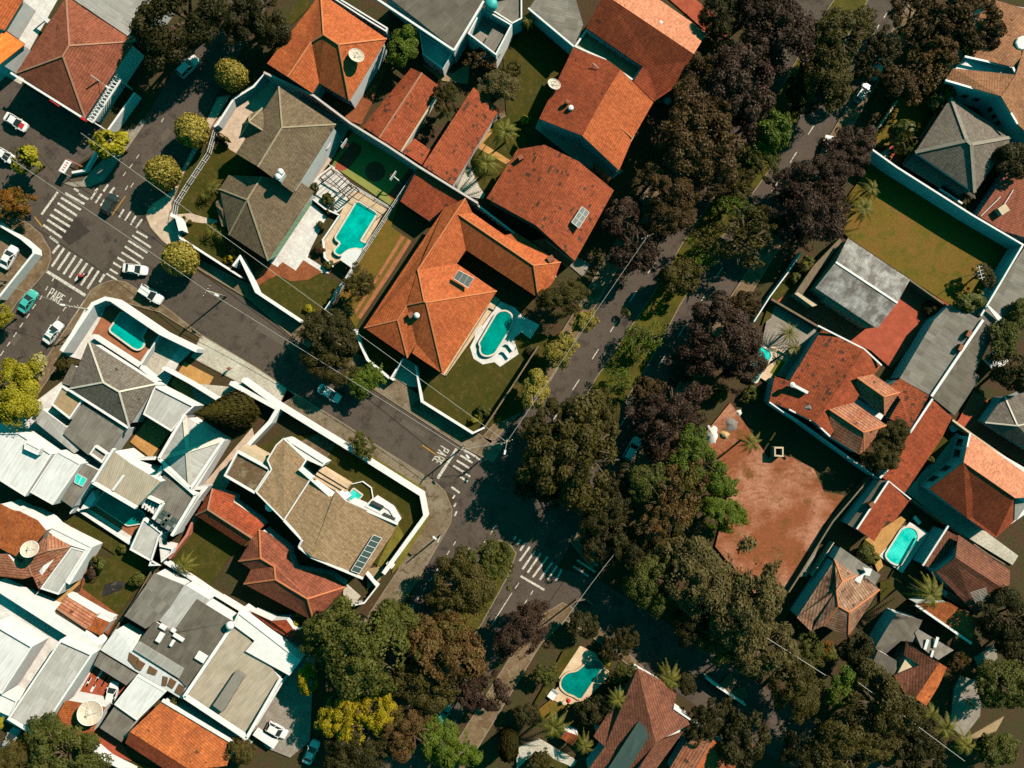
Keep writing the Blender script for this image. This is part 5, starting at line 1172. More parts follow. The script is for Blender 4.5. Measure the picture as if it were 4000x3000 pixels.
def trunk_mesh(limbs, seed):         # unit radius crown around the origin, ground at -1 (scaled)
    r = random.Random(seed); m = MB()
    m.tube([(0, 0, -1), (.02, .01, -.6), (0, .02, -.25)], [.085, .07, .055], 7)
    for i in range(limbs):
        a = 6.283 * (i + r.random() * .6) / limbs; l = r.uniform(.5, .8); zz = r.uniform(.0, .2)
        p0 = Vector((0, .01, r.uniform(-.4, -.2))); p1 = Vector((math.cos(a) * l * .45, math.sin(a) * l * .45, zz * .45)); p2 = Vector((math.cos(a + .2) * l, math.sin(a + .2) * l, zz))
        m.tube([p0, p1, p2], [.045, .03, .012], 5)
        for s_ in (-.6, .5):
            q = p1 + Vector((math.cos(a + s_) * l * .45, math.sin(a + s_) * l * .45, zz * .6)); m.tube([p1, q], [.022, .008], 4)
    me = bpy.data.meshes.new('trunk'); me.from_pydata(m.v, [], m.f); me.materials.append(MT('bark'))
    for p in me.polygons: p.use_smooth = True
    return me
TRUNK = [trunk_mesh(6, i) for i in range(3)]
def obj(name, me, parent, mat, loc=(0, 0, 0), sc=(1, 1, 1), rz=0.0):
    o = bpy.data.objects.new(name, me); COL.objects.link(o); o.parent = parent; o.location = loc; o.scale = sc; o.rotation_euler = (0, 0, rz)
    o.material_slots[0].link = 'OBJECT'; o.material_slots[0].material = MT(mat); return o
TN = [0]
def tree(kind, mat, u, v, r, label, h=None, name='tree', cat='tree', group=None, squash=1.0, bark='bark', ell=(1, 1)):
    TN[0] += 1; i = TN[0]; R = r * SC * PX
    tops = {'big': 1.25, 'med': 1.3, 'small': 1.1, 'loose': 1.3, 'thin': 1.2, 'ball': 1.25, 'cone': 0, 'column': 0, 'bush': .55}
    if h is None: h = max(0.5, R * tops[kind])           # height of the crown's middle
    if kind in ('big', 'med', 'loose', 'thin'): h = max(h, 3.2)
    c = P(u, v, h); t = thing(name, label, cat, (c[0], c[1], 0), group); rz = (i * 2.399) % 6.283
    if kind in ('cone', 'column'):
        obj('trunk', TRUNK[0], t, bark, (0, 0, h * .25), (R, R, h * .25)); obj('crown', (CONE if kind == 'cone' else COLUMN)[0], t, mat, (0, 0, h * .04), (R, R, h * .96), rz); return t
    pool = {'big': BIG, 'med': MED, 'small': SMALL, 'loose': LOOSE, 'thin': THIN, 'ball': BALL, 'bush': SMALL}[kind]; q = R * 1.02
    EL1 = ell
    if ell == (1, 1) and kind != 'ball': e_ = .86 + .3 * ((i * .618) % 1); ell = (e_, 2.03 - e_); EL1 = ell
    if kind != 'bush': obj('trunk', TRUNK[i % 3], t, bark, (0, 0, h), (R, R, h), rz)
    obj('crown', pool[i % len(pool)], t, mat, (0, 0, h), (q * ell[0], q * ell[1], q * squash), rz if ell == EL1 else ELL)
    return t
ELL = -0.575
def palm_crown(n, L, w, droop, seed):
    r = random.Random(seed); P0, N, S_, TI = [], [], [], []; m = MB()
    for i in range(n):
        a = 6.283 * i / n + r.uniform(-.2, .2); up = r.uniform(.1, .9); l = L * r.uniform(.75, 1.05); pts_ = []
        for k in range(7):
            t = k / 6; pts_.append(Vector((math.cos(a) * l * t, math.sin(a) * l * t, l * (up * t - (droop + up) * t * t))))
        side = Vector((-math.sin(a), math.cos(a), 0))
        for k in range(6):
            p, q = pts_[k], pts_[k + 1]; m.quad(p - side * .012, p + side * .012, q + side * .01, q - side * .01)
            for e in range(3):
                b = p.lerp(q, (e + .5) / 3); t = (k + e / 3) / 6; ww = w * (math.sin(min(1, t * 1.05 + .12) * 3.0) ** .7 + .1)
                fw = (q - p).normalized()
                for sd in (-1, 1):
                    tip = b + side * sd * ww + fw * ww * .55 - Vector((0, 0, ww * .3))
                    m.quad(b, b + fw * .05 * L, tip + fw * .012 * L, tip)
    me = bpy.data.meshes.new('crown'); me.from_pydata(m.v, [], m.f); a = me.attributes.new('tint', 'FLOAT', 'FACE')
    a.data.foreach_set('value', [r.random() for _ in m.f]); me.materials.append(MT('leaf_palm')); return me
PALM = [palm_crown(11, 1.0, .13, .5, 1), palm_crown(13, 1.0, .12, .65, 2)]
YUCCA = [palm_crown(30, 1.0, .05, .35, 3)]
def palm(u, v, r, label, h=5.0, mat='leaf_palm', yucca=False, lean=(0, 0), squash=1.0):
    R = r * SC * PX; c = P(u, v, h); t = thing('palm_tree' if not yucca else 'yucca_plant', label, 'palm' if not yucca else 'plant', (c[0] - lean[0], c[1] - lean[1], 0)); TN[0] += 1
    m = MB(); m.tube([(c[0] - lean[0], c[1] - lean[1], 0), (c[0] - lean[0] * .4, c[1] - lean[1] * .4, h * .55), (c[0], c[1], h)], [.2, .15, .13], 8); m.build('trunk', 'bark_pale', t, True)
    obj('crown', (YUCCA if yucca else PALM)[0 if yucca else TN[0] % 2], t, mat, (lean[0], lean[1], h), (R, R, R * squash), TN[0] * 1.7)
    return t
F()
ST = 'trees lining the streets'
for u, v, r, lb in ((415, 282, 32, 'clipped round yellow-green tree at the olive house wall corner'), (352, 374, 33, 'clipped round yellow-green tree between the wall corner and the pink pavement'),
                    (390, 560, 34, 'clipped round bright yellow tree on the kerb over the street crossing'), (500, 161, 31, 'clipped round tree half in the big dark tree shade, by white wall end')):
    tree('ball', 'leaf_ball', u, v, r, lb, h=3.6, name='round_tree', group='clipped round street trees')
E = [  # kind, foliage, u, v, r, label, middle height
 ('big', 'leaf_dark', 395, 30, 98, 'largest dark olive tree over the street, top left', 8.5), ('big', 'leaf_dark', 545, 25, 74, 'dark green tree touching the top edge right of the largest dark one', 7),
 ('med', 'leaf_dark', 590, 70, 42, 'small dark tree beside the garden of the orange hip-roof house', 4),
 ('small', 'leaf_yellow', 247, 313, 39, 'bright yellow-green tree by the brown building corner', 4), ('small', 'leaf_yellow', 64, 345, 37, 'bright yellow-green tree in the car park planter', 4),
 ('loose', 'leaf_flame', 25, 440, 46, 'orange flowering tree on the left edge by the crossing', 3.4), ('med', 'leaf_yellow', 2, 684, 27, 'yellow-green tree cut by the left edge near the teal car', 4),
 ('big', 'leaf_yellow', 25, 856, 72, 'large bright yellow-green tree on the left edge', 6), ('small', 'leaf_pale', 62, 800, 38, 'pale cream-green bush tree beside the left road', 3),
 ('big', 'leaf_dark', 708, 724, 66, 'dark olive tree leaning over the street below the large orange house', 6), ('big', 'leaf_olive', 716, 785, 52, 'lower dark tree crown overhanging the parked white car', 5.5),
 ('loose', 'leaf_olive', 774, 612, 42, 'sparse olive tree beside the terracotta stone track', 5), ('med', 'leaf_green', 790, 822, 40, 'rounded light green tree on the pavement by the white gate', 3.6),
 ('med', 'leaf_green', 873, 96, 42, 'light green tree between orange hip-roof house and grey roofs', 5), ('loose', 'leaf_olive', 962, 214, 33, 'olive tree growing over the end of the speckled gable roof', 4.6),
 ('med', 'leaf_grey', 1078, 186, 42, 'dark grey-green round tree at the small lawn corner', 4.5), ('small', 'leaf_olive', 1100, 155, 26, 'olive bush behind the grey-green round tree', 3), ('thin', 'leaf_brown', 1040, 128, 34, 'bare greyish tree by the white walled terrace', 3.6),
 ('big', 'leaf_olive', 1212, 648, 50, 'dark olive tree shading the pool garden of the large orange house', 5.5), ('med', 'leaf_ball', 1264, 694, 30, 'narrow yellow-green tree beside avenue kerb, next to the dark olive tree', 4.5),
 ('med', 'leaf_ball', 1214, 757, 37, 'middle of three yellow-green trees along the avenue wire', 4.5), ('med', 'leaf_ball', 1157, 838, 40, 'yellow-green tree nearest the corner lawn along the avenue wire', 4.5),
 ('big', 'leaf_bronze', 1500, 300, 96, 'broad bronze tree over the avenue beside the two-part orange roof', 7.5), ('big', 'leaf_bronze', 1440, 405, 62, 'bronze tree shading the speckled gable roof edge', 6.5),
 ('big', 'leaf_bronze', 1452, 455, 62, 'dark bronze tree in the avenue verge below the six-pane panel', 6), ('loose', 'leaf_purple', 1372, 545, 60, 'dark purple tree over the verge by the shaded driveway', 5.5), ('med', 'leaf_purple', 1345, 470, 46, 'dark purple tree right of the speckled roof eave', 5),
 ('big', 'leaf_purple', 1600, 165, 88, 'wide purple-brown tree beside the large salmon gable house', 7), ('big', 'leaf_purple', 1690, 75, 88, 'purple-brown tree at the top of the avenue', 7), ('big', 'leaf_dark', 1560, 20, 58, 'dark tree on top edge right of the salmon roof', 6),
 ('loose', 'leaf_purple', 1620, 260, 46, 'small purple tree on the median between bronze and green trees', 5), ('big', 'leaf_purple', 1620, 20, 60, 'purple tree on the top edge above the avenue', 6.5),
 ('big', 'leaf_olive', 1808, 78, 70, 'tall olive-green tree in the avenue median, top right', 8), ('big', 'leaf_olive', 1785, 160, 66, 'lower olive-green tree overhanging right carriageway of the avenue', 7), ('med', 'leaf_dark', 1740, 200, 50, 'dark undergrowth tree left of the olive median trees', 5),
 ('med', 'leaf_green', 1668, 285, 52, 'fresh green tree on the avenue median', 5), ('loose', 'leaf_mid', 1640, 345, 44, 'thin green tree lower on the avenue median', 4), ('loose', 'leaf_olive', 1592, 400, 46, 'low olive tree on the median beside the brown shade', 4),
 ('loose', 'leaf_bronze', 2085, 35, 78, 'bronze tree over the roof of the tall brown house', 7), ('loose', 'leaf_brown', 2040, 110, 58, 'brown half-bare tree beside the tall brown house', 6), ('thin', 'leaf_brown', 1996, 160, 56, 'grey bare-twigged tree beside the avenue, top right', 5),
 ('med', 'leaf_bronze', 1945, 185, 40, 'dark bronze tree over the parked teal cars', 5), ('loose', 'leaf_bronze', 1975, 40, 60, 'bronze tree beside the top end of the avenue', 6), ('small', 'leaf_mid', 2030, 200, 34, 'leafy green shrub tree at the grey hip-roof garden', 3.4),
 ('small', 'leaf_mid', 1952, 292, 44, 'shiny green shrub in the front garden of the grey hip-roof house', 2.8), ('med', 'leaf_dark', 2185, 345, 48, 'almost black tree on the right edge beside grey hip roof', 5),
 ('big', 'leaf_purple', 1838, 320, 56, 'purple tree over the white-topped truck on the avenue', 5.5), ('big', 'leaf_purple', 1785, 385, 62, 'maroon tree along the avenue beside the dry lawn', 6), ('big', 'leaf_purple', 1752, 462, 80, 'dark maroon tree beside palms of the dry lawn', 6.5), ('loose', 'leaf_purple', 1700, 410, 40, 'small dark purple tree leaning over avenue lane dashes', 5),
 ('thin', 'leaf_olive', 1600, 515, 74, 'thin grey-olive tree with bare branches over the avenue', 6), ('loose', 'leaf_olive', 1640, 490, 50, 'olive tree in front of the thin bare one', 5.5), ('thin', 'leaf_green', 1580, 440, 40, 'small pale green tree on the grassy median', 4),
 ('med', 'leaf_olive', 1466, 598, 48, 'rounded olive tree on the median between lane dashes', 4.5), ('thin', 'leaf_green', 1512, 552, 46, 'loose green tree on the median beside the rounded olive one', 4), ('thin', 'leaf_green', 1390, 730, 50, 'low feathery green tree on the lower median', 2.8), ('small', 'leaf_mid', 1353, 678, 12, 'tiny sapling on the median kerb', 1.5),
 ('big', 'leaf_purple', 1560, 735, 84, 'large maroon tree by the small blue pool on the avenue', 6.5), ('loose', 'leaf_bronze', 1592, 662, 44, 'bronze tree above the large maroon tree', 5), ('big', 'leaf_purple', 1602, 790, 52, 'dark maroon tree leaning against the small blue pool', 5.5), ('thin', 'leaf_dark', 1480, 800, 44, 'dark low tree below the feathery median tree', 3.5),
 ('big', 'leaf_olive', 1240, 985, 112, 'huge olive tree in the middle of the avenue crossing', 8.5), ('big', 'leaf_olive', 1195, 925, 58, 'olive crown above the huge tree, touching avenue lane', 7), ('big', 'leaf_olive', 1300, 910, 52, 'olive crown between huge tree and grassy median', 6), ('med', 'leaf_dark', 1168, 1045, 56, 'dark crown on the shaded side of the huge crossing tree', 5), ('thin', 'leaf_green', 1345, 830, 40, 'low green tree at the tip of the grassy median', 3),
 ('big', 'leaf_purple', 1445, 905, 84, 'grey-purple tree beside the white sand piles', 6), ('loose', 'leaf_bronze', 1400, 855, 46, 'bronze tree left of the grey-purple tree', 4.5), ('big', 'leaf_dark', 1312, 1112, 60, 'dark tree in the shade beside the crossing zebra', 7), ('big', 'leaf_dark', 1350, 1175, 56, 'dark tree over the corner pavement below the zebra', 6.5), ('med', 'leaf_dark', 1292, 1185, 36, 'small dark tree at the end of the shaded zebra', 6), ('loose', 'leaf_dark', 1328, 1050, 50, 'dark loose tree right of the huge crossing tree', 7), ('loose', 'leaf_bronze', 1545, 240, 60, 'bronze tree filling the gap above the broad bronze one', 7), ('big', 'leaf_bronze', 1530, 390, 50, 'bronze tree over the left carriageway beside median', 6), ('loose', 'leaf_dark', 1895, 120, 52, 'added dark loose tree shading the upper right carriageway', 6), ('big', 'leaf_bronze', 1520, 180, 56, 'bronze tree at the white rubble of the gable house', 6), ('loose', 'leaf_brown', 1455, 1088, 74, 'brown half-bare tree at the red field edge', 9.5), ('big', 'leaf_green', 1497, 1002, 66, 'bright green tree at the red field corner', 7), ('big', 'leaf_green', 1556, 1110, 50, 'bright green crown reaching into the red field', 5), ('med', 'leaf_green', 1560, 1050, 36, 'small bright green crown over the red field, nearest the centre', 4.5), ('med', 'leaf_mid', 1402, 1040, 44, 'grey-green crown left of the brown half-bare tree', 9), ('med', 'leaf_dark', 1440, 1160, 44, 'dark green tree below the brown half-bare tree', 4.5),  # dark loose tree over the upper right carriageway is added for its shade
 ('big', 'leaf_mid', 1405, 1245, 68, 'dark green tree on the corner of the lower street', 6.5), ('big', 'leaf_grey', 1510, 1250, 92, 'grey-olive tree below the red field, left of its pair', 8), ('big', 'leaf_grey', 1618, 1300, 98, 'large grey-olive tree at the bottom tip of the red field', 8.5), ('big', 'leaf_grey', 1650, 1405, 66, 'grey-olive tree over the lower street', 7), ('big', 'leaf_mid', 1560, 1370, 62, 'darker green tree under the grey-olive pair', 6.5), ('big', 'leaf_dark', 1500, 1335, 52, 'dark tree crown at the lower street kerb', 6),
 ('big', 'leaf_olive', 1716, 1482, 66, 'olive-brown round tree beside the lime green one', 6.5), ('med', 'leaf_green', 1818, 1480, 42, 'lime green round tree, lower right', 6), ('med', 'leaf_dark', 1852, 1404, 40, 'dark round tree below the mottled house', 4.5), ('big', 'leaf_olive', 1905, 1530, 82, 'broad olive tree below the grey sheet roofs', 8), ('big', 'leaf_olive', 1835, 1605, 76, 'broad olive tree at bottom edge, lower right', 7.5), ('big', 'leaf_dark', 1745, 1625, 66, 'dark olive tree in the deep shade at the bottom', 6), ('big', 'leaf_mid', 2172, 1480, 68, 'green tree on the right edge beside sheet roofs', 6.5), ('big', 'leaf_dark', 2165, 1335, 66, 'black-green tree beside the mottled red single-pitch roof', 6), ('med', 'leaf_dark', 2195, 1395, 42, 'black-green tree cut by the right edge', 5), ('loose', 'leaf_brown', 2072, 1432, 28, 'fuzzy brown dry bush beside the red gable corner', 2.5), ('loose', 'leaf_dark', 1985, 1625, 70, 'dark shrubby tree at the bottom beside the bottom-right palms', 4.5), ('med', 'leaf_mid', 2150, 1620, 48, 'green shrub tree in the bottom right corner', 4), ('loose', 'leaf_mid', 1750, 1410, 40, 'mixed leafy shrub beside the mottled house corner', 3.0), ('loose', 'leaf_flame', 1782, 1405, 22, 'orange-yellow shrub between dark round and grey-olive trees', 2.2),
 ('big', 'leaf_olive', 1930, 940, 38, 'upper dark olive tree beside the hipped dormer', 5), ('big', 'leaf_olive', 1905, 985, 40, 'lower dark olive tree beside the long red roof strip', 5), ('small', 'leaf_olive', 1937, 997, 15, 'small round olive bush leaning on the long red roof strip', 3), ('small', 'leaf_mid', 2094, 652, 34, 'grey-green round tree at the dry lawn corner', 3.4), ('loose', 'leaf_grey', 2126, 595, 26, 'silvery shrub against the teal lot wall', 2.4), ('loose', 'leaf_dark', 1735, 575, 8, 'tiny dark shrub on the dry lawn edge', 1), ('med', 'leaf_mid', 2165, 735, 42, 'green tree on the right edge beside the white parasol', 4.5), ('med', 'leaf_dark', 2185, 805, 50, 'dark green tree below the white parasol', 4.5), ('med', 'leaf_mid', 2200, 680, 34, 'green tree at the right edge above the white parasol', 4.5),
 ('loose', 'leaf_mid', 1060, 1212, 58, 'feathery green tree on the traffic island', 6), ('big', 'leaf_olive', 1000, 1272, 72, 'olive tree at the lower end of the traffic island', 7), ('big', 'leaf_mid', 785, 1400, 108, 'huge blue-green tree at the bottom centre left', 9.5), ('big', 'leaf_mid', 845, 1345, 56, 'green crown between huge blue-green tree and the pavement', 8), ('big', 'leaf_mid', 725, 1370, 60, 'green crown against the rambling red house', 8), ('big', 'leaf_gold', 745, 1545, 62, 'golden yellow tree below the huge blue-green tree', 6.5), ('big', 'leaf_gold', 815, 1540, 50, 'golden yellow crown right of its golden neighbour', 6.5), ('med', 'leaf_gold', 664, 1468, 30, 'small golden yellow tree beside the white terrace', 5.5), ('big', 'leaf_brown', 955, 1400, 92, 'olive-brown tree covering the lower avenue', 8), ('big', 'leaf_olive', 915, 1475, 66, 'olive tree between golden and olive-brown trees', 7), ('big', 'leaf_brown', 880, 1570, 64, 'brownish tree right of the golden trees', 6.5), ('loose', 'leaf_purple', 1038, 1490, 56, 'maroon tree by the parked teal hatchback', 5.5), ('big', 'leaf_purple', 1128, 1365, 62, 'dark maroon tree at the lower street corner', 6), ('big', 'leaf_green', 945, 1600, 58, 'rounded green tree at the bottom edge, centre left', 5.5), ('med', 'leaf_green', 1010, 1628, 34, 'small green tree right of the rounded one at the bottom', 4.5), ('big', 'leaf_dark', 770, 1625, 72, 'dark olive tree at the bottom edge under the golden trees', 6),
 ('big', 'leaf_mid', 132, 1632, 80, 'dense green tree on the bottom edge, left', 6.5), ('big', 'leaf_olive', 22, 1640, 52, 'olive tree in the bottom left corner', 5.5), ('small', 'leaf_yellow', -2, 1562, 16, 'yellow shrub cut by the left edge near bottom', 3), ('med', 'leaf_olive', 520, 1622, 32, 'olive tree at the corner of the long burnt orange roof', 4), ('small', 'leaf_mid', 380, 1514, 13, 'small bush on the alley beside beige roof', 2.5),
 ('small', 'leaf_mid', 216, 1218, 20, 'light green bush on the left back lawn', 1.8), ('small', 'leaf_purple', 200, 1240, 14, 'dark purple bush beside the light green bush', 1.4), ('small', 'leaf_mid', 300, 1250, 19, 'green bush beside the black tarpaulin', 1.8), ('small', 'leaf_mid', 262, 1183, 11, 'tiny green bush in the shaded corner of the back lawn', 1.0),
 ('small', 'leaf_olive', 140, 785, 19, 'small olive shrub beside the grey hip-roof house wall', 2), ('loose', 'leaf_mid', 783, 962, 31, 'small spiky green tree on the corner pavement', 3.2),
 ('med', 'leaf_dark', 1262, 1350, 34, 'dark tree above the lower kidney pool', 4), ('loose', 'leaf_mid', 1178, 1456, 32, 'green shrub tree left of the kidney pool', 3), ('loose', 'leaf_mid', 1348, 1455, 30, 'green shrub right of the kidney pool', 3), ('med', 'leaf_dark', 1290, 1530, 42, 'dark green shrub against the big brown-red roof', 3.2), ('loose', 'leaf_dark', 1340, 1390, 40, 'dark shrub in shade above the big brown-red roof', 3), ('med', 'leaf_dark', 1480, 1475, 28, 'round dark green bush at the big gable eave', 3), ('loose', 'leaf_dark', 1530, 1560, 50, 'black-green tree beside the lower right brick path', 4.5), ('med', 'leaf_dark', 1600, 1600, 62, 'black-green tree over the red yard at the bottom', 5.5), ('med', 'leaf_dark', 1140, 1545, 30, 'dark bush left of the bottom palms', 2.6), ('loose', 'leaf_olive', 1170, 1640, 26, 'olive bush at the bottom path', 2),
]
for k, m_, u, v, r, lb, h in E: tree(k, m_, u, v, r, lb, h)
for u, v, r, lb, ma in ((497, 560, 13, 'yellow flowering bush beside the white garden wall', 'leaf_gold'), (668, 668, 12, 'small yellow-leaved plant at the lawn wall', 'leaf_yellow'), (680, 405, 13, 'round bush by the white deck steps', 'leaf_mid'), (705, 430, 15, 'larger bush beside the pool deck path', 'leaf_mid'),
                    (712, 455, 11, 'low bush in the planted strip by the pool, upper one', 'leaf_olive'), (694, 487, 12, 'bush in the middle of the planted strip by the pool', 'leaf_olive'), (690, 540, 14, 'reddish bush near the white lamp in the planted strip', 'leaf_bronze'), (712, 572, 12, 'green bush at the round pool hut', 'leaf_mid'),
                    (398, 472, 7, 'small clipped bush beside the garden path', 'leaf_mid'), (412, 480, 7, 'second small clipped bush beside the garden path, nearer the house', 'leaf_mid'), (515, 535, 24, 'dark green shrub in the olive house garden', 'leaf_olive'),
                    (1040, 888, 16, 'leafy shrub in the corner of the bright lawn', 'leaf_mid'), (1025, 905, 13, 'yellowish shrub at the lawn corner wall', 'leaf_yellow'), (735, 770, 20, 'dark shrub inside the white curved wall', 'leaf_dark'), (1145, 760, 12, 'dark shrub at the white pool deck corner', 'leaf_dark'),
                    (1440, 100, 16, 'dark shrub at the end of the salmon gable house', 'leaf_dark'), (1545, 80, 22, 'green shrub at the corner of the large salmon roof', 'leaf_mid'), (1135, 260, 13, 'yellow-green bush on the small lawn', 'leaf_yellow'), (1450, 195, 16, 'green shrub at the gable house corner', 'leaf_mid'), (1465, 210, 13, 'pale shrub beside the white rubble', 'leaf_grey'),
                    (640, 1340, 16, 'yellow-green bush in the ochre bed behind grey roofs', 'leaf_yellow'), (503, 1310, 12, 'small yellow bush in the ochre bed', 'leaf_yellow'), (1553, 855, 22, 'dark green bush below the maroon trees', 'leaf_mid'), (1625, 850, 20, 'leafy bush at the small blue pool', 'leaf_mid'), (1745, 570, 22, 'banana-like bush by the concrete wall', 'leaf_mid'),
                    (1720, 600, 16, 'grassy bush at the shaded lot wall', 'leaf_mid'), (1868, 1192, 24, 'dark bush between the bright pool and mottled house', 'leaf_mid'), (1885, 1208, 14, 'spiky green bush at the bright pool deck', 'leaf_palm'), (1723, 1350, 8, 'tiny yellow flower bush at the mottled roof corner', 'leaf_gold'), (2008, 995, 12, 'small bush in the narrow white yard', 'leaf_mid'), (2012, 668, 20, 'dark shrub on the lower edge of dry lawn', 'leaf_dark'),
                    (212, 660, 12, 'palm-like shrub in the pool terrace corner', 'leaf_yellow'), (655, 1410, 10, 'yellow sprig at the red hip roof corner', 'leaf_yellow')):
    tree('bush', ma, u, v, r, lb, name='bush', cat='bush')
tree('cone', 'leaf_olive', 424, 893, 36, 'leaning dark conifer between ribbed roof and white pergola', 19, name='conifer_tree')
tree('column', 'leaf_dark', 1098, 1640, 20, 'tall clipped cypress column on the bottom edge', 8, name='cypress_tree')
tree('bush', 'leaf_yellow', 1308, 1420, 26, 'clipped yellow-green hedge along the kidney pool', 1.3, name='hedge', cat='hedge', ell=(1.1, .42))
tree('bush', 'leaf_mid', 485, 300, 26, 'low clipped hedge curving at the pink drive', .9, name='hedge', cat='hedge', ell=(.28, .9))
PL = [(1090, 284, 40, 'upper palm in the courtyard beside the long red roof', 6), (1050, 352, 38, 'lower palm in the courtyard beside the long red roof', 5.5), (1140, 42, 24, 'yellowish palm at the white wall, top centre', 3.5),
      (1883, 408, 30, 'upper dark palm on the dry lawn', 3.2), (1866, 450, 38, 'lower larger palm on the dry lawn', 4.2), (2010, 1285, 48, 'tall palm leaning by the mottled red roof', 8), (1195, 1570, 44, 'large palm at the bottom left of the big gable', 6), (1262, 1612, 32, 'smaller palm beside the tiled hut', 4.5), (1335, 1512, 30, 'palm over the left slope of the big gable', 6.5), (1445, 1468, 40, 'yellow palm at the right slope of the big gable', 5), (2040, 1575, 44, 'palm in the bottom right garden', 5), (2085, 1610, 40, 'second palm in the bottom right garden, nearest the corner', 5), (1624, 957, 30, 'young palm on the red field', 6.5), (1800, 1415, 26, 'palm above the lime green tree', 4), (395, 1222, 33, 'bushy palm at the bright lawn wall', 3.4), (2010, 1545, 34, 'palm beside the fuzzy brown yard', 4)]
for u, v, r, lb, h in PL: palm(u, v, r, lb, h)
for u, v, r, lb, h in ((1704, 720, 28, 'dense rosette plant above the small blue pool', 3), (1716, 752, 24, 'rosette plant beside the cream pool paving', 2.6), (457, 405, 24, 'upper spiky rosette in the olive house garden', 2.2), (442, 420, 18, 'spiky rosette in the olive house garden, near the lawn', 1.8), (455, 498, 20, 'lower spiky rosette in the olive house garden', 2), (478, 505, 22, 'spiky rosette beside the dark shrub', 2), (1745, 573, 24, 'spiky rosette beside the concrete wall', 2)):
    palm(u, v, r, lb, h, yucca=True)
# ================= walls, fences =================
T(0, 0)
wall('boundary_wall', 'white side wall between the shop porch and the shaded street', '1165,800 935,1120', 2.2, .35)
wall('boundary_wall', 'low white planter wall by the car park exit', '830,1310 735,1470 620,1490', 0.9, .4)
T(700, 300)
wall('boundary_wall', 'white wall running from street to the pink drive of the olive house', '735,-20 640,85 470,190 330,410 300,430', 2.2, .35)
fence('railing', 'pale metal railing along the garden of the olive house', '300,440 240,650 60,920 -45,1090 -60,1190 -30,1310 0,1385', 1.8, step=1.6)
wall('boundary_wall', 'long white wall between olive house lawn and the street', '0,1390 420,1660 530,1730', 2.2, .22)
wall('gate_post', 'white entrance gate frame on the rounded pink corner', '-75,1190 -20,1215 10,1330', 2.6, .6, cat='gate')
wall('party_wall', 'long tall lilac-white wall between court and speckled roofs', '730,-40 1160,160 1480,400 1790,590 2062,770 2580,1090', 5.2, .35, 'lilac_wall')
fence('fence', 'white fence between pool deck and stone-track garden', '2062,770 1830,1120 1430,1740 1330,1880', 2.4, step=3)
fence('court_fence', 'pale green fence along the lower side of the sports court', '1290,750 1480,920 1800,1110', 2.6, 'metal_white', 3)
wall('deck_wall', 'low white wall between white patio and planted strip', '1140,1045 1260,1140 1385,1195', .9, .25)
wall('deck_wall', 'low white edging wall round the cream pool deck', '1385,1195 1240,1410 1255,1560 1330,1640', .8, .25)
T(1000, 750)
wall('boundary_wall', 'white wall below the curved lawn along the street', '-200,640 -140,560 -55,740 0,862 385,1118', 2.4, .4)
wall('boundary_wall', 'white fence wall between two gardens below the pool hut', '860,620 590,1020', 2.0, .15)
wall('boundary_wall', 'white curved wall beside the dark tree, left of the white gate', '855,1185 905,1330 960,1450 1150,1610', 2.2, .3)
wall('boundary_wall', 'white gate wall at the driveway of the large orange house', '1270,1440 1165,1610 1190,1625', 2.2, .3)
wall('boundary_wall', 'white corner wall round the bright lawn of the large orange house', '1380,1500 1430,1810 1870,2085 1975,2035', 2.2, .3)
wall('boundary_wall', 'wall with hedge line beside the avenue pavement', '1975,2035 2240,1640 2440,1330', 2.0, .25, 'stone_wall')
wall('party_wall', 'white wall stepping down the side of the large orange house', '1925,120 2212,340 2480,560 2590,735', 3.2, .3)
T(0, 750)
wall('boundary_wall', 'white lot wall round the small pool at the street corner', '530,1375 800,968 910,920 960,930 1380,1215 1700,1370', 3.4, .7)
wall('boundary_wall', 'white wall of the lot with teal stripe on the left edge', '-40,255 0,290 180,400 285,490 290,530 -20,920', 2.2, .35)
wall('garden_wall', 'white wall between small pool terrace and grey roof', '800,1240 1200,1500 1360,1640', 1.8, .6)
wall('garden_wall', 'slim white wall right of the small pool', '1385,1225 1200,1520', 1.8, .2)
T(0, 1500)
wall('boundary_wall', 'white wall with raised shaft between pale driveway and ribbed roof', '1400,-140 1640,-10 1900,150', 2.4, .4)
wall('boundary_wall', 'teal-shaded white wall below the leaning conifer', '1985,-10 2400,215 2330,330 2130,540', 2.6, .7)
wall('pool_wall', 'white wall along the dark long pool, outer side', '600,1118 660,1080 1135,1392 1245,1170', 1.2, .35)
wall('pool_wall', 'white end wall at the dark long pool', '600,1118 790,870', 2.4, .35)
wall('boundary_wall', 'white wall between ribbed roof house and red tiled house', '1935,480 1680,900 1770,900 1690,1000 1500,1300', 3.0, .6)
wall('boundary_wall', 'pink wall beside the bright lawn of the red tiled house', '1680,1150 1610,1310 1460,1510', 2.0, .4, 'pink_wall')
T(1000, 1500)
wall('boundary_wall', 'long white wall along the pavement of the tan roof house', '-120,-40 140,150 430,330 740,520 1430,955 1465,1140 1100,1640', 2.4, .75)
wall('boundary_wall', 'white wall stub at the driveway of the tan roof house', '1130,1545 1180,1590', 2.0, .5)
T(600, 1700)
wall('garden_wall', 'white octagonal glass fence kerb round the tiny pool', '1625,480 1700,425 1805,400 1880,455 1895,545 1830,612', .6, .15)
wall('boundary_wall', 'white wall between red tiled house and grey sheet roofs', '90,1100 330,1250 490,1360 770,1530', 2.0, .3)
wall('boundary_wall', 'white wall at the lower end of the tan roof house', '1830,1190 1930,1310 1820,1450 1540,1510', 1.8, .25)
T(0, 1875)
wall('boundary_wall', 'low concrete wall at the edge of the left back lawn', '1335,740 1180,1010 960,1340', 1.8, .2, 'stone_wall')
T(0, 2250)
wall('boundary_wall', 'white wall at the bottom edge beside the dense green tree', '800,1480 930,1590 1150,1700', 1.6, .9)
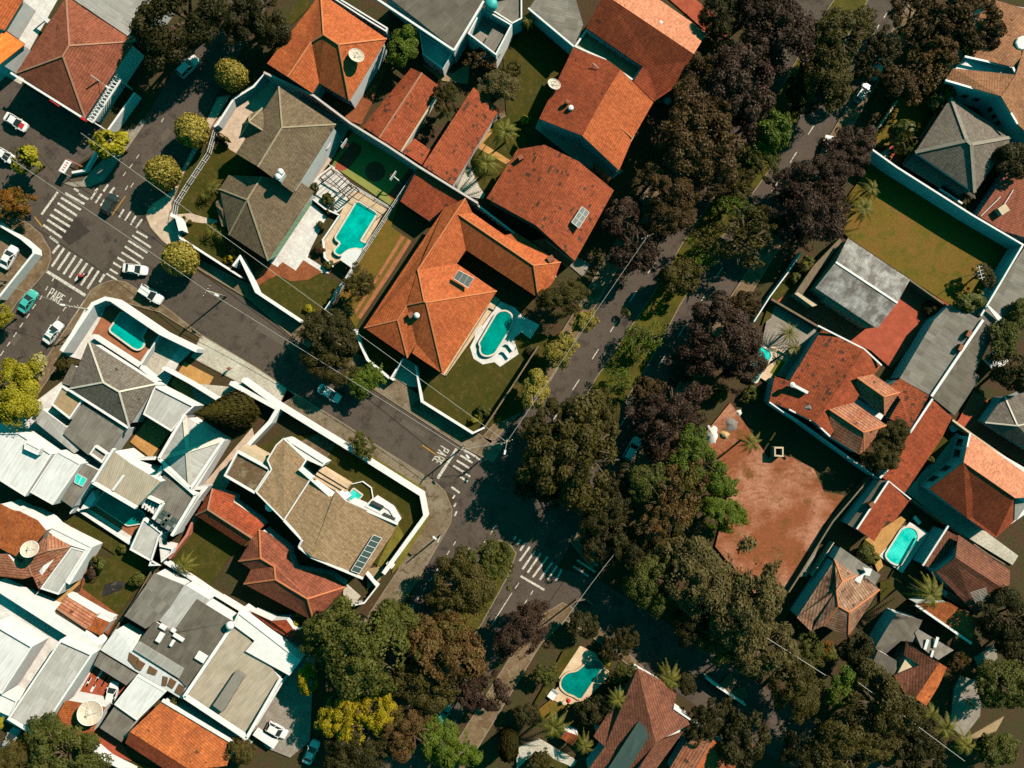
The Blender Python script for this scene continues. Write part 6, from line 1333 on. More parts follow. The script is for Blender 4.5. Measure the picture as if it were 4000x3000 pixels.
T(1000, 2250)
wall('boundary_wall', 'teal-shaded white wall along the shaded parking strip', '405,660 250,880 0,1290', 2.2, .3)
wall('boundary_wall', 'white wall top at the bottom left of the shaded parking strip', '-20,1360 160,1480', 2.0, .7)
T(3000, 375)
wall('lot_wall', 'long teal-shaded white wall around the dry lawn', '850,425 1115,615 1770,1030 2205,1285 1995,1640 1840,1900', 4.0, .3)
wall('boundary_wall', 'front wall of the grey hip-roof garden along the avenue pavement', '840,420 1010,200 1120,40', 1.4, .25, 'cream_wall')
T(3000, 750)
wall('boundary_wall', 'mossy wall between red court and the shaded yard', '30,925 440,1165', 1.8, .35, 'stone_wall')
wall('boundary_wall', 'dark wall between dry lawn and red court', '1228,760 1545,985', 2.6, .3, 'stone_wall')
wall('boundary_wall', 'pale front wall of the red court by the avenue', '290,520 170,700 20,900 -120,1120', 1.8, .2)
T(3000, 1500)
wall('field_wall', 'long white wall between red field and dormer house', '20,165 250,310 900,780 1000,850', 2.4, .3)
wall('field_wall', 'wall from the field corner down past the mottled house', '900,790 560,1190 270,1659 180,1800', 1.6, .25, 'stone_wall')
wall('boundary_wall', 'mossy wall between white windowed house and the bright pool', '1232,990 1560,1225 1900,1470 2050,1560', 2.4, .25, 'stone_wall')
wall('boundary_wall', 'cream wall above the salmon roof of the windowed house', '1595,310 1750,425 2230,760', 2.4, .35, 'cream_wall')
wall('boundary_wall', 'thin yellowish wall beside the mottled house path', '570,1370 380,1659', 1.8, .15, 'cream_wall')
T(2000, 2250)
wall('boundary_wall', 'white wall of the lower street gardens, bottom right', '1675,880 1760,945 1900,1040 2020,1120', 2.0, .25)
wall('boundary_wall', 'teal-shaded wall at the lower street corner', '290,420 560,215 640,205 700,250', 1.2, .2, 'stone_wall')
T(1000, 750)
wall('garden_wall', 'tan edging wall round the dark patch beside the oval pool', '1640,1585 2010,995 2060,1020', .5, .12, 'cream_wall')

# ================= pools =================
def pool(label, s, water, r=0.6, rim='white_cap', rw=.3, extra=None, dz=.22):
    base = 0.06 + 0.004 * SURF_N[0]; ps = round_poly(ccw(pts(s, base + dz)), r); c = sum(ps, Vector()) / len(ps)
    t = thing('swimming_pool', label, 'swimming pool', (c[0], c[1], 0)); m = MB()
    W = [Vector((p[0], p[1], base + dz - .1)) for p in ps]; m.face(W); m.build('water', water, t)
    o = offset_poly(ps, -rw); k = MB(); n = len(ps); g = lambda p, z: (p[0], p[1], z)
    for i in range(n):
        j = (i + 1) % n; k.face([ps[i], ps[j], o[j], o[i]]); k.face([g(o[i], 0), g(o[j], 0), o[j], o[i]]); k.face([g(ps[i], .05), g(ps[j], .05), ps[j], ps[i]])
    k.build('coping', rim, t); return t
T(1000, 750)
p1 = pool('bright cyan pool with a notched end on the cream deck', '875,82 1040,182 1028,208 893,425 962,448 912,492 860,478 790,495 725,548 675,515 738,440 685,398', 'water_cyan', .5)
p = P(815, 560, 1.6); t = thing('pool_hut', 'round weathered white roof at the end of the bright cyan pool', 'hut', (p[0], p[1], 0))
q = ccw([P(u, v, 2.3) for u, v in ((725, 585), (750, 530), (800, 500), (860, 492), (915, 505), (875, 580), (825, 655))]); m = MB(); m.hexa([a - Vector((0, 0, .25)) for a in q], q); m.build('roof', 'corr_white', t)
m = MB(); q2 = offset_poly(q, .5); m.hexa([(a[0], a[1], .1) for a in q2], [(a[0], a[1], 2.04) for a in q2]); m.build('wall', 'white_wall', t)
o_ = pool('oval-ended turquoise pool on a white deck of the large orange house', '2080,1055 2110,1035 2160,1030 2205,1060 2212,1110 2190,1180 2060,1390 2010,1412 1960,1405 1940,1370 1945,1330 1930,1310', 'water_teal', .4)
T(0, 750)
pool('turquoise pool with rounded end on terracotta deck by the street corner', '1050,1040 1265,1165 1215,1255 1245,1300 1225,1345 1190,1360 1150,1345 945,1195', 'water_cyan', .5)
T(0, 1500)
pool('long dark teal pool inside the white complex', '915,910 1245,1120 1240,1200 1100,1222 830,1045', 'water_teal', .4, rw=.2)
T(600, 1700)
pool('tiny square cyan pool beside the tan roof house', '1725,465 1800,520 1740,585 1665,540', 'water_bright', .1, rw=.2)
T(3000, 1500)
pool('bright cyan pool with a rounded step end on a white deck, right', '1160,1255 1215,1238 1270,1255 1295,1300 1292,1345 1150,1560 1100,1555 1050,1525 1018,1480', 'water_bright', .5)
T(2000, 750)
pool('narrow cyan pool half covered by the maroon trees', '2120,1310 2230,1380 2240,1420 2110,1640 2020,1610 2060,1560', 'water_bright', .2)
T(2000, 2250)
pool('deep teal kidney pool with light ripples, bottom centre', '680,730 730,725 790,775 590,1070 540,1035 470,1010 420,960 430,890 480,840 560,830', 'water_deep', .7, rim='cream_pave')

# ================= vehicles =================
def car_proto(paint, kind, label, extra=None):
    t = thing('parked_car', label, 'car', (0, 0, 0), None)
    L, W = {'hatch': (3.9, 1.7), 'sedan': (4.4, 1.75), 'wagon': (4.5, 1.8), 'suv': (4.5, 1.85)}[kind]
    st = [-.5, -.47, -.40, -.25, 0, .22, .38, .46, .5]; wd = [.72, .88, .97, 1, 1, 1, .96, .86, .66]
    zt = {'hatch': [.75, .9, .95, .95, .93, .9, .82, .74, .6], 'sedan': [.72, .86, .9, .93, .93, .9, .84, .75, .6], 'wagon': [.8, .92, .96, .96, .95, .92, .85, .77, .6], 'suv': [.85, 1, 1.05, 1.05, 1.03, 1, .95, .88, .7]}[kind]
    m = MB(); R_ = []
    for s_, w_, z in zip(st, wd, zt):
        y = W / 2 * w_; x = s_ * L; R_.append([(x, -y, .3), (x, -y * 1.02, .6), (x, -y * .97, z - .04), (x, -y * .7, z + .02), (x, 0, z + .04), (x, y * .7, z + .02), (x, y * .97, z - .04), (x, y * 1.02, .6), (x, y, .3)])
    for a, b in zip(R_, R_[1:]):
        for k in range(8): m.quad(a[k], b[k], b[k + 1], a[k + 1])
        m.quad(a[8], b[8], b[0], a[0])
    m.face(R_[0]); m.face(R_[-1][::-1])
    b0 = m.build('body', paint, t, True)
    x0, x1, r0, r1 = {'hatch': (-.47, .24, -.38, .05), 'sedan': (-.36, .24, -.2, .07), 'wagon': (-.48, .2, -.42, .03), 'suv': (-.48, .2, -.42, .03)}[kind]
    zr = {'hatch': 1.45, 'sedan': 1.42, 'wagon': 1.48, 'suv': 1.68}[kind]; zb = zt[4] + .01
    yb, yr = W * .46, W * .37
    B = [Vector((x0 * L, -yb, zb)), Vector((x1 * L, -yb, zb)), Vector((x1 * L, yb, zb)), Vector((x0 * L, yb, zb))]
    T_ = [Vector((r0 * L, -yr, zr)), Vector((r1 * L, -yr, zr)), Vector((r1 * L, yr, zr)), Vector((r0 * L, yr, zr))]
    for nm, i, j in (('rear_window', 3, 0), ('side_window', 0, 1), ('windscreen', 1, 2), ('side_window', 2, 3)):
        m = MB(); m.quad(B[i], B[j], T_[j], T_[i]); m.build(nm, 'glass_dark', t)
    m = MB(); up = Vector((0, 0, .05)); e = [p * 1 for p in T_]; c = sum(T_, Vector()) / 4
    m.hexa([p + Vector((0, 0, -.03)) for p in T_], [c + (p - c) * .93 + up for p in T_])
    for i in range(4): m.bar(B[i], T_[i], .09)
    for s_ in (1, 2): m.bar(B[0].lerp(B[1], .5), T_[0].lerp(T_[1], .5), .07) if s_ == 1 else m.bar(B[3].lerp(B[2], .5), T_[3].lerp(T_[2], .5), .07)
    m.build('roof', paint, t)
    for x in (-.31, .31):
        for y in (-1, 1):
            w_ = MB(); cx, cy = x * L, y * (W / 2 - .1); w_.tube([(cx, cy - .11, .31), (cx, cy + .11, .31)], .31, 14); wh = w_.build('wheel', 'rubber', t)
            r_ = MB(); r_.tube([(cx, cy + y * .08, .31), (cx, cy + y * .125, .31)], .19, 10); r_.build('rim', 'metal_grey', wh)
    for y in (-1, 1):
        m = MB(); m.box((L * .475, y * W * .33, .64), (.16, .36, .16)); m.build('headlight', 'lamp_clear', t)
        m = MB(); m.box((-L * .485, y * W * .36, .75), (.12, .26, .2)); m.build('tail_light', 'lamp_red', t)
        m = MB(); m.box((x1 * L - .15, y * (W / 2 + .08), zb + .03), (.12, .2, .13)); m.build('wing_mirror', paint, t)
    if extra: extra(t)
    return t
CARS = {}
def car(u, v, ang, paint, kind, label, z=0.03, extra=None):
    k = (paint, kind)
    if k not in CARS or extra:
        o = car_proto(paint, kind, label, extra)
        if not extra: CARS[k] = o
    else: o = copy_tree(CARS[k])
    p = P(u, v, .8); o.location = (p[0], p[1], z); o.rotation_euler = (0, 0, math.radians(ang)); o['label'] = label; o['group'] = 'cars in the streets and yards'
    return o
D1, D2 = 57, -33        # street headings
T(0, 750)
car(1164, 667, -8, 'car_white', 'sedan', 'white car crossing the junction beside the clipped bright yellow tree')
car(1303, 885, -32, 'car_white', 'suv', 'white car parked half on the kerb at the pool lot corner')
car(238, 945, D1, 'car_teal', 'sedan', 'teal car on the left road, below the junction')
car(455, 1215, D1 - 3, 'car_white', 'sedan', 'white car on the left road driving up towards painted PARE')
car(945, 100, D1 + 5, 'car_dark', 'hatch', 'dark teal-black car crossing the upper zebra stripes')
car(78, 565, 62, 'car_white', 'sedan', 'white car parked inside the lot on the left edge', .15)
T(0, 0)
def patch(t):
    m = MB(); m.box((1.35, 0, .93), (.85, .95, .06)); m.build('bonnet_sign', 'red_paint', t)
car(138, 1055, -32, 'car_white', 'sedan', 'white car with red bonnet sign in the shop car park', .2, patch)
car(48, 1345, -32, 'car_white', 'hatch', 'white car at the left edge of the car park, beside the planter tree', .2)
car(1625, 572, D1 - 12, 'car_white', 'wagon', 'white car parked in deep tree shade, top left street')
T(1000, 1500)
car(632, 82, D2 + 1, 'car_white', 'sedan', 'white car parked below the dark olive tree on the cross street')
T(2000, 1500)
car(1040, 560, D1 + 3, 'car_white', 'wagon', 'white car in shade between the huge crossing tree and grey-purple tree')
T(1000, 2250)
car(182, 1330, D2 + 4, 'car_white', 'hatch', 'white car in the shaded strip beside the alley wall, upper one', .2)
car(478, 1520, 65, 'car_white', 'sedan', 'white car in the shaded strip nearest the bottom edge', .2)
car(1612, 1205, D1 + 8, 'car_teal', 'hatch', 'hatchback coloured shade-teal, half under the maroon tree, bottom street')  # teal of tree shade put into a white car's paint
T(0, 2250)
car(975, 1005, 77, 'car_white', 'hatch', 'white car under the grey carport on the red yard', .3)
car(95, 1405, 60, 'car_silver', 'hatch', 'silver car at the bottom left under the terrace edge', .1)
T(3000, 0)
car(955, 590, D1, 'car_teal', 'sedan', 'car coloured shade-teal, parked under bronze tree, top right avenue')  # body painted teal to carry the tree shade on white
car(815, 800, D1, 'car_silver', 'hatch', 'silver car behind the teal car, top right avenue')
car(518, 1262, 80, 'car_white', 'hatch', 'white car beside the maroon tree on the avenue lane')

# motorbike and people
def skin_person(label, base, yaw, top, seat=False, lean=0.0, walk=.0, helmet=None):
    """one continuous body grown along joints; clothing and hair are its children"""
    t = bpy.data.meshes.new('person'); ob = bpy.data.objects.new('person', t); COL.objects.link(ob)
    hip = .62 if seat else .93; V, E_, R_ = [], [], []
    def add(p, r, par=None):
        V.append(p); R_.append(r); i = len(V) - 1
        if par is not None: E_.append((par, i))
        return i
    fw = lean
    pel = add((0, 0, hip), .14); ch = add((fw * .35, 0, hip + .32), .155, pel); sh = add((fw * .55, 0, hip + .48), .13, ch); nk = add((fw * .62, 0, hip + .58), .058, sh)
    hd = add((fw * .72, 0, hip + .70), .10, nk); add((fw * .74, 0, hip + .79), .085, hd); add((fw * .72 + .09, 0, hip + .69), .03, hd)
    for s_ in (-1, 1):
        k = s_ * walk
        if seat: h = add((.05, s_ * .1, hip - .02), .09, pel); kn = add((.36, s_ * .17, hip - .10), .065, h); an = add((.25, s_ * .17, hip - .42), .042, kn); add((.40, s_ * .17, hip - .46), .035, an)
        else: h = add((0, s_ * .1, hip - .08), .095, pel); kn = add((k * .5 + .03, s_ * .1, hip - .46), .062, h); an = add((k, s_ * .1, .09), .042, kn); add((k + .16, s_ * .11, .045), .036, an)
        s0 = add((fw * .55, s_ * .19, hip + .46), .062, sh)
        if seat: el = add((fw * .6 + .18, s_ * .27, hip + .26), .045, s0); wr = add((fw * .6 + .42, s_ * .26, hip + .24), .032, el); d = Vector((.05, 0, -.01))
        else: el = add((-k * .35, s_ * .25, hip + .2), .045, s0); wr = add((-k * .8 + .06, s_ * .27, hip - .02), .032, el); d = Vector((.02, 0, -.05))
        pa = add(tuple(Vector(V[wr]) + d * 1.3), .034, wr)
        for f, (o, l) in enumerate(((-.03, .065), (-.01, .08), (.01, .085), (.03, .07))):
            b = Vector(V[pa]) + d * .5 + Vector((0, o, 0)); a = add(tuple(b), .010, pa); add(tuple(b + d * l / .05 * .9 + Vector((.01, 0, -.01))), .008, a)
        a = add(tuple(Vector(V[pa]) + Vector((.03, -s_ * .03, 0))), .010, pa); add(tuple(Vector(V[a]) + d * .8), .008, a)
    t.from_pydata([tuple(v) for v in V], E_, []); md = ob.modifiers.new('skin', 'SKIN')
    for i, r in enumerate(R_): t.skin_vertices[0].data[i].radius = (r, r); 
    t.skin_vertices[0].data[0].use_root = True
    ob.modifiers.new('sub', 'SUBSURF').levels = 1; ob.modifiers['sub'].render_levels = 2
    ob.data.materials.append(MT('skin')); tag(ob, label, 'person'); ob.location = base; ob.rotation_euler = (0, 0, yaw); LOC[ob.name] = Vector()
    m = MB(); m.tube([(fw * .1, 0, hip + .04), (fw * .3, 0, hip + .28), (fw * .52, 0, hip + .46), (fw * .58, 0, hip + .54)], [.17, .19, .185, .08], 14)
    for s_ in (-1, 1):
        if seat: m.tube([(fw * .55, s_ * .15, hip + .47), (fw * .6 + .18, s_ * .27, hip + .27), (fw * .6 + .36, s_ * .265, hip + .25)], [.085, .065, .048], 8)
        else: m.tube([(fw * .55, s_ * .15, hip + .47), (-s_ * walk * .25, s_ * .24, hip + .26)], [.085, .07], 8)
    m.build('shirt', top, ob, True); m = MB(); m.tube([(0, 0, hip - .08), (0, 0, hip + .1)], [.165, .165], 12)
    for s_ in (-1, 1):
        k = s_ * walk
        if seat: m.tube([(.02, s_ * .1, hip), (.36, s_ * .17, hip - .08), (.25, s_ * .17, hip - .4)], [.11, .085, .06], 8)
        else: m.tube([(0, s_ * .1, hip - .04), (k * .5 + .03, s_ * .1, hip - .44)], [.115, .085], 8)
    m.build('trousers', 'cloth_dark', ob, True)
    m = MB(); c = (fw * .73, 0, hip + .73)
    if helmet: m.lathe(c, [(.0, .15), (.09, .13), (.135, .06), (.145, -.02), (.12, -.1), (.09, -.12)], 14); m.build('helmet', helmet, ob, True)
    else: m.lathe((fw * .73 - .02, 0, hip + .755), [(0, .075), (.06, .065), (.1, .03), (.108, -.03), (.09, -.08)], 14); m.build('hair', 'hair', ob, True)
    return ob
T(0, 750)
b = P(725, 730, 0); yaw = math.radians(30)
mo = thing('motorbike', 'red motorbike riding over the lower zebra stripes', 'motorbike', (0, 0, 0)); m = MB()
m.tube([(-.5, 0, .62), (-.1, 0, .72), (.25, 0, .80), (.5, 0, .72)], [.12, .15, .16, .08], 10); m.bar((0, 0, .35), (.25, 0, .65), .25, .3); m.build('body', 'red_paint', mo, True)
for x in (-.62, .66):
    w_ = MB(); w_.tube([(x, -.06, .31), (x, .06, .31)], .31, 18); wh = w_.build('wheel', 'rubber', mo); r_ = MB(); r_.tube([(x, -.065, .31), (x, .065, .31)], .2, 12); r_.build('rim', 'metal_grey', wh)
m = MB(); m.bar((.66, 0, .31), (.5, 0, .95), .1); m.build('fork', 'metal_grey', mo); m = MB(); m.tube([(.42, -.36, 1.0), (.52, 0, .98), (.42, .36, 1.0)], .025, 6); m.build('handlebar', 'metal_dark', mo)
m = MB(); m.box((-.3, 0, .8), (.7, .28, .12)); m.build('seat', 'rubber', mo); m = MB(); m.box((.62, 0, .88), (.12, .2, .18)); m.build('headlight', 'lamp_clear', mo)
mo.location = (b[0], b[1], .03); mo.rotation_euler = (0, 0, yaw)
skin_person('rider in a red jacket and dark trousers seated on the red motorbike', (b[0] - .25 * math.cos(yaw), b[1] - .25 * math.sin(yaw), .25), yaw, 'cloth_red', True, .35, helmet='cloth_red')
b = P(1995, 1525, 0); skin_person('person in a red top and dark shorts walking on the pale pavement', (b[0], b[1], .13), -.2, 'cloth_red', False, .05, .22)

# ================= poles, wires, dishes, small things =================
def utility_pole(label, base, h=9.0, ang=0.0, arm=True, lamp=None):
    t = thing('utility_pole', label, 'utility pole', (base[0], base[1], 0), 'utility poles along the streets'); m = MB(); x, y = base[0], base[1]
    m.tube([(x, y, 0), (x, y, h)], [.17, .11], 8); m.build('pole', 'pole_concrete', t, True); c, s_ = math.cos(ang), math.sin(ang)
    if arm:
        m = MB(); m.bar((x - c * 1.1, y - s_ * 1.1, h - .35), (x + c * 1.1, y + s_ * 1.1, h - .35), .12, .14); ar = m.build('crossarm', 'wood', t)
        for k in (-1, -.4, .4, 1): m = MB(); m.lathe((x + c * k, y + s_ * k, h - .28), [(.05, 0), (.07, .08), (.04, .2), (0, .22)], 8); m.build('insulator', 'metal_white', ar)
    if lamp:
        l = math.radians(lamp[0]); m = MB(); e = (x + math.cos(l) * lamp[1], y + math.sin(l) * lamp[1], h - 1.2); m.tube([(x, y, h - 2.2), (x + math.cos(l) * lamp[1] * .5, y + math.sin(l) * lamp[1] * .5, h - 1.5), e], .045, 6); m.build('lamp_arm', 'metal_grey', t)
        m = MB(); m.box(e, (.75, .3, .16), l); m.build('lamp_head', 'metal_white', t)
    return Vector((x, y, h - .25))
def cable(label, a, b, sag=.6, r=.025, n=10):
    ps = [a.lerp(b, k / n) - Vector((0, 0, sag * 4 * (k / n) * (1 - k / n))) for k in range(n + 1)]; m = MB(); m.tube(ps, r, 5); return tag(m.build('overhead_cable', 'metal_grey'), label, 'cable', 'overhead cables')
T(1000, 1500); a1 = utility_pole('concrete utility pole at the end of the cross street pavement', P(1800, 535, 0), 8.0, 1.0, True, (-50, 1.6)); a2 = utility_pole('concrete utility pole with lamp below the bright lawn corner', P(2170, 470, 0), 8.5, .4, True, (-100, 1.8))
T(0, 750); a3 = utility_pole('utility pole on the upper kerb of the cross street by the shaded wall', P(1955, 905, 0), 8.5, 1.0, True, (-25, 1.4)); a4 = utility_pole('utility pole at the wall corner of the small pool lot', P(850, 1030, 0), 8.0, 0.2, True, (170, 2.2))
a5 = utility_pole('utility pole beside the teal-striped wall on the left edge', P(60, 775, 0), 8.5, 0.1, True, (-8, 3))
T(0, 0); a6 = utility_pole('utility pole with long lamp arm at the brown building porch', P(1010, 815, 0), 8.0, .5, False, (-35, 2.6))
T(2000, 750); a7 = utility_pole('utility pole hidden in the purple trees beside the avenue', P(1090, 470, 0), 9.0, .4, True)
T(1000, 2250); a8 = utility_pole('utility pole by the lower avenue pavement', P(1235, 215, 0), 8.0, 1.0, True)
T(1000, 1500); a9 = utility_pole('street lamp post on the corner verge of the tan roof house', P(1600, 1300, 0), 6.5, 0, False, (140, .8))
T(0, 0); b1 = P(-150, 1180, 8.3); b2 = P(300, 1405, 8.3)
cable('cable from the car park over the junction to the cross street pole', P(-200, 1180, 8), a3, 1.0, .035, 24)
cable('cable between cross street pole and pavement end pole', a3, a1, .9, .035, 16); cable('short cable between the two corner poles', a1, a2, .3, .04)
cable('long pale cable over the yellow-green trees along the avenue', a2, a7, .9, .035, 16); cable('cable over the lower avenue from the corner pole', a2, P(700, 1150, 7), .9, .035, 16); cable('cable from the pool lot pole towards the left edge pole', a4, a5, .5)
T(2000, 1500); cable('cable across the crossing below the huge olive tree', P(430, 2080, 7.5), P(900, 1450, 8), .5, .045)
T(3000, 2250); cable('pale cable through the olive trees, lower right', P(-100, 480, 9), P(500, 860, 9), .3, .05); cable('cable lower down between olive trees and palms', P(780, 920, 9), P(1700, 1600, 9), .4, .05)
T(2000, 750)
def dish(label, u, v, z, r, ang, tilt=.5, base=None, panels=8):
    c = P(u, v, z); t = thing('satellite_dish', label, 'satellite dish', c); ax = Vector((math.cos(ang) * tilt, math.sin(ang) * tilt, 1)).normalized()
    m = MB(); m.lathe(c, [(.05, -.02)] + [(r * k / 6, .22 * r * (k / 6) ** 2) for k in range(1, 7)], panels * 2, ax); m.build('reflector', 'dish_mesh', t)
    M_ = Vector((0, 0, 1)).rotation_difference(ax).to_matrix(); m = MB()
    for k in range(panels):
        a = 6.283 * k / panels; ps = [c + M_ @ Vector((math.cos(a) * r * q / 5, math.sin(a) * r * q / 5, .22 * r * (q / 5) ** 2 + .03)) for q in range(6)]; m.tube(ps, .035, 4)
    rr = [c + M_ @ Vector((math.cos(6.283 * k / 32) * r, math.sin(6.283 * k / 32) * r, .22 * r + .02)) for k in range(33)]; m.tube(rr, .05, 4); m.build('rim', 'metal_white', t)
    f = c + ax * r * .75; m = MB()
    for k in range(3): a = 6.283 * k / 3; m.bar(c + M_ @ Vector((math.cos(a) * r * .6, math.sin(a) * r * .6, .08 * r)), f, .04)
    m.lathe(f, [(.12, -.1), (.12, .1), (0, .12)], 8); m.build('feed', 'metal_grey', t)
    m = MB(); b = base or (c[0], c[1], z - 1.4); m.tube([b, c], .07, 6); m.build('mast', 'metal_grey', t); return t
T(1000, 0); dish('pale mesh dish on the orange hip-roof house', 865, 487, 8.2, 1.25, .6)
T(2000, 0); dish('pale mesh dish on the eave of the two-part orange roof house', 360, 735, 6.6, 1.1, .9)
T(0, 1500); dish('large pale mesh dish on the weathered terracotta house', 262, 1430, 6.6, 1.4, 1.2)
T(0, 2250); dish('biggest mesh dish, over the burnt orange roof by the red yard', 785, 1178, 5.6, 2.0, .8, .25, None, 10)
# hoops on the court
T(700, 300)
for u, v, an, lb in ((1425, 600, .95, 'white basketball hoop frame in the shaded upper corner of the court'), (1915, 930, .95 + 3.14, 'cream basketball hoop frame at the lower end of the court')):
    p = P(u, v, 0); t = thing('basketball_hoop', lb, 'basketball hoop', (p[0], p[1], 0)); d = Vector((math.cos(an), math.sin(an), 0)); n = Vector((-d.y, d.x, 0)); z = Vector((0, 0, 1))
    q = Vector((p[0], p[1], 0)); m = MB(); m.tube([q, q + z * 2.6, q + z * 3.1 - n * .9], .09, 8); m.build('pole', 'metal_white', t)
    m = MB(); bc = q + z * 3.3 - n * 1.0; m.bar(bc - d * .9, bc + d * .9, .08, 1.1); m.build('backboard', 'metal_white', t)
    m = MB(); rc = bc - n * .35 - z * .25; m.tube([rc + Vector((math.cos(k * .3927) * .25, math.sin(k * .3927) * .25, 0)) for k in range(17)], .03, 5); m.build('ring', 'lamp_red', t)
for s_, z, lb in (('1215,870 1370,965 1455,880 1310,795', 2.5, 'thin brown timber pergola frame on the white patio'), ('1405,1000 1470,930 1530,960 1450,1035', 2.4, 'smaller timber frame beside the pergola on the white patio')):
    q = pts(s_, z); c = sum(q, Vector()) / 4; t = thing('pergola', lb, 'pergola', (c[0], c[1], 0)); m = MB(); 
    for a, b in zip(q, q[1:] + q[:1]): m.bar(a, b, .14, .16)
    for k in range(1, 5): m.bar(q[0].lerp(q[1], k / 5), q[3].lerp(q[2], k / 5), .08, .1)
    m.build('beam', 'wood', t)
    for a in q: m = MB(); m.bar((a[0], a[1], 0), a, .14); m.build('post', 'wood', t)
# pool side and yard furniture
def parasol(label, u, v, r, mat, z=2.4, n=4):
    p = P(u, v, z); t = thing('parasol', label, 'parasol', (p[0], p[1], 0)); m = MB(); m.lathe((p[0], p[1], z - .5), [(r, 0), (r * .5, .3), (.04, .6), (0, .62)], n); m.build('canopy', mat, t)
    m = MB(); m.tube([(p[0], p[1], 0), (p[0], p[1], z)], .04, 6); m.build('pole', 'metal_grey', t)
T(3000, 750); parasol('square white parasol in the garden on the right edge', 1990, 1450, 2.3, 'fabric_white')
T(2000, 2250); parasol('folded red parasol on the kidney pool deck', 488, 1088, .45, 'red_paint', 2.3, 8)
def lounger(label, u, v, ang, mat='fabric_white', z0=.3):
    p = P(u, v, .3); t = thing('sun_lounger', label, 'sun lounger', (p[0], p[1], z0), 'loungers by the pools'); c, s_ = math.cos(ang), math.sin(ang); W_ = lambda x, y, z: (p[0] + x * c - y * s_, p[1] + x * s_ + y * c, z0 + z)
    m = MB(); m.hexa([W_(-.9, -.32, .28), W_(.3, -.32, .28), W_(.3, .32, .28), W_(-.9, .32, .28)], [W_(-.9, -.32, .36), W_(.3, -.32, .36), W_(.3, .32, .36), W_(-.9, .32, .36)]); m.build('seat', mat, t)
    m = MB(); m.hexa([W_(.3, -.32, .28), W_(.9, -.32, .6), W_(.9, .32, .6), W_(.3, .32, .28)], [W_(.28, -.32, .36), W_(.88, -.32, .68), W_(.88, .32, .68), W_(.28, .32, .36)]); m.build('backrest', mat, t)
    for x in (-.8, .25):
        for y in (-.28, .28): m = MB(); m.bar(W_(x, y, 0), W_(x, y, .3), .06); m.build('leg', 'metal_white', t)
T(2000, 2250); lounger('white lounger at the left corner of the kidney pool deck', 340, 1005, .95); lounger('second white lounger on the kidney pool deck, nearer the water', 365, 1025, .95)
T(1000, 750); lounger('white lounger on the round deck lobe of the oval-ended pool', 2165, 1395, 2.2); lounger('grey-white lounger beside the oval-ended pool steps', 2200, 1330, 2.2)
T(3000, 1500); lounger('white lounger at the shaded head of the bright step-end pool', 1275, 1170, 2.3)
# sand heaps, tarpaulin, sign, boards
def heap(label, u, v, r, h, mat, cat='heap', ell=1.0):
    p = P(u, v, 0); m = MB(); R0 = random.Random(int(u)); n = 18; prof = [(1, 0), (.8, .35), (.5, .75), (.2, .97), (0, 1)]; b = len(m.v); ks = [1 + R0.uniform(-.2, .2) for _ in range(n)]
    for rr, hh in prof:
        for k in range(n): a = 6.283 * k / n; m.v.append((p[0] + math.cos(a) * r * rr * ks[k], p[1] + math.sin(a) * r * rr * ks[k] * ell, .1 + h * hh * (1 + R0.uniform(-.08, .08))))
    for i in range(4):
        for k in range(n): m.f.append([b + i * n + k, b + i * n + (k + 1) % n, b + (i + 1) * n + (k + 1) % n, b + (i + 1) * n + k]); m.uv.append(None)
    return tag(m.build('heap', mat, smooth=True), label, cat)
T(2000, 1500); heap('white lime heap at the top of the red field', 1725, 440, 1.3, .9, 'lime_pile', ell=1.5); heap('yellow sand heap beside the white lime heap', 1830, 440, 1.1, .8, 'sand_pile', ell=.8); heap('grey ash heap beside the yellow sand', 1890, 350, 1.5, .6, 'ash_pile', ell=1.2); heap('small white rubble heap at the field wall', 1955, 250, .6, .5, 'lime_pile')
T(2000, 0); heap('white rubble heap at the corner of the large gable house', 1345, 865, .8, .8, 'lime_pile')
T(0, 1875)
q = [P(u, v, .35) for u, v in ((905, 905), (950, 890), (1010, 870), (1080, 890), (1075, 920), (1040, 950), (960, 985), (882, 1012), (890, 960))]; q = ccw(q); m = MB(); c = sum(q, Vector()) / len(q); R0 = random.Random(4); mid = [a.lerp(c, .45) + Vector((R0.uniform(-.3, .3), R0.uniform(-.3, .3), R0.uniform(.1, .6))) for a in q]
for i in range(len(q)):
    j = (i + 1) % len(q); m.face([q[i], q[j], mid[j], mid[i]]); m.face([(q[i][0], q[i][1], .1), (q[j][0], q[j][1], .1), q[j], q[i]])
    m.face([mid[i], mid[j], c + Vector((0, 0, .35))])
tag(m.build('tarpaulin', 'cloth_black'), 'crumpled black tarpaulin on the left back lawn', 'tarpaulin')
T(0, 0); p = P(565, 1440, 2.2); t = thing('roadside_sign', 'tilted white sign board with pink lettering at the car park exit', 'sign', (p[0], p[1], 0))
q = ccw(pts('565,1380 620,1400 555,1500 505,1475', 2.2)); m = MB(); m.hexa([a - Vector((0, 0, .12)) for a in q], q); sb = m.build('board', 'metal_white', t); m = MB()
q0, q1, q2, q3 = pts('565,1380 620,1400 555,1500 505,1475', 2.215)
for k in range(4):
    A, B = q0.lerp(q3, .18 + k * .2), q1.lerp(q2, .18 + k * .2); m.bar(A.lerp(B, .3), A.lerp(B, .7), .22, .02)
m.build('lettering', 'pink_wall', sb); m = MB()
for a in (q0, q2): m.bar((a[0], a[1], 0), (a[0], a[1], 2.1), .1)
m.build('post', 'metal_grey', t)
A, B = P(580, 1372, 1.0), P(745, 1455, 1.0); t = thing('barrier', 'pink boom barrier arm at the car park exit', 'barrier', (B[0], B[1], 0)); m = MB(); m.bar(A, B, .12); m.build('arm', 'pink_wall', t); m = MB(); m.box((B[0], B[1], .5), (.4, .4, 1.0), .5); m.build('post', 'metal_white', t)
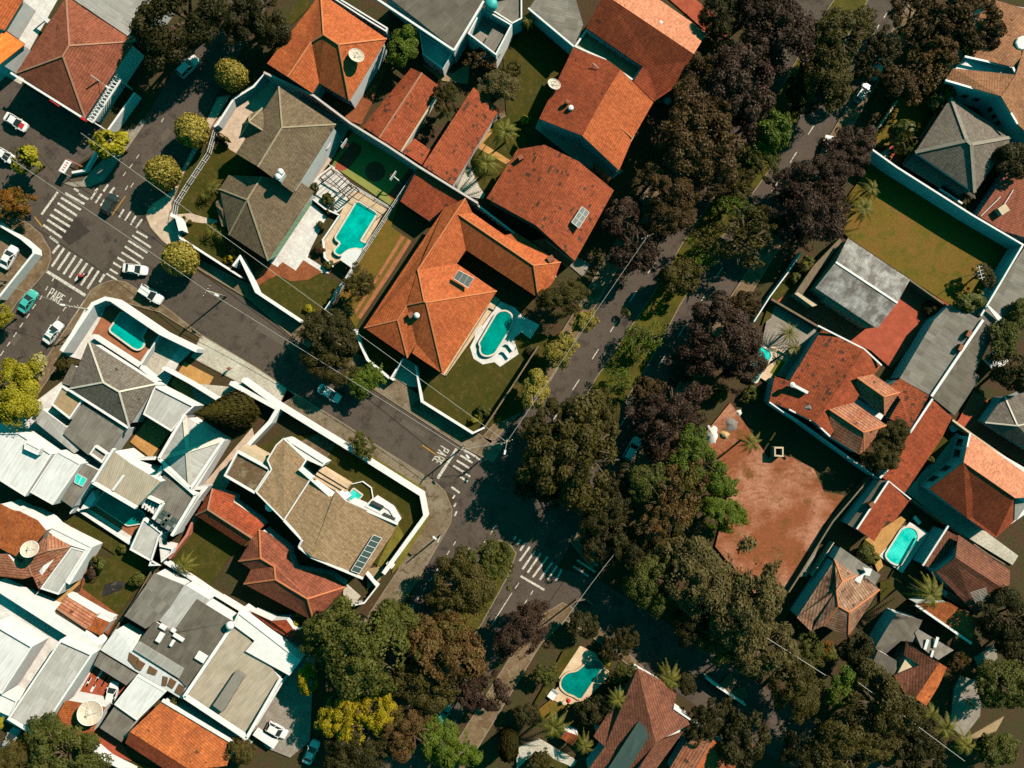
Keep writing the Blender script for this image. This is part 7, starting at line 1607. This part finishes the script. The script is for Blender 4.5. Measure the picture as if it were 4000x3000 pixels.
T(0, 2250); R0 = random.Random(3)
for k in range(9):
    u, v = 720 + k * 22, 1000 - (k % 3) * 45; L_ = R0.uniform(60, 110); A, B = P(u, v, .42), P(u + L_ * .55, v - L_, .42); m = MB(); m.bar(A, B, R0.uniform(.25, .45), .08)
    tag(m.build('plank', 'metal_white' if k % 2 else 'tile_rust'), 'white plank lying across the red yard beside the carport' if k % 2 else 'rusty plank lying across the red yard beside the carport', 'plank', 'planks on the red yard')
T(2000, 1500)
T(3000, 1500); p = P(95, 590, 0); t = thing('brick_kiosk', 'small open brick box with white frame at the red field edge', 'kiosk', (p[0], p[1], 0)); m = MB(); q = ccw(pts('55,545 135,545 135,630 55,625', 2.0))
i_ = offset_poly(q, .25)
for a in range(4):
    b = (a + 1) % 4; g = lambda p, z: (p[0], p[1], z); m.face([g(q[a], 0), g(q[b], 0), q[b], q[a]]); m.face([g(i_[a], .6), g(i_[b], .6), i_[b], i_[a]]); m.face([q[a], q[b], i_[b], i_[a]])
m.build('wall', 'cream_wall', t); m = MB(); m.face([(a[0], a[1], .6) for a in i_]); m.build('floor', 'brick', t)
T(3000, 1875)
t = thing('roof_antenna', 'large comb-shaped aerial over the shaded gable roof, lower right', 'antenna', P(1830, 1010, 0)); m = MB(); A, B = P(1815, 950, 7.5), P(1862, 1080, 6); m.bar(A, B, .09)
for k in range(10): q = A.lerp(B, .02 + k * .085); d = Vector((1.35 - k * .03, .42, 0)); m.bar(q - d, q + d, .06)
m.build('element', 'metal_grey', t); m = MB(); m.tube([(B[0], B[1], 4.5), B], .06, 6); m.build('mast', 'metal_grey', t)
T(3000, 750); t = thing('yard_antenna', 'thin white aerial mast standing on the dry lawn', 'antenna', P(1650, 740, 0)); q = P(1650, 740, 0); m = MB(); m.tube([(q[0], q[1], 0), (q[0], q[1], 6.0)], .05, 6); m.build('mast', 'metal_white', t); m = MB(); A = Vector((q[0], q[1], 6.0)); m.bar(A + Vector((-.3, 1.2, 0)), A + Vector((.3, -1.2, 0)), .06)
for k in range(4): c = A + Vector((-.3, 1.2, 0)).lerp(Vector((.3, -1.2, 0)), (k + .5) / 4); m.bar(c + Vector((-.5, -.15, 0)), c + Vector((.5, .15, 0)), .05)
m.build('element', 'metal_white', t)
T(3000, 1500); p = P(1608, 380, .8); m = MB(); m.lathe((p[0], p[1], .12), [(0, 0), (.5, 0), (.75, .5), (.7, .6), (.4, .5), (0, .45)], 16); tag(m.build('planter', 'metal_white'), 'round white planter in the narrow white yard', 'planter')
